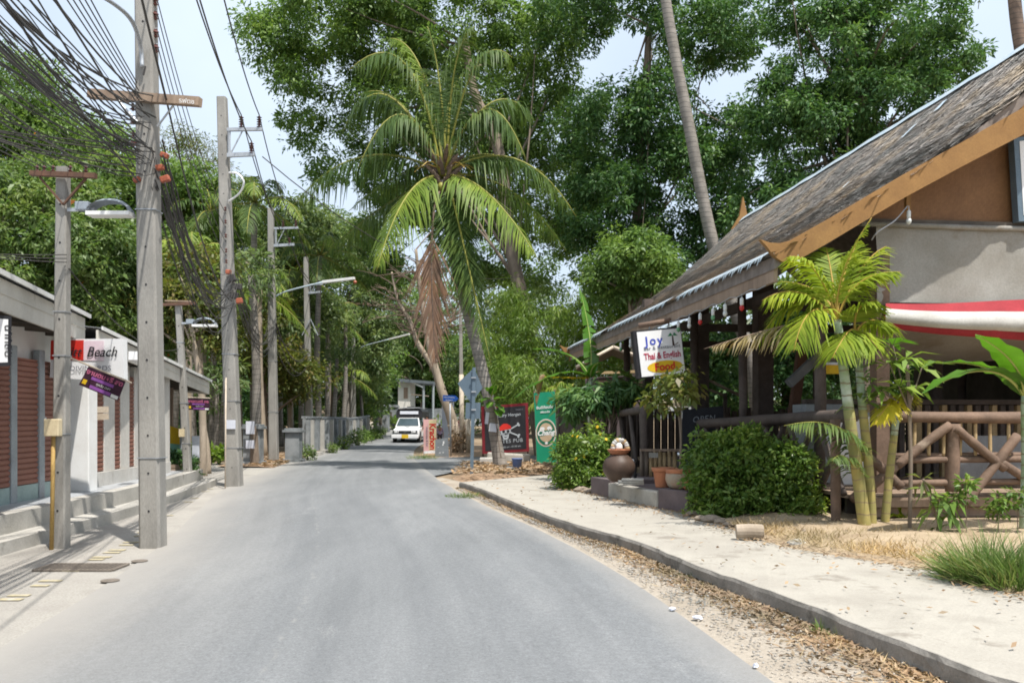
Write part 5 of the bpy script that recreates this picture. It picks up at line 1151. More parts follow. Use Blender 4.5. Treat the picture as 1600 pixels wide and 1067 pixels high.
for (px, py, w_, h_) in ((1470, 172, 0.22, 0.12), (1420, 212, 0.3, 0.09), (1322, 296, 0.14, 0.06)):
    best = min(((u_ / 50, (Lu(px, py, u_ / 50).z - roof_z(u_ / 50))) for u_ in range(10, 252)), key=lambda q_: abs(q_[1]))
    p = Lu(px, py, best[0]); u_, v_ = p.x, p.y
    sl = (roof_z(u_ + 0.1) - roof_z(u_ - 0.1)) / 0.2
    rp('tin_patch', 'tin_blue', lambda m: m.add([Vector((u_ + a, v_ + b_, roof_z(u_) + a * sl + 0.085)) for a, b_ in ((-w_ / 2, -h_), (w_ / 2, -h_ * 0.2), (w_ / 2, h_), (-w_ / 2, h_ * 0.4))], [(0, 1, 2, 3)]), roof)
# ochre bargeboard with curled foot on the near gable
top_px = [(1188, 374), (1203, 379), (1218, 380), (1234, 376), (1300, 339), (1415, 271), (1500, 224), (1600, 168)]
bot_px = [(1600, 210), (1500, 262), (1415, 308), (1330, 358), (1290, 382), (1262, 398), (1240, 410), (1222, 409), (1208, 399), (1199, 386)]
vb = -0.06
bt = [Lv(x, y, vb) for x, y in top_px]; bb = [Lv(x, y, vb) for x, y in bot_px]
ap = Vector((5.05, vb, 7.34)); ap2 = Vector((5.05, vb, 6.9))
tp_u = [(q_.x, q_.z) for q_ in bt]
rp('bargeboard', 'ochre', lambda m: m.prism(bt + [Vector((3.9, vb, roof_z(3.9) + 0.08)), ap, ap2, Vector((3.9, vb, roof_z(3.9) - 0.34))] + bb, Vector((0, 0.07, 0))))
rp('bargeboard', 'ochre', lambda m: m.prism([Vector((10.1 - q_.x, q_.y, q_.z)) for q_ in bt + [Vector((3.9, vb, roof_z(3.9) + 0.08)), ap, ap2, Vector((3.9, vb, roof_z(3.9) - 0.34))] + bb][::-1], Vector((0, 0.07, 0))))
# far gable: board, curled foot and ridge finial
rp('far_bargeboard', 'ochre', lambda m: m.prism([Vector((u, VL + 0.02, z - 0.02)) for u, z in PROF] + [Vector((u, VL + 0.02, z - 0.34)) for u, z in PROF[::-1]], Vector((0, 0.07, 0))))
rp('curled_foot', 'ochre', lambda m: m.prism([Vector((u, VL, z)) for u, z in ((-0.28, 3.62), (-0.12, 3.55), (0.1, 3.6), (0.2, 3.5), (0.1, 3.32), (-0.05, 3.3), (-0.14, 3.4))], Vector((0, 0.1, 0))))
rp('finial', 'ochre', lambda m: m.prism([Vector((u, VL - 0.1, z)) for u, z in ((4.72, 7.0), (4.95, 7.38), (5.06, 7.95), (5.2, 7.36), (5.42, 7.0))], Vector((0, 0.1, 0))))
# dark fascia under the eave, rafters, soffit battens
rp('eave_board', 'wood_old', lambda m: m.box((0.04, VL / 2, 3.31), (0.05, VL - 0.1, 0.22)))
for j in range(19): rp('rafter', 'log_dark', lambda m: m.beam((0.06, 0.25 + j * 0.78, 3.30), (3.1, 0.25 + j * 0.78, 5.24), 0.07, 0.09))
rp('tie_beam', 'log_dark', lambda m: m.box((1.5, VL / 2, 3.55), (0.14, VL - 0.6, 0.16)))
for j in (1.3, 4.5, 8.3, 12.5): rp('cross_beam', 'log_dark', lambda m: m.box((5.05, j, 3.5), (7.2, 0.14, 0.16)))
# near gable infill: woven panel above, canvas below
def mat_weave():
    m, nt, b = nodes('woven_mat'); v = coord(nt)
    br = nt.nodes.new('ShaderNodeTexBrick'); br.inputs['Scale'].default_value = 13; br.inputs['Color1'].default_value = (0.26, 0.13, 0.05, 1); br.inputs['Color2'].default_value = (0.19, 0.088, 0.032, 1); br.inputs['Mortar'].default_value = (0.11, 0.05, 0.02, 1)
    mp = nt.nodes.new('ShaderNodeMapping'); mp.inputs['Rotation'].default_value = (rad(90), 0, rad(45)); nt.links.new(v, mp.inputs[0]); nt.links.new(mp.outputs[0], br.inputs[0])
    col = mixc(nt, 0.35, br.outputs[0], ramp(nt, noise(nt, v, 1.6), [(0.35, (0.13, 0.058, 0.022)), (0.65, (0.29, 0.15, 0.06))]))
    nt.links.new(col, b.inputs['Base Color']); b.inputs['Roughness'].default_value = 0.7; bump(nt, b, br.outputs[0], 0.3, 0.01); return m
M['woven_mat'] = mat_weave()
vg = 0.62
zb = Lv(1500, 350, vg).z
rp('gable_panel', 'woven_mat', lambda m: m.prism([Vector((1.35, vg, zb)), Vector((8.75, vg, zb)), Vector((8.4, vg, roof_z(1.7) - 0.2)), Vector((5.05, vg, 6.95)), Vector((1.7, vg, roof_z(1.7) - 0.2))], Vector((0, 0.05, 0))))
rp('panel_rail', 'dark_soffit', lambda m: m.box((5.05, vg - 0.03, zb - 0.02), (7.4, 0.08, 0.09)))
def canvas(m):
    x0, x1 = Lv(1369, 400, vg - 0.06).x, 8.6; z1 = zb - 0.05; z0 = Lv(1480, 474, vg - 0.06).z
    m.grid([[Vector((x0 + (x1 - x0) * i / 40, vg - 0.07 + 0.025 * math.sin(i * 0.8) * math.sin(math.pi * k / 12) + 0.014 * math.sin(i * 2.1 + k), z1 + (z0 - z1) * k / 12)) for k in range(13)] for i in range(41)])
rp('canvas_wall', 'canvas', canvas, smooth=True)
rp('canvas_roll', 'canvas', lambda m: m.tube([(1.4, vg - 0.1, zb - 0.05), (3, vg - 0.1, zb - 0.07), (5, vg - 0.1, zb - 0.055), (8.6, vg - 0.1, zb - 0.06)], 0.035, 8), smooth=True)
# rolled awning: red, white, red
def strip(m, rows_px, vs_):
    rows = []
    for i in range(13):
        t_ = i / 12; row = []
        for (l, r_), v in zip(rows_px, vs_):
            x = 1384 + (1900 - 1384) * t_; y = l + (r_ - l) * (x - 1384) / 216 + 2.0 * math.sin(i * 0.9)
            row.append(Lv(x, y, v + 0.015 * math.sin(i * 1.7 + l)))
        rows.append(row)
    m.grid(rows)
rp('awning_top', 'red_cloth', lambda m: strip(m, [(474, 470), (483, 490)], [vg - 0.12, vg - 0.24]), smooth=True)
rp('awning_roll', 'white_cloth', lambda m: strip(m, [(482, 489), (487, 498), (498, 515), (504, 521)], [vg - 0.245, vg - 0.38, vg - 0.40, vg - 0.3]), smooth=True)
rp('awning_valance', 'red_cloth', lambda m: strip(m, [(501, 517), (508, 527), (512, 534)], [vg - 0.29, vg - 0.27, vg - 0.2]), smooth=True)
rp('awning_rod', 'galv', lambda m: m.tube([Lv(1352, 484, vg - 0.2), Lv(1388, 484, vg - 0.2)], 0.014, 6))
rp('awning_end', 'red_cloth', lambda m: m.add([Lv(1378, 478, vg - 0.1), Lv(1386, 483, vg - 0.24), Lv(1393, 505, vg - 0.3), Lv(1382, 499, vg - 0.12)], [(0, 1, 2, 3)]))
# underside of the awning canvas, sagging inside
rp('inner_canvas', 'canvas', lambda m: m.grid([[Vector((u_, vg + 0.1 + 1.8 * k / 6, 2.95 - 0.55 * k / 6 - 0.1 * math.sin(math.pi * k / 6) + 0.03 * math.sin(u_ * 3))) for k in range(7)] for u_ in [1.7 + 0.5 * i for i in range(15)]]), smooth=True)
# posts: front row, inner row, gable corner
ZF = 0.55
POST = [(1085, 1.3, 0.085, 'log_dark'), (1160, 1.3, 0.075, 'log_dark'), (1280, 1.3, 0.08, 'log_dark')]
for px, u_, r_, mt in POST:
    p = Lu(px, 600, u_); rp('post', mt, lambda m: m.tube([(p.x, p.y, 0.2), (p.x + 0.02, p.y, 1.8), (p.x - 0.02, p.y, 4.0)], r_, 10), smooth=True)
for (px, u_, w_) in ((1095, 2.2, 0.3), (1192, 2.6, 0.32), (1012, 1.4, 0.22)):
    p = Lu(px, 560, u_); rp('square_post', 'log_dark', lambda m: m.box((p.x, p.y, 2.35), (w_, w_, 4.3)))
for v_ in (12.6,): rp('post', 'log_dark', lambda m: m.tube([(1.2, v_, 0.2), (1.2, v_, 4.0)], 0.09, 10), smooth=True)
pc = Lv(1377, 560, vg - 0.02)
rp('corner_post', 'log', lambda m: m.box((pc.x, vg + 0.02, 1.95), (0.18, 0.18, 3.5)))
rp('hanging_bracket', 'ochre', lambda m: m.box(Lv(1418, 316, vg - 0.35), (0.06, 0.06, 0.22)))
for u_, v_ in ((8.6, 0.6), (8.6, 5), (8.6, 9.5), (5, 9.5), (5.2, 5.0)): rp('post', 'log_dark', lambda m: m.tube([(u_, v_, 0.3), (u_, v_, 4.1)], 0.1, 9), smooth=True)
# deck and the boards along its edge
for i in range(26):
    y0 = 0.25 + i * 0.46; rp('deck_board', 'wood_old', lambda m: m.box((5.1, y0 + 0.22, ZF - 0.03 + 0.004 * (i % 2)), (7.9, 0.445, 0.05)))
for (z, d) in ((ZF - 0.09, 0.0), (0.32, 0.12)): rp('deck_edge', 'wood_old', lambda m: m.box((5.2, 0.16 + d, z), (7.9, 0.06, 0.12)))
for i in range(9): rp('deck_stump', 'log_dark', lambda m: m.tube([(1.5 + 0.9 * i, 0.4, -0.02), (1.5 + 0.9 * i, 0.4, 0.5)], 0.07, 8))
rp('under_deck_shade', 'dark_soffit', lambda m: m.box((5.2, 0.85, 0.3), (7.7, 0.06, 0.46)))  # dark sheet standing in for the shade in the gap below the boards
# gable-side log railing
vr = 0.0
def rail(name, a, b_, r_, mat='log', bow=0.02):
    a = Vector(a); b_ = Vector(b_); c_ = a.lerp(b_, 0.5) + Vector((0, 0, R.uniform(-bow, bow)))
    return rp(name, mat, lambda m: m.tube(spline([a, c_, b_], 4), [r_ * R.uniform(0.92, 1.08) for _ in range(9)], 9), smooth=True)
E = lambda px, py, dv=0.0: Lv(px, py, vr + dv)
rail('top_rail', E(1395, 651), E(1760, 651), 0.075)
rail('mid_rail', E(1395, 719), E(1760, 717), 0.042); rail('mid_rail', E(1395, 712, 0.05), E(1760, 709, 0.05), 0.035)
rail('low_rail', E(1395, 755), E(1760, 749), 0.04)
rail('rail_post', E(1487, 768), E(1489, 662), 0.085, bow=0); rail('rail_post', E(1622, 768), E(1622, 662), 0.085, bow=0); rail('rail_post', E(1306, 830), E(1305, 655), 0.06, bow=0)
for a, b_ in (((1400, 728), (1484, 664)), ((1492, 668), (1570, 732)), ((1590, 680), (1505, 790)), ((1560, 720), (1640, 775)), ((1340, 700), (1408, 760)), ((1330, 780), (1400, 728))):
    rail('brace', E(*a, -0.06), E(*b_, -0.06), 0.058)
for px in (1428, 1451, 1474, 1500, 1524, 1547, 1576, 1600): rail('spindle', E(px, 712, 0.02), E(px + R.uniform(-2, 2), 660, 0.02), 0.022, 'bamboo', 0)
# street-side log railing behind the hedge
a, b_ = Lu(1094, 662, 1.05), Lu(1396, 650, 1.05)
rail('top_rail', a, Vector((1.05, 0.05, 1.56)), 0.085, 'log_dark')
for i in range(7):
    v0 = 0.3 + i * 0.95; rail('brace', (1.05, v0, 0.55), (1.05, v0 + 0.8, 1.5), 0.045, 'log_dark'); rail('brace', (1.1, v0 + 0.8, 0.55), (1.1, v0, 1.5), 0.045, 'log_dark')
# railing left of the steps: slanting balusters
p0_, p1_ = Lu(1007, 640, 0.05), Lu(903, 656, 0.05)
rail('top_rail', p0_, p1_, 0.075, 'log_dark', 0.0)
rail('rail_post', (p0_.x, p0_.y, 0.3), p0_ + Vector((0, 0, 0.05)), 0.085, 'log_dark', 0)
for i in range(8):
    f0 = (i + 0.3) / 8; f1 = (i - 0.25) / 8; a = p0_.lerp(p1_, f0); b_ = p0_.lerp(p1_, max(0.01, f1))
    rail('baluster', a, (b_.x, b_.y, 0.6), 0.05, 'log_dark', 0); rail('baluster', a + Vector((0.07, 0, 0)), (a.x + 0.07, a.y, 0.6), 0.05, 'log_dark', 0)
# inside: bamboo half wall, boards, counter
for i in range(44): rp('bamboo_stave', 'log_dark' if i % 3 else 'bamboo', lambda m: m.tube([(2.2 + 0.15 * i, 3.6, ZF), (2.2 + 0.15 * i, 3.6, 1.75)], 0.065, 6))
rp('wall_cap', 'log_dark', lambda m: m.box((5.5, 3.58, 1.8), (7.0, 0.2, 0.08)))
rp('green_board', 'grey_board', lambda m: m.box(Lv(1560, 715, 1.2), (1.5, 0.04, 0.62)))
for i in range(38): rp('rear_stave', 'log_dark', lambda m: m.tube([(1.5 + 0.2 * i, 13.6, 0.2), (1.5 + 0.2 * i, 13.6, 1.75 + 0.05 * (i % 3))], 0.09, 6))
rp('rear_wall', 'dark_soffit', lambda m: m.box((8.9, 6.5, 1.7), (0.08, 11, 2.4)))  # dark wall added to keep the open interior dark
# lightbox at the right edge
q = [W(*Lv(1584, 216, vg - 0.2)), W(*Lv(1720, 196, vg - 0.2)), W(*Lv(1720, 342, vg - 0.2)), W(*Lv(1592, 346, vg - 0.2))]
t = thing('gable_sign', q[3], 'white sign in a dark frame on the gable at the right edge', 'sign')
panel('frame', q, M['blue_grey'], t, 0.12); panel('face', sub(q, 0.06, 0.05, 0.96, 0.93, 0.006), M['white_gloss'], t, 0.004)
text('Joy', 0.5, M['blue_ink'], t, face(q, 0.5, 0.72, 0.014), bold=0.012)
# ---- the hanging sign
Ys = 15.3
q = [P(995, 519, Ys), P(1063, 512.5, Ys + 0.15), P(1070.5, 582, Ys + 0.15), P(1003, 589, Ys)]
t = thing('hanging_sign', (q[3].x, Ys, q[3].z), 'white hanging lightbox advertising Thai and English food under the eave', 'sign')
panel('face', q, M['white_gloss'], t, 0.02)
def grow(q_, l, r_, t_, b_, back): 
    n = (q_[1] - q_[0]).cross(q_[3] - q_[0]).normalized(); rr_ = (q_[1] - q_[0]).normalized(); dd = (q_[3] - q_[0]).normalized()
    return [q_[0] - rr_ * l - dd * t_ + n * back, q_[1] + rr_ * r_ - dd * t_ + n * back, q_[2] + rr_ * r_ + dd * b_ + n * back, q_[3] - rr_ * l + dd * b_ + n * back]
panel('box', grow(q, 0.06, 0.02, 0.03, 0.02, 0.021), M['black_paint'], t, 0.14)
text('Joy', 0.21, M['blue_ink'], t, face(q, 0.36, 0.31, 0.006), bold=0.004, space=1.25)
text('Bar & Restaurant', 0.082, M['grey_ink'], t, face(q, 0.53, 0.42, 0.006), space=1.1, sx=1.05, bold=0.001)
text('Thai & English', 0.155, M['crimson_ink'], t, face(q, 0.52, 0.63, 0.006), sx=0.76, bold=0.003)
fo = face(q, 0.55, 0.82, 0.004); nn = fo[1].cross(fo[2])
part('yellow_oval', M['yellow_paint'], t, lambda m: m.poly([fo[0] + fo[1] * 0.32 * math.cos(k * 0.2618) + fo[2] * 0.105 * math.sin(k * 0.2618) for k in range(24)]))
text('Food', 0.18, M['red_ink'], t, face(q, 0.55, 0.895, 0.009), bold=0.005)
fo2 = face(q, 0.80, 0.15, 0.005)
part('palm_emblem', M['palm_green_ink'], t, lambda m: [m.poly([fo2[0] + fo2[1] * 0, fo2[0] + fo2[1] * 0.05 * math.cos(a) + fo2[2] * (0.045 * math.sin(a) + 0.02), fo2[0] + fo2[1] * 0.1 * math.cos(a) + fo2[2] * (0.055 * math.sin(a) - 0.02), fo2[0] + fo2[1] * 0.05 * math.cos(a) + fo2[2] * (0.045 * math.sin(a) - 0.012)]) for a in (0.2, 0.9, 1.6, 2.3, 2.95)])
part('palm_emblem_trunk', M['jar_brown'], t, lambda m: m.poly([fo2[0] + fo2[1] * a + fo2[2] * b_ for a, b_ in ((-0.012, 0), (0.008, 0), (0.018, -0.16), (0.09, -0.12), (0.09, -0.135), (0.0, -0.18), (-0.02, -0.16))]))
for k in (0.3, 0.75): part('hanger', M['galv'], t, lambda m: m.tube([face(q, k, 0, 0)[0] + Vector((0, 0.06, 0.02)), face(q, k, 0, 0)[0] + Vector((0, 0.06, 0.13))], 0.012, 6))
part('branch_beam', M['log'], t, lambda m: m.tube([P(998, 509, Ys + 0.06), P(1040, 502, Ys + 0.1), P(1075, 493, Ys + 0.7)], 0.045, 8), smooth=True)
# ---- string of bulbs along the eave
cab = [W(-0.03, v_, 3.2 - 0.04 * math.sin(v_ * 4.2) ** 2) for v_ in [0.2 + 0.25 * i for i in range(57)]]
mb = MB(); mb.tube(cab, 0.007, 4); tag(mb.build('light_string', M['galv']), 'thin wire of party lights strung along the thatched eave', 'cable')
def bulb(p, col, label, group):
    t_ = thing('string_bulb', p - UP * 0.2, label, 'bulb', group)
    part('cord', M['galv'], t_, lambda m: m.tube([p, p - UP * 0.06], 0.006, 4))
    part('socket', M['bulb_white'], t_, lambda m: m.lathe(p - UP * 0.16, [(0.022, 0), (0.026, 0.03), (0.026, 0.09), (0.012, 0.11)], 9), smooth=True)
    part('globe', M[col], t_, lambda m: m.lathe(p - UP * 0.235, [(0.006, 0), (0.028, 0.02), (0.034, 0.045), (0.026, 0.075)], 10), smooth=True)
for i, (px, py, c_) in enumerate(((1159, 455, 'bulb_red'), (1133, 466, 'bulb_white'), (1114, 473, 'bulb_green'), (1094, 480, 'bulb_red'), (1077, 486, 'bulb_white'), (1060, 494, 'bulb_green'), (1044, 500, 'bulb_white'), (985, 520, 'bulb_white'), (970, 526, 'bulb_green'))):
    p = Lu(px, py, -0.03); p = W(p.x, p.y, 3.19)
    nm = {'bulb_red': 'red', 'bulb_white': 'clear white', 'bulb_green': 'pale green'}[c_]
    bulb(p, c_, ('first', 'second', 'third', 'fourth', 'fifth', 'sixth', 'seventh', 'eighth', 'ninth')[i] + ' party bulb from the right along the thatched eave, ' + nm, nm + ' bulbs along the eave')
bulb(W(*Lv(1247, 398, -0.15)), 'bulb_white', 'clear bulb hanging from the curled foot of the bargeboard', None)
bulb(W(*Lv(1420, 322, 0.1)), 'bulb_white', 'clear bulb hanging from the bracket under the gable', None)
mb = MB(); mb.tube(spline([W(*Lv(1418, 322, 0.1)), W(*Lv(1398, 345, 0.1)), W(*Lv(1372, 362, 0.1)), W(*Lv(1362, 375, 0.2))], 4), 0.008, 5); tag(mb.build('slack_wire', M['galv']), 'slack wire looping from the gable bracket to the corner post', 'cable')
# ---- entrance platform, steps and plinths
pf = [G(923, 772, 0.15), G(953, 778, 0.15), G(1028, 795, 0.15), G(1073, 801, 0.15)]
def inset(p, d): return p + RB * d
plat = thing('entrance_platform', pf[1], 'low entrance platform with a cement step between two plum plastered blocks', 'platform')
def blk(a, b_, d0, d1, z0, z1): return lambda m: m.prism([Vector((p.x, p.y, z0)) for p in (inset(a, d0), inset(b_, d0), inset(b_, d1), inset(a, d1))], Vector((0, 0, z1 - z0)))
part('left_block', M['plum_plaster'], plat, blk(pf[0], pf[1], 0.0, 1.2, 0.1, 0.47), bevel=0.012)
part('right_block', M['plum_plaster'], plat, blk(pf[2], pf[3], 0.0, 1.2, 0.1, 0.46), bevel=0.012)
part('step', M['cement_step'], plat, blk(pf[1] - RB * 0.03, pf[2] - RB * 0.03, 0.0, 0.16, 0.1, 0.41), bevel=0.012)
part('landing', M['plum_plaster'], plat, blk(pf[1], pf[2], 0.14, 2.6, 0.1, 0.395))
part('landing_back', M['plum_plaster'], plat, blk(pf[0] + RA * 1.5, pf[3], 1.1, 2.6, 0.1, 0.44))
def on_plat(px, py, z=0.46): return G(px, py, z)
# big dark jar with a dish of shells
j = G(967, 752, 0.47); 
t = thing('storage_jar', j, 'big round dark brown jar with a clay dish on top beside the steps', 'jar')
s_ = 16.0 / F
part('body', M['jar_brown'], t, lambda m: m.lathe(j, [(0.13, 0), (0.2, 0.06), (0.265, 0.17), (0.275, 0.27), (0.24, 0.36), (0.17, 0.425), (0.15, 0.45)], 26), smooth=True)
part('dish', M['terracotta'], t, lambda m: m.lathe(j + UP * 0.44, [(0.12, 0), (0.15, 0.03), (0.19, 0.085), (0.195, 0.1), (0.17, 0.095), (0.1, 0.05)], 24), smooth=True)
t = thing('shell_wreath', j + UP * 0.53, 'small wreath of shells and stones on the jar dish', 'wreath')
for k in range(11):
    a = math.pi * k / 10; c_ = j + UP * (0.56 + 0.13 * math.sin(a)) + Vector((0.02 + 0.12 * math.cos(a), 0.02, 0))
    part('shell', M['white_cloth' if k % 3 else 'bamboo'], t, lambda m: m.lathe(c_, [(0.008, -0.045), (0.036, -0.02), (0.042, 0.01), (0.02, 0.045)], 7, (R.uniform(-1, 1), R.uniform(-1, 1), R.uniform(-1, 1))), smooth=True)
part('centre_stone', M['white_paint'], t, lambda m: m.lathe(j + UP * 0.53 + Vector((0, -0.03, 0)), [(0.03, 0), (0.06, 0.03), (0.055, 0.08), (0.02, 0.12)], 8))
# stacked slates by the jar
t = thing('slate_stack', G(985, 760, 0.44), 'few flat grey slabs stacked at the foot of the jar', 'slabs')
for k in range(3): part('slab', M['concrete'], t, lambda m: m.box(G(985, 757, 0.47) + Vector((0.03 * k - 0.03, -0.05, 0.02 + 0.032 * k)), (0.42 - 0.04 * k, 0.24, 0.026), Matrix.Rotation(rad(8 - 9 * k), 3, 'Z')))
# spotlights
for (px, py, lb) in ((988, 722, 'small chrome spotlight beside the dark jar'), (1063, 708, 'small chrome spotlight above the clay pots')):
    c_ = P(px, py, 15.6); t = thing('spotlight', (c_.x, c_.y, 0.45), lb, 'spotlight')
    part('head', M['chrome'], t, lambda m: m.lathe(c_, [(0.05, 0), (0.052, 0.03), (0.03, 0.07)], 12, (0.5, 0.8, 0.5) if px < 1000 else (-0.2, 0.6, -0.9)), smooth=True)
    part('stem', M['black_paint'], t, lambda m: m.tube([c_ + Vector((0.03, 0.05, 0.03)), c_ + Vector((0.06, 0.07, -0.05)), Vector((c_.x + 0.06, c_.y + 0.07, 0.45))], 0.03, 7))
# low bamboo screen behind the landing
t = thing('bamboo_screen', G(1030, 752, 0.44), 'knee-high bamboo screen with a timber cap on the landing', 'screen')
for k, px in enumerate((1003, 1010, 1017, 1024, 1031, 1038, 1046, 1054)):
    c_ = P(px, 700, 16.3); part('stave', M['bamboo' if k > 1 else 'bark'], t, lambda m: m.tube([(c_.x, c_.y, 0.4), (c_.x, c_.y, 0.95 - 0.02 * (k % 3))], 0.037, 8), smooth=True)
part('cap', M['wood_old'], t, lambda m: m.beam(P(1000, 703, 16.2), P(1070, 703, 16.2), 0.09, 0.04))
part('tile', M['cement_step'], t, lambda m: m.box(P(1021, 711, 16.05), (0.16, 0.03, 0.09)))
# clay pots
def pot(px, py, s, prof, mat, label, rimm=None, z=0.455):
    c_ = G(px, py, z); t_ = thing('clay_pot', c_, label, 'pot')
    part('body', M[mat], t_, lambda m: m.lathe(c_, [(r_ * s, z_ * s) for r_, z_ in prof], 24), smooth=True)
    if rimm: part('rim', M[rimm], t_, lambda m: m.lathe(c_ + UP * prof[-1][1] * s, [(prof[-1][0] * s * 0.98, -0.02 * s), (prof[-1][0] * s * 1.08, 0), (prof[-1][0] * s * 1.1, 0.05 * s), (prof[-1][0] * s * 0.92, 0.055 * s), (prof[-1][0] * s * 0.85, 0.0)], 24), smooth=True)
    part('soil', M['jar_brown'], t_, lambda m: m.lathe(c_ + UP * (prof[-1][1] * s - 0.03), [(prof[-1][0] * s * 0.9, 0), (0.02, 0.015)], 16))
    return c_, t_
pot(1036, 761, 0.95, [(0.12, 0), (0.125, 0.02), (0.16, 0.25), (0.17, 0.27)], 'terracotta', 'upright terracotta pot left of the mossy one', 'terracotta')
c_pot, _ = pot(1062, 764, 1.05, [(0.12, 0), (0.17, 0.05), (0.205, 0.14), (0.2, 0.21), (0.185, 0.24)], 'mossy_clay', 'wide mossy clay pot with terracotta rim holding a sapling', 'terracotta')
pot(1078, 766, 0.7, [(0.1, 0), (0.15, 0.07), (0.165, 0.15), (0.13, 0.24), (0.1, 0.26)], 'terracotta', 'small round terracotta pot half hidden by the hedge')
V, Fc, C = crown_geo([(np.array(c_pot + Vector((-0.02, 0, 1.45))), np.array((0.42, 0.35, 0.3)))], 16, 26, 0.22, 0.12, 131, droop=0.7, wl=0.5)
t = thing('potted_sapling', c_pot + UP * 0.24, 'thin olive-leaved sapling growing from the mossy clay pot', 'sapling')
np_obj('foliage', V, Fc, M['leaf_yellow'], t)
part('stem', M['bark'], t, lambda m: [m.tube(spline([c_pot + UP * 0.22, c_pot + Vector((0.02, 0, 0.7)), c_pot + Vector((-0.03 + 0.05 * k, 0, 1.2)), c_pot + Vector((-0.15 + 0.2 * k, 0.05, 1.55))], 4), [0.022 - 0.0012 * q_ for q_ in range(13)], 6) for k in (0, 1)], smooth=True)
# chalkboard
Yk = 17.4
q = [P(1068, 640, Yk), P(1130, 634, Yk + 0.2), P(1132, 735, Yk - 0.1), P(1058, 738, Yk - 0.3)]
t = thing('chalkboard', (q[3].x, Yk, 0.45), 'leaning chalkboard reading OPEN behind the front post', 'chalkboard')
panel('board', q, M['slate'], t, 0.03); text('OPEN', 0.17, M['chalk'], t, face(q, 0.52, 0.22, 0.006), space=1.15); text('2:00', 0.17, M['chalk'], t, face(q, 0.42, 0.44, 0.006))
# things on the deck
def boxthing(name, label, cat, c_, d, mat, lid=None):
    t_ = thing(name, W(c_[0], c_[1], c_[2] - d[2] / 2), label, cat, rz=PHI)
    M_ = FRAME[t_.name]
    part('body', M[mat], t_, lambda m: m.box((0, 0, d[2] / 2), d), False, bevel=0.015)
    if lid: part('lid', M[lid], t_, lambda m: m.box((0, 0, d[2] + 0.03), (d[0] + 0.04, d[1] + 0.04, 0.06)), False, bevel=0.015)
    return t_
p = Lv(1322, 610, 2.2); boxthing('chest_freezer', 'white chest freezer behind the areca palm stems', 'freezer', (p.x, 2.2, ZF + 0.5), (0.5, 0.6, 1.0), 'white_gloss', 'grey_blue')
p = Lv(1277, 610, 3.2); boxthing('drinks_cabinet', 'grey cabinet with a pale panel left of the freezer', 'cabinet', (p.x, 3.2, ZF + 0.6), (0.62, 0.5, 1.2), 'grey_blue')
p = Lv(1302, 577, 1.6); t = thing('counter_sign', W(p.x, 1.6, p.z - 0.1), 'small yellow sign board under the restaurant roof', 'sign')
part('board', M['yellow_paint'], t, lambda m: m.box(W(p.x, 1.6, p.z), (0.34, 0.03, 0.13))); part('strip', M['paper'], t, lambda m: m.box(W(p.x, 1.58, p.z + 0.08), (0.34, 0.03, 0.035)))
p = Lv(1243, 585, 5.0); rp('red_post', 'rust', lambda m: m.box((p.x, 5.0, 1.9), (0.16, 0.14, 2.6), Matrix.Rotation(rad(8), 3, 'Y')))
rp('slanting_beam', 'grey_board', lambda m: m.beam(Lv(1232, 600, 4.2), Lv(1275, 560, 4.2), 0.14, 0.14))
# small rear hut with bamboo-edged roof
Yh = 27.5
t = thing('rear_hut', (P(960, 700, Yh).x, Yh, 0.15), 'small dark hut with pale bamboo roof edges behind the sign', 'hut')
apx, lft, rgt = P(958, 545, Yh), P(900, 577, Yh), P(1010, 565, Yh)
part('wall', M['plum_plaster'], t, lambda m: m.prism([P(915, 590, Yh), P(1010, 585, Yh), Vector((P(1010, 585, Yh).x, Yh, 0.1)), Vector((P(915, 590, Yh).x, Yh, 0.1))], Vector((0, 0.1, 0))))
part('roof', M['thatch_base'], t, lambda m: [m.prism([a, b_, b_ + UP * 0.12, a + UP * 0.12], Vector((0.3, 3, 0))) for a, b_ in ((lft, apx), (apx, rgt))])
for a, b_ in ((lft, apx), (apx, rgt)): part('roof_edge', M['pale_pole'], t, lambda m: m.tube([a + Vector((0, -0.08, 0.05)), b_ + Vector((0, -0.08, 0.05))], 0.05, 7), smooth=True)
part('lintel', M['bamboo'], t, lambda m: m.beam(P(920, 583, Yh - 0.1), P(1005, 580, Yh - 0.1), 0.05, 0.08))
part('cloth', M['jar_brown'], t, lambda m: m.prism([P(935, 590, Yh - 0.05), P(1010, 587, Yh - 0.05), P(1010, 618, Yh - 0.05), P(935, 620, Yh - 0.05)], Vector((0, 0.04, 0))))
t = thing('bamboo_poles', (P(1100, 600, 21).x, 21, 1.2), 'two pale bamboo poles slanting down inside the restaurant', 'poles')
for a, b_ in (((1055, 590), (1133, 618)), ((1070, 575), (1160, 620))): part('pole', M['pale_pole'], t, lambda m: m.tube([P(a[0], a[1], 20.5), P(b_[0], b_[1], 21.2)], 0.035, 7), smooth=True)
part('post', M['log_dark'], t, lambda m: m.tube([Vector((P(1133, 618, 21).x, 21, 0.5)), P(1133, 614, 21)], 0.05, 7))
# fine mesh fence left of the hut, behind the banner
t = thing('mesh_fence', (P(905, 700, 25).x, 25, 0.1), 'dark shade-net fence between the green banner and the shrub', 'fence')
part('net', M['dark_soffit'], t, lambda m: m.grid([[P(872 + 8 * i, 632 + 0.5 * i, 25.6 - 0.1 * i) * 1.0 - UP * (1.75 * k / 4) + Vector((0, 0.03 * math.sin(i + k), 0)) for k in range(5)] for i in range(8)]))
for px in (873, 900, 928): part('post', M['log_dark'], t, lambda m: m.tube([Vector((P(px, 700, 25.4).x, 25.4, 0)), P(px, 628, 25.4)], 0.04, 7))
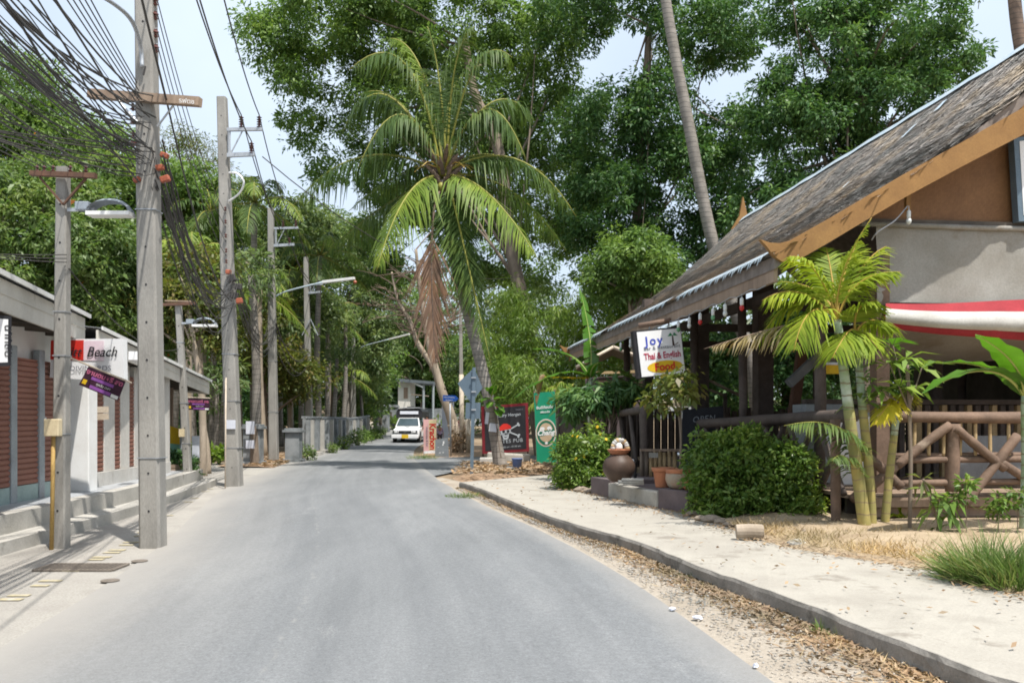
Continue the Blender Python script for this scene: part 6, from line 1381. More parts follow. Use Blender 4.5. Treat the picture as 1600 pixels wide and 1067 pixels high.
# ---------------------------------------------------------------- wall, gateposts and gatehouse by the bend
def gatepost(c, w_, h, label, slot=False, group='old gateposts along the left'):
    t_ = thing('gatepost', c, label, 'gatepost', group)
    part('shaft', M['wall_grey'], t_, lambda m: m.box(c + UP * h * 0.44, (w_, w_, h * 0.88)), bevel=0.015)
    part('base', M['wall_grey'], t_, lambda m: m.box(c + UP * 0.06, (w_ + 0.16, w_ + 0.16, 0.12)), bevel=0.01)
    part('cap', M['wall_grey'], t_, lambda m: [m.box(c + UP * h * 0.92, (w_ + 0.16, w_ + 0.16, h * 0.07)), m.box(c + UP * h * 0.98, (w_ + 0.04, w_ + 0.04, h * 0.05))], bevel=0.01)
    if slot: part('slot', M['dark_soffit'], t_, lambda m: m.box(c + Vector((0, -w_ / 2 - 0.002, h * 0.5)), (w_ * 0.24, 0.012, h * 0.36)))
    return t_
gatepost(Vector((-7.75, 31.8, 0)), 0.5, 1.2, 'low mossy gatepost at the start of the grey wall')
gatepost(Vector((P(596, 660, 71).x, 71, th(71))), 1.15, 1.75, 'white gatepost with a dark slot at the far end of the wall', True)
gatepost(Vector((P(628, 660, 76).x - 0.9, 76, th(76))), 1.1, 1.8, 'pale gatepost behind the white pickup', True)
gatepost(Vector((P(396, 660, 30).x, 30, 0)), 0.55, 1.35, 'weathered grey post standing between two tree trunks')
wl_ = [(P(478, 0, 37).x, 37), (-8.95, 43), (-9.45, 50), (-9.9, 57), (P(577, 0, 64).x, 64)]
wpts = spline([(x, y, th(y)) for x, y in wl_], 4)
t = thing('boundary_wall', (wpts[0].x, 37, 0), 'stained grey panel wall with ribs running along the bend', 'wall')
for i, (a, b_) in enumerate(zip(wpts[:-1], wpts[1:])):
    part('panel', M['wall_grey'], t, lambda m: m.prism([a, b_, b_ + UP * (1.55 + 0.02 * (i % 3)), a + UP * (1.55 + 0.02 * (i % 3))], Vector((-0.14, 0, 0))))
    part('coping', M['wall_grey'], t, lambda m: m.prism([a + Vector((0.05, 0, 1.56 + 0.02 * (i % 3))), b_ + Vector((0.05, 0, 1.56 + 0.02 * (i % 3))), b_ + Vector((0.05, 0, 1.66)), a + Vector((0.05, 0, 1.66))], Vector((-0.24, 0, 0))))
    part('rib', M['concrete' if i % 2 else 'wall_grey'], t, lambda m: m.box(a + Vector((0.09, 0, 0.75)), (0.16, 0.22, 1.5)))
    if i % 2 == 0: part('footing', M['concrete'], t, lambda m: m.box(a + Vector((0.3, 0.8, 0.08)), (0.4, 0.6, 0.16)))
# notices on a trunk
t = thing('paper_notices', P(391, 690, 29.5), 'two pale paper notices fixed to a dark stump behind the second pole', 'notices')
c = P(391, 0, 29.5)
for y, h_ in ((668, 0.42), (694, 0.27)): part('sheet', M['paper'], t, lambda m: m.box(P(391, y, 29.5), (0.28, 0.02, h_)))
part('stump', M['bark'], t, lambda m: m.tube([Vector((c.x + 0.1, 29.7, 0)), Vector((c.x + 0.05, 29.7, 1.3))], [0.16, 0.12], 8))
# ivy and weeds on the wall
for i, (px, Y, s) in enumerate(((470, 33, 0.6), (530, 45, 0.7), (552, 52, 1.0), (566, 57, 0.9), (512, 40, 0.5), (580, 63, 1.0), (590, 67, 0.8), (612, 73, 1.2), (620, 75, 1.1))):
    c = gz(px, Y) + Vector((0.25, 0, 0.45 * s)); V, Fc, C = crown_geo([(np.array(c), np.array((0.45 * s, 0.5 * s, 0.5 * s)))], 18, 34, 0.28 * s, 0.16 * s, 150 + i, droop=0.2)
    t = thing('weed_clump', (c.x, c.y, 0), ['leafy weed clump by the low mossy gatepost', 'small weed growing between wall ribs near the fourth pole', 'big bush leaning on the middle of the grey wall', 'bush on the grey wall next to the biggest one', 'low weed at the near end of the grey wall', 'bush at the far end of the grey wall', 'shrub left of the white gatepost', 'yellow-green shrub between the two far gateposts', 'tall shrub left of the white pickup'][i], 'shrub', 'weeds along the grey wall')
    np_obj('foliage', V, Fc, M['leaf_hedge' if i % 2 else 'leaf_left'], t); part('stem', M['bark'], t, lambda m: m.tube([(c.x, c.y, th(Y) - 0.02), (c.x, c.y, c.z)], 0.03, 5))
# white gatehouse
Yg = 78
t = thing('gatehouse', gz(640, Yg), 'small white gatehouse with a flat dark roof beyond the bend', 'building')
a = P(622, 595, Yg); b_ = P(641, 595, Yg); zb_ = th(Yg) - 0.2
part('wall', M['fascia'], t, lambda m: m.prism([Vector((a.x, Yg, zb_)), Vector((b_.x, Yg, zb_)), Vector((b_.x, Yg, P(0, 596, Yg).z)), Vector((a.x, Yg, P(0, 596, Yg).z))], Vector((0.0, 4, 0))))
part('window', M['wood_old'], t, lambda m: m.box(P(634, 614, Yg), (0.36, 0.06, 0.95)))
part('roof', M['roof_dark'], t, lambda m: m.prism([P(618, 596, Yg - 0.6), P(678, 600, Yg - 0.6), P(678, 596, Yg - 0.6), P(618, 591, Yg - 0.6)], Vector((0.3, 5.5, 0))))
for px in (662, 677): part('post', M['grey_blue'], t, lambda m: m.tube([Vector((P(px, 0, Yg).x, Yg - 0.3, zb_)), P(px, 598, Yg - 0.3)], 0.1, 8))
part('rear_wall', M['wall_grey'], t, lambda m: m.prism([Vector((b_.x, Yg + 4, zb_)), Vector((P(690, 0, Yg).x, Yg + 4, zb_)), Vector((P(690, 0, Yg).x, Yg + 4, zb_ + 1.6)), Vector((b_.x, Yg + 4, zb_ + 1.6))], Vector((0, 0.2, 0))))
part('rail', M['bark_pale'], t, lambda m: m.tube([P(643, 616, Yg - 0.2), P(670, 619, Yg - 0.2)], 0.05, 6))
part('lintel', M['white_paint'], t, lambda m: m.beam(P(643, 597, Yg - 0.4), P(661, 605, Yg - 0.4), 0.08, 0.14))

# ---------------------------------------------------------------- the white pickup taxi
VX, VY = P(633, 690, 57).x, 57.0
van = thing('pickup_taxi', (VX, VY, 0.02), 'white pickup taxi with a black passenger canopy coming towards the camera', 'pickup', rz=rad(-2))
def vp(name, mat, fn, par=None, smooth=False, bevel=0.0): return part(name, M[mat], par or van, fn, False, smooth, bevel)
# local: x right, y away from the camera (front at y = 0)
HW = 0.86
def body(m):
    st = [(-0.02, 0.42, 0.72, 0.80), (0.08, 0.36, 0.86, 0.84), (0.35, 0.34, 0.93, HW), (1.15, 0.32, 1.02, HW), (1.6, 0.3, 1.04, HW), (3.0, 0.3, 1.06, HW), (5.0, 0.36, 1.06, HW)]
    rows = []
    for y, z0, z1, w_ in st:
        rows.append([Vector(p) for p in ((-w_ * 0.9, y, z0), (-w_, y, z0 + 0.1), (-w_, y, (z0 + z1) / 2), (-w_ * 0.97, y, z1 - 0.08), (-w_ * 0.86, y, z1), (0, y - 0.02, z1 + 0.03), (w_ * 0.86, y, z1), (w_ * 0.97, y, z1 - 0.08), (w_, y, (z0 + z1) / 2), (w_, y, z0 + 0.1), (w_ * 0.9, y, z0))])
    m.grid(rows); m.poly([p for p in rows[0]][::-1]); m.poly(rows[-1])
vp('body', 'white_gloss', body, smooth=False, bevel=0.02)
def cab(m):
    st = [(1.05, 1.03, 0.80), (1.62, 1.60, 0.64), (1.9, 1.66, 0.62), (2.9, 1.66, 0.62), (3.0, 1.05, 0.8)]
    m.grid([[Vector((-w_, y, z)), Vector((w_, y, z))] for y, z, w_ in st])
    for s in (-1, 1): m.poly([Vector((s * w_, y, z)) for y, z, w_ in st][::-s])
cabo = vp('cab', 'white_gloss', cab)
vp('windscreen', 'car_glass', lambda m: m.prism([(-0.72, 1.1, 1.09), (0.72, 1.1, 1.09), (0.6, 1.57, 1.56), (-0.6, 1.57, 1.56)], (0, -0.03, 0.03)), cabo)
for s in (-1, 1):
    vp('side_window', 'car_glass', lambda m: m.prism([(s * 0.8, 1.3, 1.12), (s * 0.8, 2.7, 1.12), (s * 0.655, 2.7, 1.57), (s * 0.66, 1.68, 1.57)], (s * 0.03, 0, 0.005)), cabo)
    vp('mirror', 'black_paint', lambda m: m.box((s * 0.98, 1.25, 1.14), (0.16, 0.08, 0.2)), bevel=0.02)
    hl = vp('headlight', 'chrome', lambda m: m.box((s * 0.62, -0.02, 0.74), (0.36, 0.06, 0.17)), bevel=0.02)
    vp('lens', 'white_gloss', lambda m: m.box((s * 0.58, -0.055, 0.74), (0.2, 0.02, 0.12)), hl)
    vp('fog_lamp', 'chrome', lambda m: m.box((s * 0.55, -0.14, 0.42), (0.22, 0.02, 0.09)))
    for y in (0.85, 4.0):
        wh = vp('wheel', 'rubber', lambda m: m.lathe((s * 0.78, y, 0.34), [(0.2, -0.1), (0.33, -0.09), (0.35, 0), (0.33, 0.09), (0.2, 0.1)], 22, (s, 0, 0)), smooth=True)
        vp('rim', 'chrome', lambda m: m.lathe((s * 0.885, y, 0.34), [(0.2, 0), (0.18, -0.02), (0.05, 0.01)], 16, (s, 0, 0)), wh)
    vp('wheel_arch', 'black_paint', lambda m: m.lathe((s * 0.862, 0.85, 0.36), [(0.42, -0.004), (0.42, 0.004)], 22, (1, 0, 0)))
vp('grille', 'black_paint', lambda m: m.box((0, -0.03, 0.73), (0.82, 0.06, 0.15)), bevel=0.015); vp('grille_bar', 'chrome', lambda m: m.box((0, -0.07, 0.73), (0.7, 0.02, 0.03))); vp('badge', 'chrome', lambda m: m.box((0, -0.085, 0.73), (0.14, 0.02, 0.07)))
vp('bumper', 'white_gloss', lambda m: m.box((0, -0.08, 0.44), (1.72, 0.18, 0.26)), bevel=0.04); vp('bumper_slot', 'black_paint', lambda m: m.box((0, -0.06, 0.59), (1.66, 0.16, 0.055)))
vp('number_plate', 'yellow_paint', lambda m: m.box((0.02, -0.185, 0.44), (0.42, 0.02, 0.24)))
vp('sticker', 'tin_blue', lambda m: m.box((0, 0.9, 1.045), (0.3, 0.3, 0.006)))
vp('canopy', 'black_paint', lambda m: m.grid([[Vector((s * w_, y, z)) for s, w_, z in ((-1, 0.86, 1.62), (-1, 0.84, 2.02), (-1, 0.70, 2.2), (1, 0.70, 2.2), (1, 0.84, 2.02), (1, 0.86, 1.62))] for y in (1.75, 1.8, 5.2)]))
vp('canopy_front', 'black_paint', lambda m: m.prism([(-0.86, 1.72, 1.64), (0.86, 1.72, 1.64), (0.84, 1.78, 2.04), (0.70, 1.8, 2.22), (-0.70, 1.8, 2.22), (-0.84, 1.78, 2.04)], (0, 0.05, 0)))
vp('route_sign', 'paper', lambda m: m.prism([(-0.6, 1.695, 1.86), (0.6, 1.695, 1.86), (0.6, 1.715, 2.06), (-0.6, 1.715, 2.06)], (0, 0.03, 0)))
vp('roof_rack', 'galv', lambda m: [m.tube([(-0.7, y, 2.28), (0.7, y, 2.28)], 0.02, 5) for y in (1.9, 2.9, 4.2)] + [m.tube([(s * 0.7, 1.85, 2.28), (s * 0.7, 5.1, 2.28)], 0.02, 5) for s in (-1, 1)])
vp('roof_light', 'black_paint', lambda m: m.box((0.05, 2.2, 2.32), (0.5, 0.3, 0.1)), bevel=0.02)
for y in (3.1, 4.2, 5.1): vp('canopy_post', 'black_paint', lambda m: [m.tube([(s * 0.84, y, 1.0), (s * 0.84, y, 1.7)], 0.025, 6) for s in (-1, 1)])
vp('side_step', 'black_paint', lambda m: m.box((0, 3.0, 0.32), (1.9, 3.4, 0.05)))

# ---------------------------------------------------------------- people (small, behind the corner)
def person(base, h, face_dir, shirt, legs_m, label, hat=None, pose='stand'):
    base = Vector(base); t_ = thing('person', base, label, 'person')
    fd = Vector(face_dir).normalized(); sd = Vector((fd.y, -fd.x, 0)); k = h / 1.7
    def B(s, f, z): return base + sd * s * k + fd * f * k + UP * z * k
    J = {'pel': (0, 0, 0.95), 'wai': (0, 0, 1.08), 'che': (0, 0.01, 1.28), 'nec': (0, 0, 1.43), 'hd0': (0, 0.015, 1.52), 'hd1': (0, 0.02, 1.63), 'hip_l': (-0.1, 0, 0.9), 'kn_l': (-0.11, 0.03, 0.5), 'an_l': (-0.11, -0.02, 0.08), 'ft_l': (-0.12, 0.13, 0.035),
         'hip_r': (0.1, 0, 0.9), 'kn_r': (0.11, 0.1, 0.5), 'an_r': (0.11, -0.08, 0.1), 'ft_r': (0.12, 0.06, 0.04), 'sh_l': (-0.19, 0, 1.38), 'el_l': (-0.25, -0.03, 1.12), 'wr_l': (-0.24, 0.08, 0.9), 'ha_l': (-0.23, 0.12, 0.82), 'sh_r': (0.19, 0, 1.38), 'el_r': (0.26, 0.02, 1.12), 'wr_r': (0.22, 0.14, 0.92), 'ha_r': (0.2, 0.18, 0.85)}
    rr = {'pel': 0.125, 'wai': 0.115, 'che': 0.13, 'nec': 0.05, 'hd0': 0.075, 'hd1': 0.085, 'hip_l': 0.085, 'hip_r': 0.085, 'kn_l': 0.055, 'kn_r': 0.055, 'an_l': 0.04, 'an_r': 0.04, 'ft_l': 0.035, 'ft_r': 0.035, 'sh_l': 0.055, 'sh_r': 0.055, 'el_l': 0.042, 'el_r': 0.042, 'wr_l': 0.03, 'wr_r': 0.03, 'ha_l': 0.032, 'ha_r': 0.032}
    ed_ = [('pel', 'wai'), ('wai', 'che'), ('che', 'nec'), ('nec', 'hd0'), ('hd0', 'hd1'), ('pel', 'hip_l'), ('hip_l', 'kn_l'), ('kn_l', 'an_l'), ('an_l', 'ft_l'), ('pel', 'hip_r'), ('hip_r', 'kn_r'), ('kn_r', 'an_r'), ('an_r', 'ft_r'), ('che', 'sh_l'), ('sh_l', 'el_l'), ('el_l', 'wr_l'), ('wr_l', 'ha_l'), ('che', 'sh_r'), ('sh_r', 'el_r'), ('el_r', 'wr_r'), ('wr_r', 'ha_r')]
    names = list(J)
    Mi = FRAME[t_.name].inverted()
    def skin_obj(name, keys, edges, scale, mat):
        me = bpy.data.meshes.new(name); me.from_pydata([tuple(Mi @ B(*J[n])) for n in keys], [(keys.index(a), keys.index(b_)) for a, b_ in edges], [])
        o_ = link(name, me, mat, t_)
        o_.modifiers.new('skin', 'SKIN'); me.skin_vertices or None
        sv = me.skin_vertices[0].data if me.skin_vertices else None
        if sv is None:
            bpy.context.view_layer.objects.active = o_; sv = me.skin_vertices[0].data
        for i, n in enumerate(keys): sv[i].radius = (rr[n] * scale * k,) * 2; sv[i].use_root = (i == 0)
        sb = o_.modifiers.new('sub', 'SUBSURF'); sb.levels = 2; sb.render_levels = 2
        return o_
    skin_obj('body', names, ed_, 1.0, M['skin'])
    up_k = ['wai', 'che', 'sh_l', 'el_l', 'sh_r', 'el_r', 'pel']; skin_obj('shirt', up_k, [('pel', 'wai'), ('wai', 'che'), ('che', 'sh_l'), ('sh_l', 'el_l'), ('che', 'sh_r'), ('sh_r', 'el_r')], 1.22, shirt)
    lk = ['pel', 'hip_l', 'kn_l', 'an_l', 'hip_r', 'kn_r', 'an_r']; skin_obj('trousers', lk, [('pel', 'hip_l'), ('hip_l', 'kn_l'), ('kn_l', 'an_l'), ('pel', 'hip_r'), ('hip_r', 'kn_r'), ('kn_r', 'an_r')], 1.22, legs_m)
    hc = B(0, 0.0, 1.63)
    part('hair', M['hair'], t_, lambda m: m.lathe(hc + UP * -0.01 * k - fd * 0.015, [(0.085 * k, 0), (0.095 * k, 0.035 * k), (0.08 * k, 0.08 * k), (0.03 * k, 0.105 * k)], 12), smooth=True)
    part('face', M['skin'], t_, lambda m: [m.lathe(B(0, 0.09, 1.585), [(0.012 * k, 0), (0.006 * k, 0.04 * k)], 6)] + [m.box(B(s * 0.085, 0.0, 1.59), (0.02 * k, 0.03 * k, 0.05 * k)) for s in (-1, 1)])
    part('eyes', M['hair'], t_, lambda m: [m.box(B(s * 0.032, 0.092, 1.615), (0.022 * k, 0.012, 0.012 * k)) for s in (-1, 1)] + [m.box(B(0, 0.09, 1.55), (0.045 * k, 0.012, 0.008 * k))])
    def fingers(m):
        for s, hn in ((-1, 'ha_l'), (1, 'ha_r')):
            h0 = J[hn]
            for q_ in range(4): m.tube([B(h0[0] + 0.012 * (q_ - 1.5), h0[1], h0[2]), B(h0[0] + 0.012 * (q_ - 1.5), h0[1] + 0.03, h0[2] - 0.05), B(h0[0] + 0.012 * (q_ - 1.5), h0[1] + 0.025, h0[2] - 0.085 + 0.006 * abs(q_ - 1))], 0.008 * k, 5)
            m.tube([B(h0[0] - s * 0.02, h0[1], h0[2] + 0.02), B(h0[0] - s * 0.045, h0[1] + 0.03, h0[2] - 0.01), B(h0[0] - s * 0.04, h0[1] + 0.04, h0[2] - 0.04)], 0.009 * k, 5)
    part('fingers', M['skin'], t_, fingers)
    if hat: part('hat', hat, t_, lambda m: m.lathe(B(0, 0, 1.665), [(0.17 * k, 0), (0.1 * k, 0.02 * k), (0.095 * k, 0.08 * k), (0.05 * k, 0.115 * k)], 14), smooth=True)
    return t_
mk = lambda n, c_: pm(n, c_, tuple(x * 0.8 for x in c_), 6, 0.85, 0.05)
person((P(667, 0, 52).x, 52, 0.02), 1.72, (-0.6, -1, 0), mk('vest_black', (0.03, 0.03, 0.035)), mk('trouser_dark', (0.04, 0.04, 0.05)), 'person with bare shoulders standing behind the red lettered banner')
person((P(687, 0, 45).x, 45, 0.1), 1.2, (0.3, -1, 0), mk('shirt_lilac', (0.45, 0.32, 0.45)), mk('trouser_stripe', (0.10, 0.08, 0.09)), 'person in a lilac top behind the grey board', mk('hat_white', (0.7, 0.7, 0.72)))
person((P(711, 0, 46).x, 46, 0.1), 1.2, (0.2, -1, 0), mk('shirt_navy', (0.05, 0.06, 0.10)), mk('trouser_pale', (0.5, 0.5, 0.55)), 'person in a white hat and navy top behind the bamboo fence', mk('hat_cream', (0.75, 0.74, 0.7)))
person((P(719, 0, 52).x, 52, 0.1), 1.62, (0.2, -1, 0), mk('shirt_pink', (0.5, 0.2, 0.28)), mk('trouser_black', (0.03, 0.03, 0.04)), 'person in a pink top partly hidden by the pale post')

# ---------------------------------------------------------------- corner of the side road: boards, banners, fence
Yk = 36.6
q = [P(661.5, 655, Yk), P(682, 655, Yk), P(681, 706, Yk), P(662, 707, Yk)]
t = thing('upright_banner', (q[3].x, Yk, 0.05), 'pink and cream upright banner with red sideways lettering at the corner', 'banner')
panel('sheet', q, M['pink_print'], t, 0.02); panel('cream_half', sub(q, 0.42, 0.02, 0.98, 0.94, 0.004), M['cream_print'], t, 0.003); panel('white_foot', sub(q, 0.02, 0.955, 0.98, 1.03, 0.003), M['white_gloss'], t, 0.012)
f_ = face(q, 0.50, 0.52, 0.008); text('Krachon', 0.36, M['red_ink'], t, (f_[0], -f_[2], f_[1]), bold=0.012, sx=0.86)
f_ = face(q, 0.20, 0.52, 0.008); text('restaurant & bar', 0.13, M['grey_ink'], t, (f_[0], -f_[2], f_[1]), sx=0.95)
for k in (0.02, 0.98): part('pole', M['pale_pole'], t, lambda m: m.tube([face(q, k, 0, -0.03)[0] + UP * 0.05, Vector((face(q, k, 1, 0)[0].x, Yk + 0.03, 0.0))], 0.02, 6))
q = [P(680, 687, Yk - 0.6), P(700, 683, Yk - 0.6), P(701.5, 716, Yk - 0.6), P(679.5, 717, Yk - 0.6)]
t = thing('grey_board', (q[3].x, Yk - 0.6, 0), 'weathered grey board propped at the foot of the bare tree', 'board')
panel('board', q, M['grey_board'], t, 0.04)
for (u, v, w_, h_) in ((0.6, 0.15, 0.1, 0.12), (0.55, 0.28, 0.09, 0.07), (0.3, 0.68, 0.12, 0.03), (0.55, 0.68, 0.1, 0.03), (0.2, 0.4, 0.08, 0.02)): panel('paint_scrap', sub(q, u, v, u + w_, v + h_, 0.004), M['white_ink'], t, 0.002)
t = thing('street_sign', gz(703, Yk - 0.2), 'blue arrow street sign on a thin grey post beside the bare tree', 'sign')
part('post', M['galv'], t, lambda m: m.tube([Vector((P(705, 0, Yk).x, Yk - 0.2, 0)), P(703, 622, Yk - 0.2)], 0.035, 8), smooth=True)
q = [P(692, 617, Yk - 0.26), P(712, 618, Yk - 0.26), P(712, 627, Yk - 0.26), P(692, 626.5, Yk - 0.26)]
part('plate', M['blue_paint'], t, lambda m: m.prism([q[0], q[1], q[1].lerp(q[2], 0.5) + Vector((0.12, 0, 0)), q[2], q[3]], Vector((0, 0.02, 0))))
text('ซอย ชายหาด', 0.085, M['white_ink'], t, face(q, 0.5, 0.45, 0.01)); text('Soi Beach', 0.075, M['white_ink'], t, face(q, 0.5, 0.9, 0.01))
# pale concrete pillar behind the sign
c = P(700, 0, 48); t = thing('concrete_pillar', (c.x, 48, 0.1), 'pale square concrete pillar behind the blue street sign', 'pillar')
part('shaft', M['paper'], t, lambda m: m.box((c.x, 48, 1.3), (0.62, 0.4, 2.4))); part('cap', M['concrete'], t, lambda m: m.box((c.x, 48, 2.53), (0.75, 0.5, 0.1)))
# rickety bamboo fence
t = thing('bamboo_fence', gz(725, 38), 'rickety bamboo fence hung with dead leaves at the corner', 'fence')
for y in (665, 685, 699): part('rail', M['pale_pole'], t, lambda m: m.tube([P(699, y, 38.3), P(718, y - 1, 38.1), P(735, y + 1, 38)], 0.03, 6), smooth=True)
for k, px in enumerate((708, 713, 719, 724)): part('stake', M['bark_pale'], t, lambda m: m.tube([Vector((P(px, 0, 38.1).x, 38.1, 0)), P(px + R.uniform(-1, 1), 655 + 4 * (k % 3), 38.1)], 0.035, 6), smooth=True)
for px, ytop, w_ in ((732, 655, 0.12), (722, 585, 0.1)): part('post', M['pale_pole'], t, lambda m: m.tube([Vector((P(px, 0, 38).x, 38, 0)), P(px - 1, ytop, 38)], w_, 8), smooth=True)
rng = np.random.default_rng(8); k = 140; pos = np.stack([rng.uniform(P(703, 0, 38).x, P(730, 0, 38).x, k), 37.95 + rng.normal(0, 0.1, k), rng.uniform(0.2, 1.15, k)], 1)
V, Fc = leaf_geo(pos, rng.normal(size=(k, 3)) + np.array((0, 0, -0.8)), rng.normal(size=(k, 3)), rng.uniform(0.15, 0.4, k), rng.uniform(0.04, 0.1, k)); np_obj('dead_leaves', V, Fc, M['dead_leaf'], t)
# back of a road sign: diamond over a square plate on a post
Yr = 24.6
t = thing('road_sign', (P(737, 0, Yr).x, Yr, 0), 'back of a road sign, diamond above square plate, on a grey post', 'sign')
part('post', M['blue_grey'], t, lambda m: m.beam(Vector((P(737, 0, Yr).x, Yr - 0.04, 0)), P(741, 574, Yr - 0.04), 0.09, 0.06, Vector((0, 1, 0))))
part('diamond_plate', M['blue_grey'], t, lambda m: m.prism([P(741, 574, Yr), P(754, 606, Yr), P(736, 630, Yr), P(715, 599, Yr)], Vector((0, 0.02, 0))))
part('square_plate', M['blue_grey'], t, lambda m: m.prism([P(728, 629, Yr), P(751, 629, Yr), P(750, 654, Yr), P(727, 654, Yr)], Vector((0, 0.02, 0))))
for y in (590, 612, 640): part('clamp', M['galv'], t, lambda m: m.box(P(740, y, Yr - 0.09), (0.13, 0.03, 0.04)))
# pub sign
Yp = 28.2
q = [P(752, 635, Yp), P(825, 629, Yp + 0.2), P(827, 705, Yp + 0.2), P(754, 709, Yp)]
t = thing('pub_sign', (q[3].x, Yp, 0), 'black pirate pub signboard with red frame and painted skull behind the palm trunk', 'sign')
panel('frame', q, M['red_paint'], t, 0.06); panel('board', sub(q, 0.06, 0.055, 0.94, 0.945, 0.006), M['black_paint'], t, 0.004)
def T(s_, size, u, v, mat='chalk', **kw): return text(s_, size, M[mat], t, face(q, u, v, 0.014), **kw)
T('Blackdry Morgan', 0.135, 0.53, 0.25, sx=1.0, bold=0.002); T('Thailand', 0.07, 0.80, 0.14, 'grey_ink'); T('PIRATES PUB', 0.165, 0.52, 0.80, space=1.12); T('Open 11.00 am - 01.00 am', 0.08, 0.53, 0.90)
sc = face(q, 0.50, 0.54, 0.013)
def fp2(a, b_, o=0.0): return sc[0] + sc[1] * a + sc[2] * b_ + sc[1].cross(sc[2]) * o
def disc(m, cx, cy, rx, ry, o, n=16): m.poly([fp2(cx + rx * math.cos(2 * math.pi * k / n), cy + ry * math.sin(2 * math.pi * k / n), o) for k in range(n)])
part('skull', M['chalk'], t, lambda m: [disc(m, 0, 0.0, 0.17, 0.15, 0.006), m.poly([fp2(a, b_, 0.006) for a, b_ in ((-0.12, -0.08), (0.12, -0.08), (0.08, -0.26), (0.0, -0.29), (-0.08, -0.26))])])
part('skull_hollows', M['black_paint'], t, lambda m: [disc(m, -0.06, -0.03, 0.05, 0.045, 0.009, 10), disc(m, 0.08, -0.03, 0.05, 0.045, 0.009, 10), disc(m, 0.01, -0.11, 0.018, 0.035, 0.009, 8), m.poly([fp2(a, b_, 0.009) for a, b_ in ((-0.07, -0.18), (0.0, -0.2), (0.08, -0.17), (0.0, -0.23))])])
part('bandana', M['red_ink'], t, lambda m: m.poly([fp2(a, b_, 0.012) for a, b_ in ((-0.19, 0.0), (0.19, 0.05), (0.16, 0.14), (0.06, 0.21), (-0.06, 0.22), (-0.16, 0.15), (-0.22, 0.06))]))
def bone(m, a, b_):
    d = (Vector(b_) - Vector(a)).normalized(); s = Vector((-d.y, d.x)); w_ = 0.022
    m.poly([fp2(*(Vector(a) + s * w_), 0.004), fp2(*(Vector(a) - s * w_), 0.004), fp2(*(Vector(b_) - s * w_), 0.004), fp2(*(Vector(b_) + s * w_), 0.004)])
    for q_ in (a, b_):
        for z in (-1, 1): disc(m, q_[0] + s.x * 0.03 * z, q_[1] + s.y * 0.03 * z, 0.035, 0.035, 0.005, 10)
part('crossbones', M['chalk'], t, lambda m: [bone(m, (-0.33, -0.2), (0.42, 0.16)), bone(m, (-0.33, 0.16), (0.42, -0.2))])
for u in (0.02, 0.98): part('leg', M['jar_brown'], t, lambda m: m.beam(face(q, u, 0.6, -0.09)[0], Vector((face(q, u, 1, -0.09)[0].x, face(q, u, 1, -0.09)[0].y, 0.0)), 0.05, 0.05))
# pale masonry block under the sign, bucket, stone
t = thing('masonry_block', P(800, 715, 27.6), 'pale broken masonry beam lying under the pub sign', 'masonry')
part('beam', M['cement_step'], t, lambda m: m.box(P(795, 715, 27.9), (1.35, 0.4, 0.28), Matrix.Rotation(rad(3), 3, 'Y')), bevel=0.05); part('slab', M['concrete'], t, lambda m: m.box(P(762, 721, 27.6), (0.5, 0.4, 0.25)), bevel=0.04)
c = G(808, 736, 0.1); t = thing('bucket', c, 'faded blue plastic bucket on the litter bank', 'bucket')
part('body', M['blue_plastic'], t, lambda m: m.lathe(c, [(0.11, 0), (0.14, 0.32), (0.15, 0.34)], 18), smooth=True); part('rim', M['blue_plastic'], t, lambda m: m.lathe(c + UP * 0.33, [(0.15, 0), (0.16, 0.01), (0.15, 0.025), (0.12, 0.02)], 18), smooth=True)
c = G(796, 736, 0.12); t = thing('plastic_bag', c, 'crumpled blue-grey bag beside the bucket', 'bag'); part('bag', M['blue_grey'], t, lambda m: m.lathe(c, [(0.16, 0), (0.17, 0.04), (0.12, 0.1), (0.04, 0.12)], 7))
# beer banner
Yb = 27.2
q = [P(834, 614, Yb), P(867, 611, Yb), P(870, 722, Yb), P(839, 726, Yb)]
t = thing('beer_banner', (q[3].x, Yb, 0.05), 'green upright beer banner with an oval elephant emblem', 'banner')
panel('sheet', q, M['green_vinyl'], t, 0.015)
def T2(s_, size, u, v, mat='white_ink', **kw): return text(s_, size, M[mat], t, face(q, u, v, 0.016), **kw)
T2('ยินดีต้อนรับ', 0.11, 0.5, 0.23, bold=0.003); T2('เพื่อนเอ๋ย', 0.08, 0.5, 0.29, bold=0.002)
sc = face(q, 0.51, 0.57, 0.004)
def ov(name, mat, rx, ry, o, cy=0.0, par=None):
    return part(name, M[mat], par or t, lambda m: disc(m, 0, cy, rx, ry, o, 28))
em = ov('emblem', 'white_ink', 0.315, 0.42, 0.002); ov('emblem_ring', 'tan_ink', 0.30, 0.405, 0.004, 0, em); ov('emblem_field', 'dark_green_ink', 0.275, 0.375, 0.006, 0, em); ov('emblem_disc', 'tan_ink', 0.22, 0.29, 0.008, 0.01, em)
part('emblem_band', M['dark_green_ink'], em, lambda m: m.poly([fp2(a, b_, 0.010) for a, b_ in ((-0.25, -0.11), (0.25, -0.04), (0.26, 0.09), (-0.25, 0.06))]))
def elephant(m, s):
    o = 0.012
    m.poly([fp2(s * a, b_, o) for a, b_ in ((0.03, 0.12), (0.05, 0.17), (0.10, 0.19), (0.16, 0.18), (0.18, 0.12), (0.175, 0.065), (0.145, 0.065), (0.14, 0.10), (0.10, 0.10), (0.095, 0.065), (0.07, 0.065), (0.065, 0.11), (0.045, 0.10))])
part('elephant', M['white_ink'], em, lambda m: elephant(m, 1)); part('elephant', M['white_ink'], em, lambda m: elephant(m, -1))
T2('Chang', 0.215, 0.5, 0.60, sx=0.95, shear=0.2, bold=0.008)
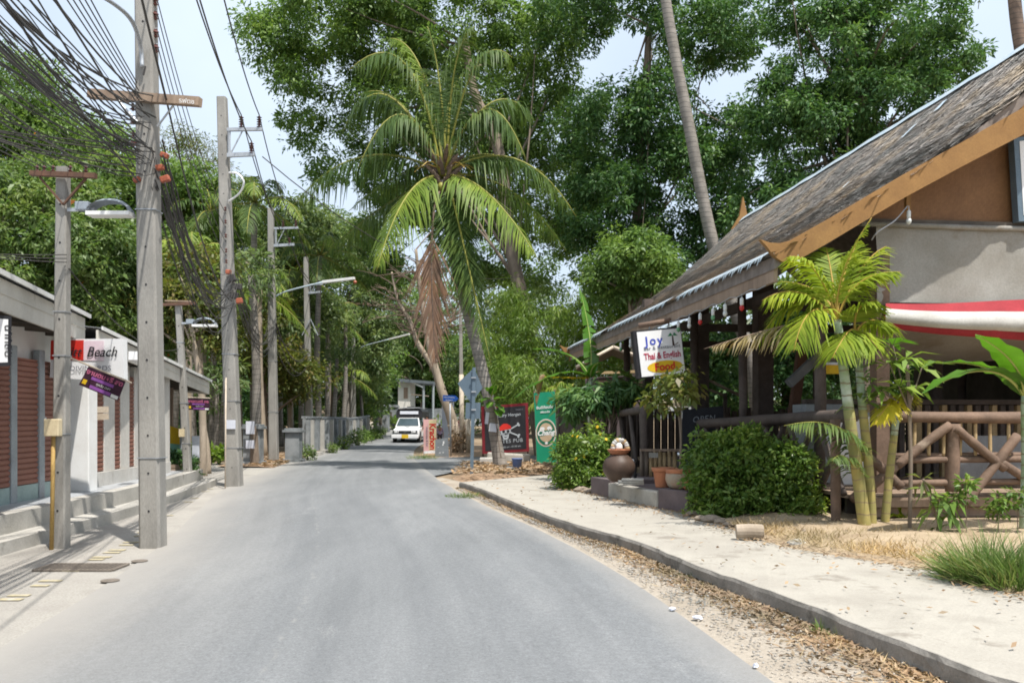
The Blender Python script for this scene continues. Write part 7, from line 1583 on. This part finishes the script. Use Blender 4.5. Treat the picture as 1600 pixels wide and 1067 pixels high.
part('emblem_seal', M['white_ink'], em, lambda m: disc(m, 0, -0.31, 0.045, 0.04, 0.012, 12))
for k in (0.02, 0.98): part('pole', M['wood_old'], t, lambda m: m.tube([face(q, k, 0, -0.03)[0] + UP * 0.06, Vector((face(q, k, 1, 0)[0].x, Yb + 0.04, 0.0))], 0.022, 6))
part('side_batten', M['wood_old'], t, lambda m: m.beam(P(874, 625, Yb + 0.1), Vector((P(877, 0, Yb).x, Yb + 0.1, 0)), 0.1, 0.04))
# ---------------------------------------------------------------- near plants
def shrub(name, label, base, ells, n, per, cr, L, leaf, seed, cat='shrub', stems=5, **kw):
    t_ = thing(name, base, label, cat); V, Fc, C = crown_geo(ells, n, per, cr, L, seed, **kw); np_obj('foliage', V, Fc, M[leaf], t_)
    base = Vector(base); rr = random.Random(seed)
    cm = Vector(C.mean(0)); gb_ = Vector((cm.x, cm.y + 0.1, base.z))
    part('stems', M['bark'], t_, lambda m: [m.tube(bez(gb_ + Vector((rr.uniform(-0.3, 0.3), rr.uniform(-0.1, 0.1), -0.05)), gb_ + Vector((rr.uniform(-0.2, 0.2), 0, 0.3)), cm.lerp(Vector(C[rr.randrange(len(C))]), 0.8), 5), [0.022 - 0.003 * j for j in range(6)], 5, False) for _ in range(stems * 4)])
    return t_, C
b0 = G(1180, 824, 0.15)
shrub('hedge_bush', 'dense clipped green bush in front of the restaurant railing', b0, [ell(1110, 735, 12.8, 40, 55, 0.5), ell(1165, 735, 12.6, 50, 65, 0.55), ell(1225, 745, 12.4, 45, 60, 0.5), ell(1170, 785, 12.3, 70, 40, 0.5), ell(1240, 790, 12.2, 40, 32, 0.45), ell(1105, 790, 12.8, 30, 25, 0.4), ell(1170, 690, 12.8, 50, 22, 0.4)], 460, 46, 0.15, 0.075, 'leaf_hedge', 201, shell=0.5, wl=0.5, droop=0.0, upb=0.7)
b0 = G(905, 766, 0.15)
tsh, C = shrub('flowering_bush', 'rounded green bush dotted with yellow flowers beside the green banner', b0, [ell(900, 715, 17.6, 32, 38, 0.5), ell(935, 705, 17.8, 26, 38, 0.5), ell(885, 740, 17.5, 20, 22, 0.35), ell(920, 745, 17.4, 32, 22, 0.4), ell(945, 730, 17.5, 18, 28, 0.4)], 260, 42, 0.17, 0.09, 'leaf_hedge', 202, shell=0.5, wl=0.42, droop=0.0)
for i in range(16):
    p = C[R.randrange(len(C))] + NR.normal(size=3) * 0.08 + np.array((0, -0.12, 0))
    part('flower', M['yellow_paint'], tsh, lambda m: m.lathe(Vector(p), [(0.005, 0), (0.03, 0.015), (0.035, 0.03)], 6, (R.uniform(-1, 1), -1, R.uniform(0, 1))))
shrub('broad_shrub', 'dark shrub with fingered leaves above the left railing', Vector((P(945, 0, 19.5).x, 19.5, 0.2)), [ell(940, 620, 19.5, 45, 18, 0.5), ell(900, 625, 19.8, 25, 18, 0.5), ell(975, 612, 19.5, 25, 16, 0.5)], 70, 40, 0.22, 0.22, 'leaf_dark', 203, wl=0.25, droop=0.8)
shrub('potted_shrub', 'dark round shrub before the yellow stall front', Vector((P(276, 0, 20.2).x, 20.2, 0.38)), [ell(277, 722, 20.2, 14, 18, 0.25), ell(301, 728, 20.0, 8, 14, 0.2)], 40, 34, 0.12, 0.09, 'leaf_dark', 204)
# banana plants
def banana_leaf(par, pts, wid, leaf, tears=4, fold=0.35, name='leaf', seed=0, hang=0.0):
    """broad blade in strips along an arching midrib; the strips part where it is torn"""
    rr = random.Random(seed); n = len(pts) - 1; V = []; Q = []
    cuts = {(s, rr.randrange(3, n - 1)) for s in (-1, 1) for _ in range(tears)}
    for s in (-1, 1):
        prev = None; gap = 0
        for j in range(n + 1):
            t_ = j / n; p = pts[j]; tg = (pts[min(j + 1, n)] - pts[max(j - 1, 0)]).normalized()
            sd = tg.cross(UP); sd = sd.normalized() if sd.length > 0.2 else Vector((1, 0, 0))
            nrm = sd.cross(tg).normalized()
            w_ = wid * (math.sin(math.pi * min(1, 0.1 + 0.9 * t_)) ** 0.55) * (0.35 if t_ < 0.04 else 1)
            rim = p + sd * s * w_ * math.cos(fold) + nrm * w_ * math.sin(fold) - UP * hang * w_ + tg * 0.06 * w_ + nrm * 0.02 * math.sin(j * 2.2)
            mid = p + sd * s * w_ * 0.5 * math.cos(fold * 1.3) + nrm * w_ * 0.5 * math.sin(fold * 1.3) - UP * hang * w_ * 0.3
            row = (p, mid, rim)
            if prev is not None:
                b0_ = len(V)
                if (s, j) in cuts:                                   # torn: this strip's rim narrows
                    V += [prev[0], prev[1], prev[2].lerp(row[2], 0.15), row[0], row[1].lerp(prev[1], 0.35), row[2].lerp(prev[2], 0.55)]
                else: V += [prev[0], prev[1], prev[2], row[0], row[1], row[2]]
                Q += [(b0_, b0_ + 1, b0_ + 4, b0_ + 3), (b0_ + 1, b0_ + 2, b0_ + 5, b0_ + 4)]
            prev = row
    o = np_obj(name, [tuple(v) for v in V], Q, M[leaf], par)
    part('midrib', M['banana_rib'] if leaf == 'banana' else M[leaf], o, lambda m: m.tube([p - UP * 0.008 for p in pts], [0.02 * (1 - 0.8 * j / n) for j in range(n + 1)], 5), smooth=True)
    return o
def flat_mat(name, base):                                            # blade colour by object noise: pieces of one leaf share a hue
    m, nt, b = nodes(name); v = coord(nt)
    col = ramp(nt, noise(nt, v, 3), [(0.35, base), (0.65, tuple(x * 0.72 for x in base))])
    nt.links.new(col, b.inputs['Base Color']); b.inputs['Roughness'].default_value = 0.35; b.inputs['Specular IOR Level'].default_value = 0.5
    t_ = nt.nodes.new('ShaderNodeBsdfTranslucent'); nt.links.new(mixc(nt, 1, col, (1.5, 1.45, 0.7), 'MULTIPLY'), t_.inputs[0])
    mx = nt.nodes.new('ShaderNodeMixShader'); mx.inputs[0].default_value = 0.4; nt.links.new(b.outputs[0], mx.inputs[1]); nt.links.new(t_.outputs[0], mx.inputs[2]); nt.links.new(mx.outputs[0], nt.nodes['Material Output'].inputs[0]); return m
M['banana'] = flat_mat('banana_blade', (0.085, 0.22, 0.022)); M['banana_yellow'] = flat_mat('banana_yellow_blade', (0.55, 0.40, 0.02)); M['banana_dead'] = flat_mat('banana_dead_blade', (0.42, 0.28, 0.16))
Yn = 10.2
bs = P(1602, 830, Yn); bs.z = 0.2; cr_ = P(1600, 618, Yn)
t = thing('banana_plant', bs, 'young banana plant with broad paddle leaves at the right edge', 'banana plant')
part('stem', M['areca_cane_pale'], t, lambda m: m.tube(spline([bs - UP * 0.05, bs.lerp(cr_, 0.5) + Vector((0.02, 0, 0)), cr_], 4), [0.075, 0.07, 0.065, 0.06, 0.055, 0.05, 0.045, 0.04, 0.03], 9), smooth=True)
for i, (c, tip, dy, w_) in enumerate((((1555, 540), (1440, 614), -0.5, 0.17), ((1560, 560), (1473, 566), 0.2, 0.14), ((1600, 560), (1524, 522), -0.6, 0.2), ((1620, 540), (1665, 560), -0.2, 0.2), ((1630, 560), (1700, 620), 0.3, 0.18))):
    pts = bez(cr_, P(c[0], c[1], Yn + dy * 0.5), P(tip[0], tip[1], Yn + dy), 14); banana_leaf(t, pts, w_, 'banana', 1, 0.25, seed=i, hang=0.15)
Yn = 21.5
bs = Vector((P(925, 0, Yn).x, Yn, 0.1)); cr_ = P(922, 590, Yn)
t = thing('banana_plant', bs, 'banana plant with one yellow and one withered leaf behind the flowering bush', 'banana plant')
part('stem', M['areca_cane_pale'], t, lambda m: m.tube(spline([bs, bs.lerp(cr_, 0.5), cr_], 4), [0.11 - 0.008 * j for j in range(9)], 9), smooth=True)
for i, (c, tip, dy, w_, lf, tr_) in enumerate((((880, 560), (803, 622), -0.5, 0.2, 'banana', 2), ((890, 590), (850, 588), -0.2, 0.16, 'banana_yellow', 2), ((900, 540), (832, 545), 0.5, 0.22, 'banana', 2), ((930, 540), (905, 448), 0.6, 0.2, 'banana', 6), ((925, 545), (980, 583), -0.6, 0.14, 'banana', 3), ((960, 560), (1000, 600), 0.6, 0.2, 'banana', 2))):
    pts = bez(cr_, P(c[0], c[1], Yn + dy * 0.5), P(tip[0], tip[1], Yn + dy), 14); banana_leaf(t, pts, w_, lf, tr_, 0.2, seed=20 + i, hang=0.3)
banana_leaf(t, bez(P(850, 585, Yn - 0.3), P(846, 600, Yn - 0.4), P(838, 634, Yn - 0.4), 8), 0.11, 'banana_dead', 2, 0.9, seed=31, name='withered_leaf')
# areca palm clump in front of the gable
Ya = 10.75
base_px = [(1368, 828), (1374, 826), (1392, 822)]
c0 = P(1375, 826, Ya)
t = thing('areca_palm', (c0.x, c0.y, 0.17), 'bright yellow-green areca palm clump before the gable', 'palm')
canes = [([(1352, 828), (1340, 740), (1326, 640), (1316, 560), (1308, 500)], 0.062), ([(1362, 826), (1358, 740), (1348, 640), (1342, 570), (1336, 520)], 0.05), ([(1382, 824), (1390, 740), (1397, 680), (1402, 640), (1404, 625)], 0.042)]
heads = []
for k, (pts_px, r_) in enumerate(canes):
    q_ = spline([P(x, y, Ya + 0.1 * (k - 1)) for x, y in pts_px], 5); n = len(q_); heads.append(q_[-1]); q_[0].z = 0.14
    part('cane', M['areca_cane'], t, lambda m: m.tube(q_[:n // 2 + 1], [r_ * (1.25 - 0.5 * j / n) for j in range(n // 2 + 1)], 10), smooth=True)
    part('crownshaft', M['areca_cane_pale'], t, lambda m: m.tube(q_[n // 2:], [r_ * (1.0 - 0.5 * j / n) for j in range(n - n // 2)], 10), smooth=True)
AF = [(0, (1300, 430), (1362, 340), -0.3, 'frond_areca', 0.34, 0.55), (0, (1330, 420), (1408, 425), -0.3, 'frond_areca', 0.36, 0.6), (0, (1290, 440), (1215, 440), 0.3, 'frond_areca', 0.36, 0.6), (0, (1240, 420), (1180, 545), 0.4, 'frond_areca', 0.32, 0.6),
      (0, (1260, 450), (1240, 550), -0.5, 'frond_areca', 0.38, 0.7), (0, (1270, 490), (1100, 545), 0.2, 'frond_dry', 0.34, 0.9), (0, (1300, 420), (1290, 385), 0.4, 'frond_areca', 0.34, 0.5), (0, (1312, 430), (1340, 380), 0.2, 'frond_areca', 0.34, 0.5),
      (1, (1330, 470), (1372, 470), -0.3, 'frond_areca', 0.32, 0.7), (1, (1330, 500), (1300, 560), -0.5, 'frond_areca', 0.34, 0.75), (1, (1345, 510), (1372, 545), -0.4, 'frond_areca', 0.32, 0.8),
      (0, (1280, 400), (1232, 400), -0.2, 'frond_areca', 0.32, 0.7), (0, (1345, 400), (1385, 385), 0.1, 'frond_areca', 0.32, 0.7), (1, (1360, 480), (1400, 520), 0.2, 'frond_areca', 0.3, 0.8), (0, (1250, 430), (1190, 470), -0.1, 'frond_areca', 0.32, 0.8),
      (2, (1400, 610), (1365, 665), -0.3, 'frond_yellow', 0.2, 0.7), (2, (1404, 605), (1420, 625), -0.2, 'frond_yellow', 0.18, 0.6)]
for (k, c, tip, dy, leaf, ll, dr) in AF:
    pts = bez(heads[k], P(c[0], c[1], Ya + dy * 0.5), P(tip[0], tip[1], Ya + dy), 12); frond(t, pts, 44, ll * 1.5, 0.03, dr, leaf, 'rachis_orange' if leaf != 'frond_dry' else 'wood_old', 0.016, t0=0.18, fwd=0.75)
pts = bez(P(1348, 720, Ya), P(1330, 640, Ya - 0.2), P(1225, 665, Ya - 0.4), 12); frond(t, pts, 46, 0.46, 0.032, 0.9, 'frond_green', 'rachis', 0.014, t0=0.1)
pts = bez(P(1352, 760, Ya), P(1320, 690, Ya - 0.2), P(1300, 720, Ya - 0.4), 10); frond(t, pts, 28, 0.36, 0.028, 0.8, 'frond_green', 'rachis', 0.012, t0=0.15)
# long-leaved young tree between the palm and the railing
def rosette(par, c, n, L, seed, mat='leaf_hedge', droop=0.5, wl=0.24):
    rng = np.random.default_rng(seed); a = np.arange(n) * 2.4; d = np.stack([np.cos(a), np.sin(a), rng.uniform(-droop, 0.6, n)], 1); pos = np.tile(np.array(c), (n, 1)) + d * 0.02
    ln = L * rng.uniform(0.75, 1.15, n); return leaf_geo(pos, d, np.tile(np.array((0, 0, 1.0)), (n, 1)) + rng.normal(size=(n, 3)) * 0.2, ln, ln * wl, curl=0.25)
Ym = 10.5
t = thing('young_tree', (P(1421, 0, Ym).x, Ym, 0.17), 'young tree with whorls of long glossy leaves behind the areca palm', 'tree')
part('stem', M['bark'], t, lambda m: m.tube(spline([Vector((P(1421, 0, Ym).x, Ym, 0.12)), P(1423, 720, Ym), P(1420, 620, Ym), P(1417, 570, Ym)], 4), 0.024, 7), smooth=True)
allV = []; n0 = 0
for i, (px, py, dy) in enumerate(((1390, 570, 0), (1415, 560, -0.1), (1440, 575, 0.1), (1405, 605, -0.1), (1380, 610, 0.1), (1428, 605, 0), (1360, 600, 0.2), (1345, 625, 0.25), (1395, 540, 0.1))):
    V, Fc = rosette(t, P(px, py, Ym + dy), 11, 0.32, 300 + i); np_obj('leaf_whorl', V, Fc, M['banana' if i == 8 else 'leaf_hedge'], t)
    part('twig', M['bark'], t, lambda m: m.tube([P(1420, 640, Ym), P(px, py, Ym + dy)], 0.008, 5))
# drooping mango sapling at the path
Ym = 8.9
b0 = G(1470, 838, 0.2); Ym = b0.y
t = thing('mango_sapling', b0, 'small sapling with long drooping glossy leaves near the footpath', 'sapling')
part('stem', M['bark'], t, lambda m: m.tube(spline([b0 - UP * 0.03, P(1462, 800, Ym), P(1450, 765, Ym), P(1442, 748, Ym)], 4), 0.012, 6), smooth=True)
for i, (px, py, n, L) in enumerate(((1442, 748, 9, 0.24), (1452, 768, 10, 0.27), (1470, 778, 10, 0.28), (1490, 782, 9, 0.26), (1460, 795, 9, 0.28), (1485, 800, 8, 0.27), (1470, 825, 7, 0.2))):
    V, Fc = rosette(t, P(px, py, Ym + R.uniform(-0.1, 0.1)), n, L, 330 + i, droop=1.4); np_obj('leaf_whorl', V, Fc, M['leaf_hedge' if i else 'leaf_yellow'], t)
    part('twig', M['bark'], t, lambda m: m.tube([P(1455, 790, Ym), P(px, py, Ym)], 0.005, 4))
b0 = G(1412, 815, 0.2)
t = thing('strap_plant', b0, 'low plant with a few broad yellow-green strap leaves by the cane feet', 'plant')
for i, (tip, dy) in enumerate((((1390, 775), 0.0), ((1440, 780), 0.1), ((1388, 808), -0.15), ((1425, 765), 0.2))): banana_leaf(t, bez(b0, b0.lerp(P(tip[0], tip[1], b0.y + dy), 0.5) + UP * 0.12, P(tip[0], tip[1], b0.y + dy), 8), 0.05, 'banana_strap' if 'banana_strap' in M else 'frond_areca', 0, 0.3, seed=60 + i)
# grass
def tuft(name, label, c, n, hgt, spread, seed, mat='grass', cat='grass'):
    rng = np.random.default_rng(seed); a = rng.uniform(0, 6.28, n); r_ = spread * np.sqrt(rng.uniform(0, 1, n)); pos = np.array(c) + np.stack([r_ * np.cos(a), r_ * np.sin(a) * 0.8, np.full(n, -0.02)], 1)
    d = np.stack([np.cos(a) * 0.45, np.sin(a) * 0.45, np.full(n, 1.0)], 1) + rng.normal(size=(n, 3)) * 0.4; ln = hgt * rng.uniform(0.2, 1.25, n) * (1.15 - 0.5 * r_ / spread)
    V, Fc = leaf_geo(pos, d, np.stack([np.cos(a), np.sin(a), np.full(n, 0.3)], 1) + rng.normal(size=(n, 3)) * 0.3, ln, np.full(n, 0.009) * rng.uniform(0.7, 1.5, n), fold=0.1, curl=-0.3)
    o = np_obj(name, V, Fc, M[mat], None); return tag(o, label, cat)
tuft('grass_tuft', 'thick green grass tuft at the footpath edge', G(1545, 905, 0.16), 1500, 0.46, 0.36, 401)
tuft('grass_tuft', 'green grass tuft cut by the right edge of the picture', G(1600, 915, 0.16), 1200, 0.46, 0.36, 402)
tuft('grass_tuft', 'small weed sprouting against the kerb face', G(1283, 985, 0.03), 60, 0.12, 0.06, 403)
tuft('grass_tuft', 'tiny weed at the kerb right of the first sprout', G(1310, 992, 0.03), 40, 0.09, 0.05, 404)
tuft('grass_tuft', 'sparse weed on the shoulder where the kerb steps', G(1085, 900, 0.03), 90, 0.10, 0.12, 405)
tuft('grass_tuft', 'patch of short grass at the far end of the shoulder', G(735, 775, 0.03), 500, 0.12, 0.5, 406)
tuft('grass_tuft', 'low green weeds on the verge below the upright banner', G(660, 716, 0.05), 350, 0.3, 0.6, 407)
for i, (px, py) in enumerate(((1560, 800), (1510, 775), (1590, 790))):
    c = P(px, py, 9.9); V, Fc, C = crown_geo([(np.array((c.x, c.y, c.z + 0.05)), np.array((0.14, 0.12, 0.12)))], 9, 16, 0.1, 0.08, 420 + i)
    t = thing('weed_plant', (c.x, c.y, 0.2), ('leafy weed left of the young banana stem', 'thin weed by the railing post foot', 'leafy weed against the young banana stem')[i], 'plant'); np_obj('foliage', V, Fc, M['leaf_hedge'], t); part('stem', M['bark'], t, lambda m: m.tube([(c.x, c.y, 0.15), (c.x, c.y, c.z)], 0.006, 4))
# dry grass and litter: nobody could count these
def scatter(name, label, n, fn, L, W, mat, seed, flat=True, cat='litter'):
    rng = np.random.default_rng(seed); pos = np.array([fn(rng) for _ in range(n)])
    a = rng.uniform(0, 6.28, n); d = np.stack([np.cos(a), np.sin(a), rng.uniform(-0.05, 0.3 if flat else 1.0, n)], 1)
    nr = np.tile(np.array((0, 0, 1.0)), (n, 1)) + rng.normal(size=(n, 3)) * 0.45
    ln = L * rng.uniform(0.5, 1.4, n); V, Fc = leaf_geo(pos, d, nr, ln, W * rng.uniform(0.6, 1.4, n), fold=0.3, curl=-0.12)
    return tag(np_obj(name, V, Fc, M[mat], None), label, cat, kind='stuff')
def yard_pt(rng):
    y = rng.uniform(7.2, 11.2); e = at_y(isx, y); return (e.x + abs(rng.normal(0.05, 0.9)), y, 0.20)
scatter('dry_grass', 'dry straw-coloured grass over the yard edge', 5200, yard_pt, 0.13, 0.008, 'dry_grass', 501, False, 'dry grass')
def shoulder_pt(rng):
    y = 3.5 + 16 * rng.random() ** 1.1; a = at_y(R_, y); b_ = at_y(ks, min(y, 19.4)); t_ = 1 - abs(rng.normal(0, 0.28)); t_ = max(0.05, min(0.97, t_)); return (a.x + (b_.x - a.x) * t_, y, 0.022)
scatter('leaf_litter', 'dead leaves and straw drifted along the kerb', 11000, shoulder_pt, 0.075, 0.02, 'dead_leaf', 502, True, 'leaf litter')
scatter('straw_litter', 'dry straw along the shoulder below the kerb', 3000, shoulder_pt, 0.12, 0.006, 'dry_grass', 503, True, 'straw')
def bank_pt(rng): return (rng.uniform(-1.5, 3.2), rng.uniform(21.8, 28.4), 0.19)
scatter('leaf_litter', 'dead leaves over the bank under the coconut palm', 2600, bank_pt, 0.16, 0.06, 'dead_leaf', 504, True, 'leaf litter')
def verge_pt(rng):
    y = rng.uniform(28, 64); return (at_y(L_, y).x - abs(rng.normal(0.1, 0.5)), y, th(y) + 0.06)
scatter('leaf_litter', 'brown leaves along the foot of the grey wall', 2200, verge_pt, 0.2, 0.08, 'dead_leaf', 505, True, 'leaf litter')
def path_pt(rng):
    y = rng.uniform(5, 19.3); e = at_y(isx, y); a = at_y(ks, y); t_ = min(1, max(0, 1 - abs(rng.normal(0, 0.12)))) if rng.random() < 0.85 else rng.random(); return (a.x + (e.x - a.x) * t_, y, 0.172)
scatter('leaf_litter', 'scattered dead leaves along the inner edge of the footpath', 1500, path_pt, 0.06, 0.02, 'dead_leaf', 506, True, 'leaf litter')
def gravel():
    rng = np.random.default_rng(507); V = []; Fc = []
    n = 2600
    for i in range(n):
        y = 4 + 15 * rng.random(); a = at_y(R_, y); b_ = at_y(ks, min(y, 19.4)); t_ = min(0.95, abs(rng.normal(0.25, 0.3))); p = np.array((a.x + (b_.x - a.x) * t_, y, 0.04)); s = rng.uniform(0.005, 0.017)
        o8 = rng.uniform(0.6, 1, 6) * s; pts = np.array([(o8[0], 0, 0), (-o8[1], 0, 0), (0, o8[2], 0), (0, -o8[3], 0), (0, 0, o8[4] * 0.8), (0, 0, -o8[5] * 0.5)]); b = len(V) ; V.extend(p + pts)
        Fc += [(b + q[0], b + q[1], b + q[2]) for q in ((0, 2, 4), (2, 1, 4), (1, 3, 4), (3, 0, 4), (2, 0, 5), (1, 2, 5), (3, 1, 5), (0, 3, 5))]
    return tag(np_obj('gravel', V, Fc, M['gravel_stone'], None), 'pale gravel scattered on the sandy shoulder', 'gravel', kind='stuff')
M['gravel_stone'] = leafm('gravel_stone', [(0.26, 0.24, 0.21), (0.34, 0.32, 0.29), (0.41, 0.38, 0.34), (0.22, 0.19, 0.16)], 0.0, 0.9)
gravel()
# broad-leaved creeper on the palm trunk
t = thing('creeper', P(770, 640, root.y - 0.3), 'broad-leaved creeper clinging to the coconut palm trunk', 'creeper')
for i, (x, y, tx, ty) in enumerate(((768, 618, 774, 600), (765, 622, 752, 628), (770, 628, 762, 638), (772, 624, 790, 622), (774, 632, 788, 645), (768, 614, 758, 606), (776, 640, 782, 652))):
    banana_leaf(t, bez(P(x, y, root.y - 0.25), P((x + tx) / 2, (y + ty) / 2 - 3, root.y - 0.45), P(tx, ty, root.y - 0.5), 7), 0.13, 'banana', 0, 0.2, seed=80 + i)
part('vine', M['bark'], t, lambda m: m.tube(spline([P(783, 715, root.y - 0.35), P(777, 675, root.y - 0.24), P(770, 630, root.y - 0.22), P(763, 605, root.y - 0.2)], 4), 0.014, 5), smooth=True)
# stones along the bush, the log section, scraps
def stone(px, py, s, label, z=0.15, mat='rock', group=None):
    c = G(px, py, z); rr = random.Random(int(px * 7 + py)); prof = [(0.55, -0.15), (0.95, 0.1), (1.0, 0.32), (0.8, 0.55), (0.3, 0.7)]
    m = MB(); m.lathe((0, 0, 0), [(r_ * s, z_ * s) for r_, z_ in prof], 9); m.v = [(c.x + x * rr.uniform(0.8, 1.2) + 0.1 * s * rr.uniform(-1, 1), c.y + y * rr.uniform(0.8, 1.15), c.z + zz * rr.uniform(0.85, 1.15)) for x, y, zz in m.v]
    return tag(m.build('stone', M[mat], bevel=0.01), label, 'stone', group)
for i, (px, py, s) in enumerate(((1083, 806, 0.11), (1096, 812, 0.09), (1112, 815, 0.13), (1128, 818, 0.1), (1140, 822, 0.09), (1255, 838, 0.12), (1272, 842, 0.1), (1205, 838, 0.09), (908, 768, 0.14), (922, 770, 0.13), (893, 764, 0.12))):
    stone(px, py, s, ('first', 'second', 'third', 'fourth', 'fifth', 'seventh', 'eighth', 'sixth', 'middle', 'rightmost', 'leftmost')[i] + (' rough brown stone from the left bordering the clipped bush' if px > 1000 else ' rough brown stone bordering the flowering bush'), group='stones round the clipped bush' if px > 1000 else 'stones round the flowering bush')
stone(1245, 852, 0.1, 'flat pale stone lying on the footpath edge past the sawn log', mat='concrete'); stone(875, 757, 0.2, 'flat grey slab of rubble at the far end of the footpath', mat='concrete')
c = G(1170, 842, 0.16); t = thing('sawn_log', c, 'short sawn log section lying on the footpath', 'log')
part('log', M['bark_pale'], t, lambda m: m.tube([c + Vector((-0.14, 0.02, 0.085)), c + Vector((0.0, 0, 0.09)), c + Vector((0.15, -0.02, 0.085))], [0.08, 0.085, 0.085], 14), smooth=False, bevel=0.008); part('cut_face', M['pale_pole'], t, lambda m: m.lathe(c + Vector((0.151, -0.02, 0.085)), [(0.078, 0), (0.075, 0.004)], 14, (1, -0.1, 0)))
for (px, py, z, w_, lb) in ((1091, 966, 0.03, 0.04, 'crumpled white wrapper on the sandy shoulder'), (1051, 953, 0.02, 0.025, 'small white paper scrap by the asphalt edge'), (1180, 1042, 0.02, 0.012, 'tiny pale scrap in the foreground litter')):
    c = G(px, py, z); rr = random.Random(px); m = MB(); m.lathe((c.x, c.y, c.z), [(w_, 0), (w_ * 0.9, 0.012), (w_ * 0.5, 0.02), (0.005, 0.012)], 9); m.v = [(x + rr.uniform(-0.012, 0.012), y + rr.uniform(-0.01, 0.01), zz + rr.uniform(0, 0.006)) for x, y, zz in m.v]
    tag(m.build('paper_scrap', M['paper']), lb, 'litter')
c = G(1482, 884, 0.17); m = MB(); m.lathe(c, [(0.035, 0), (0.042, 0.05), (0.036, 0.05), (0.02, 0.01)], 10, (0.5, -0.3, 0.8)); tag(m.build('plastic_cup', M['orange_plastic']), 'orange plastic cup beside the thick grass tuft', 'cup')
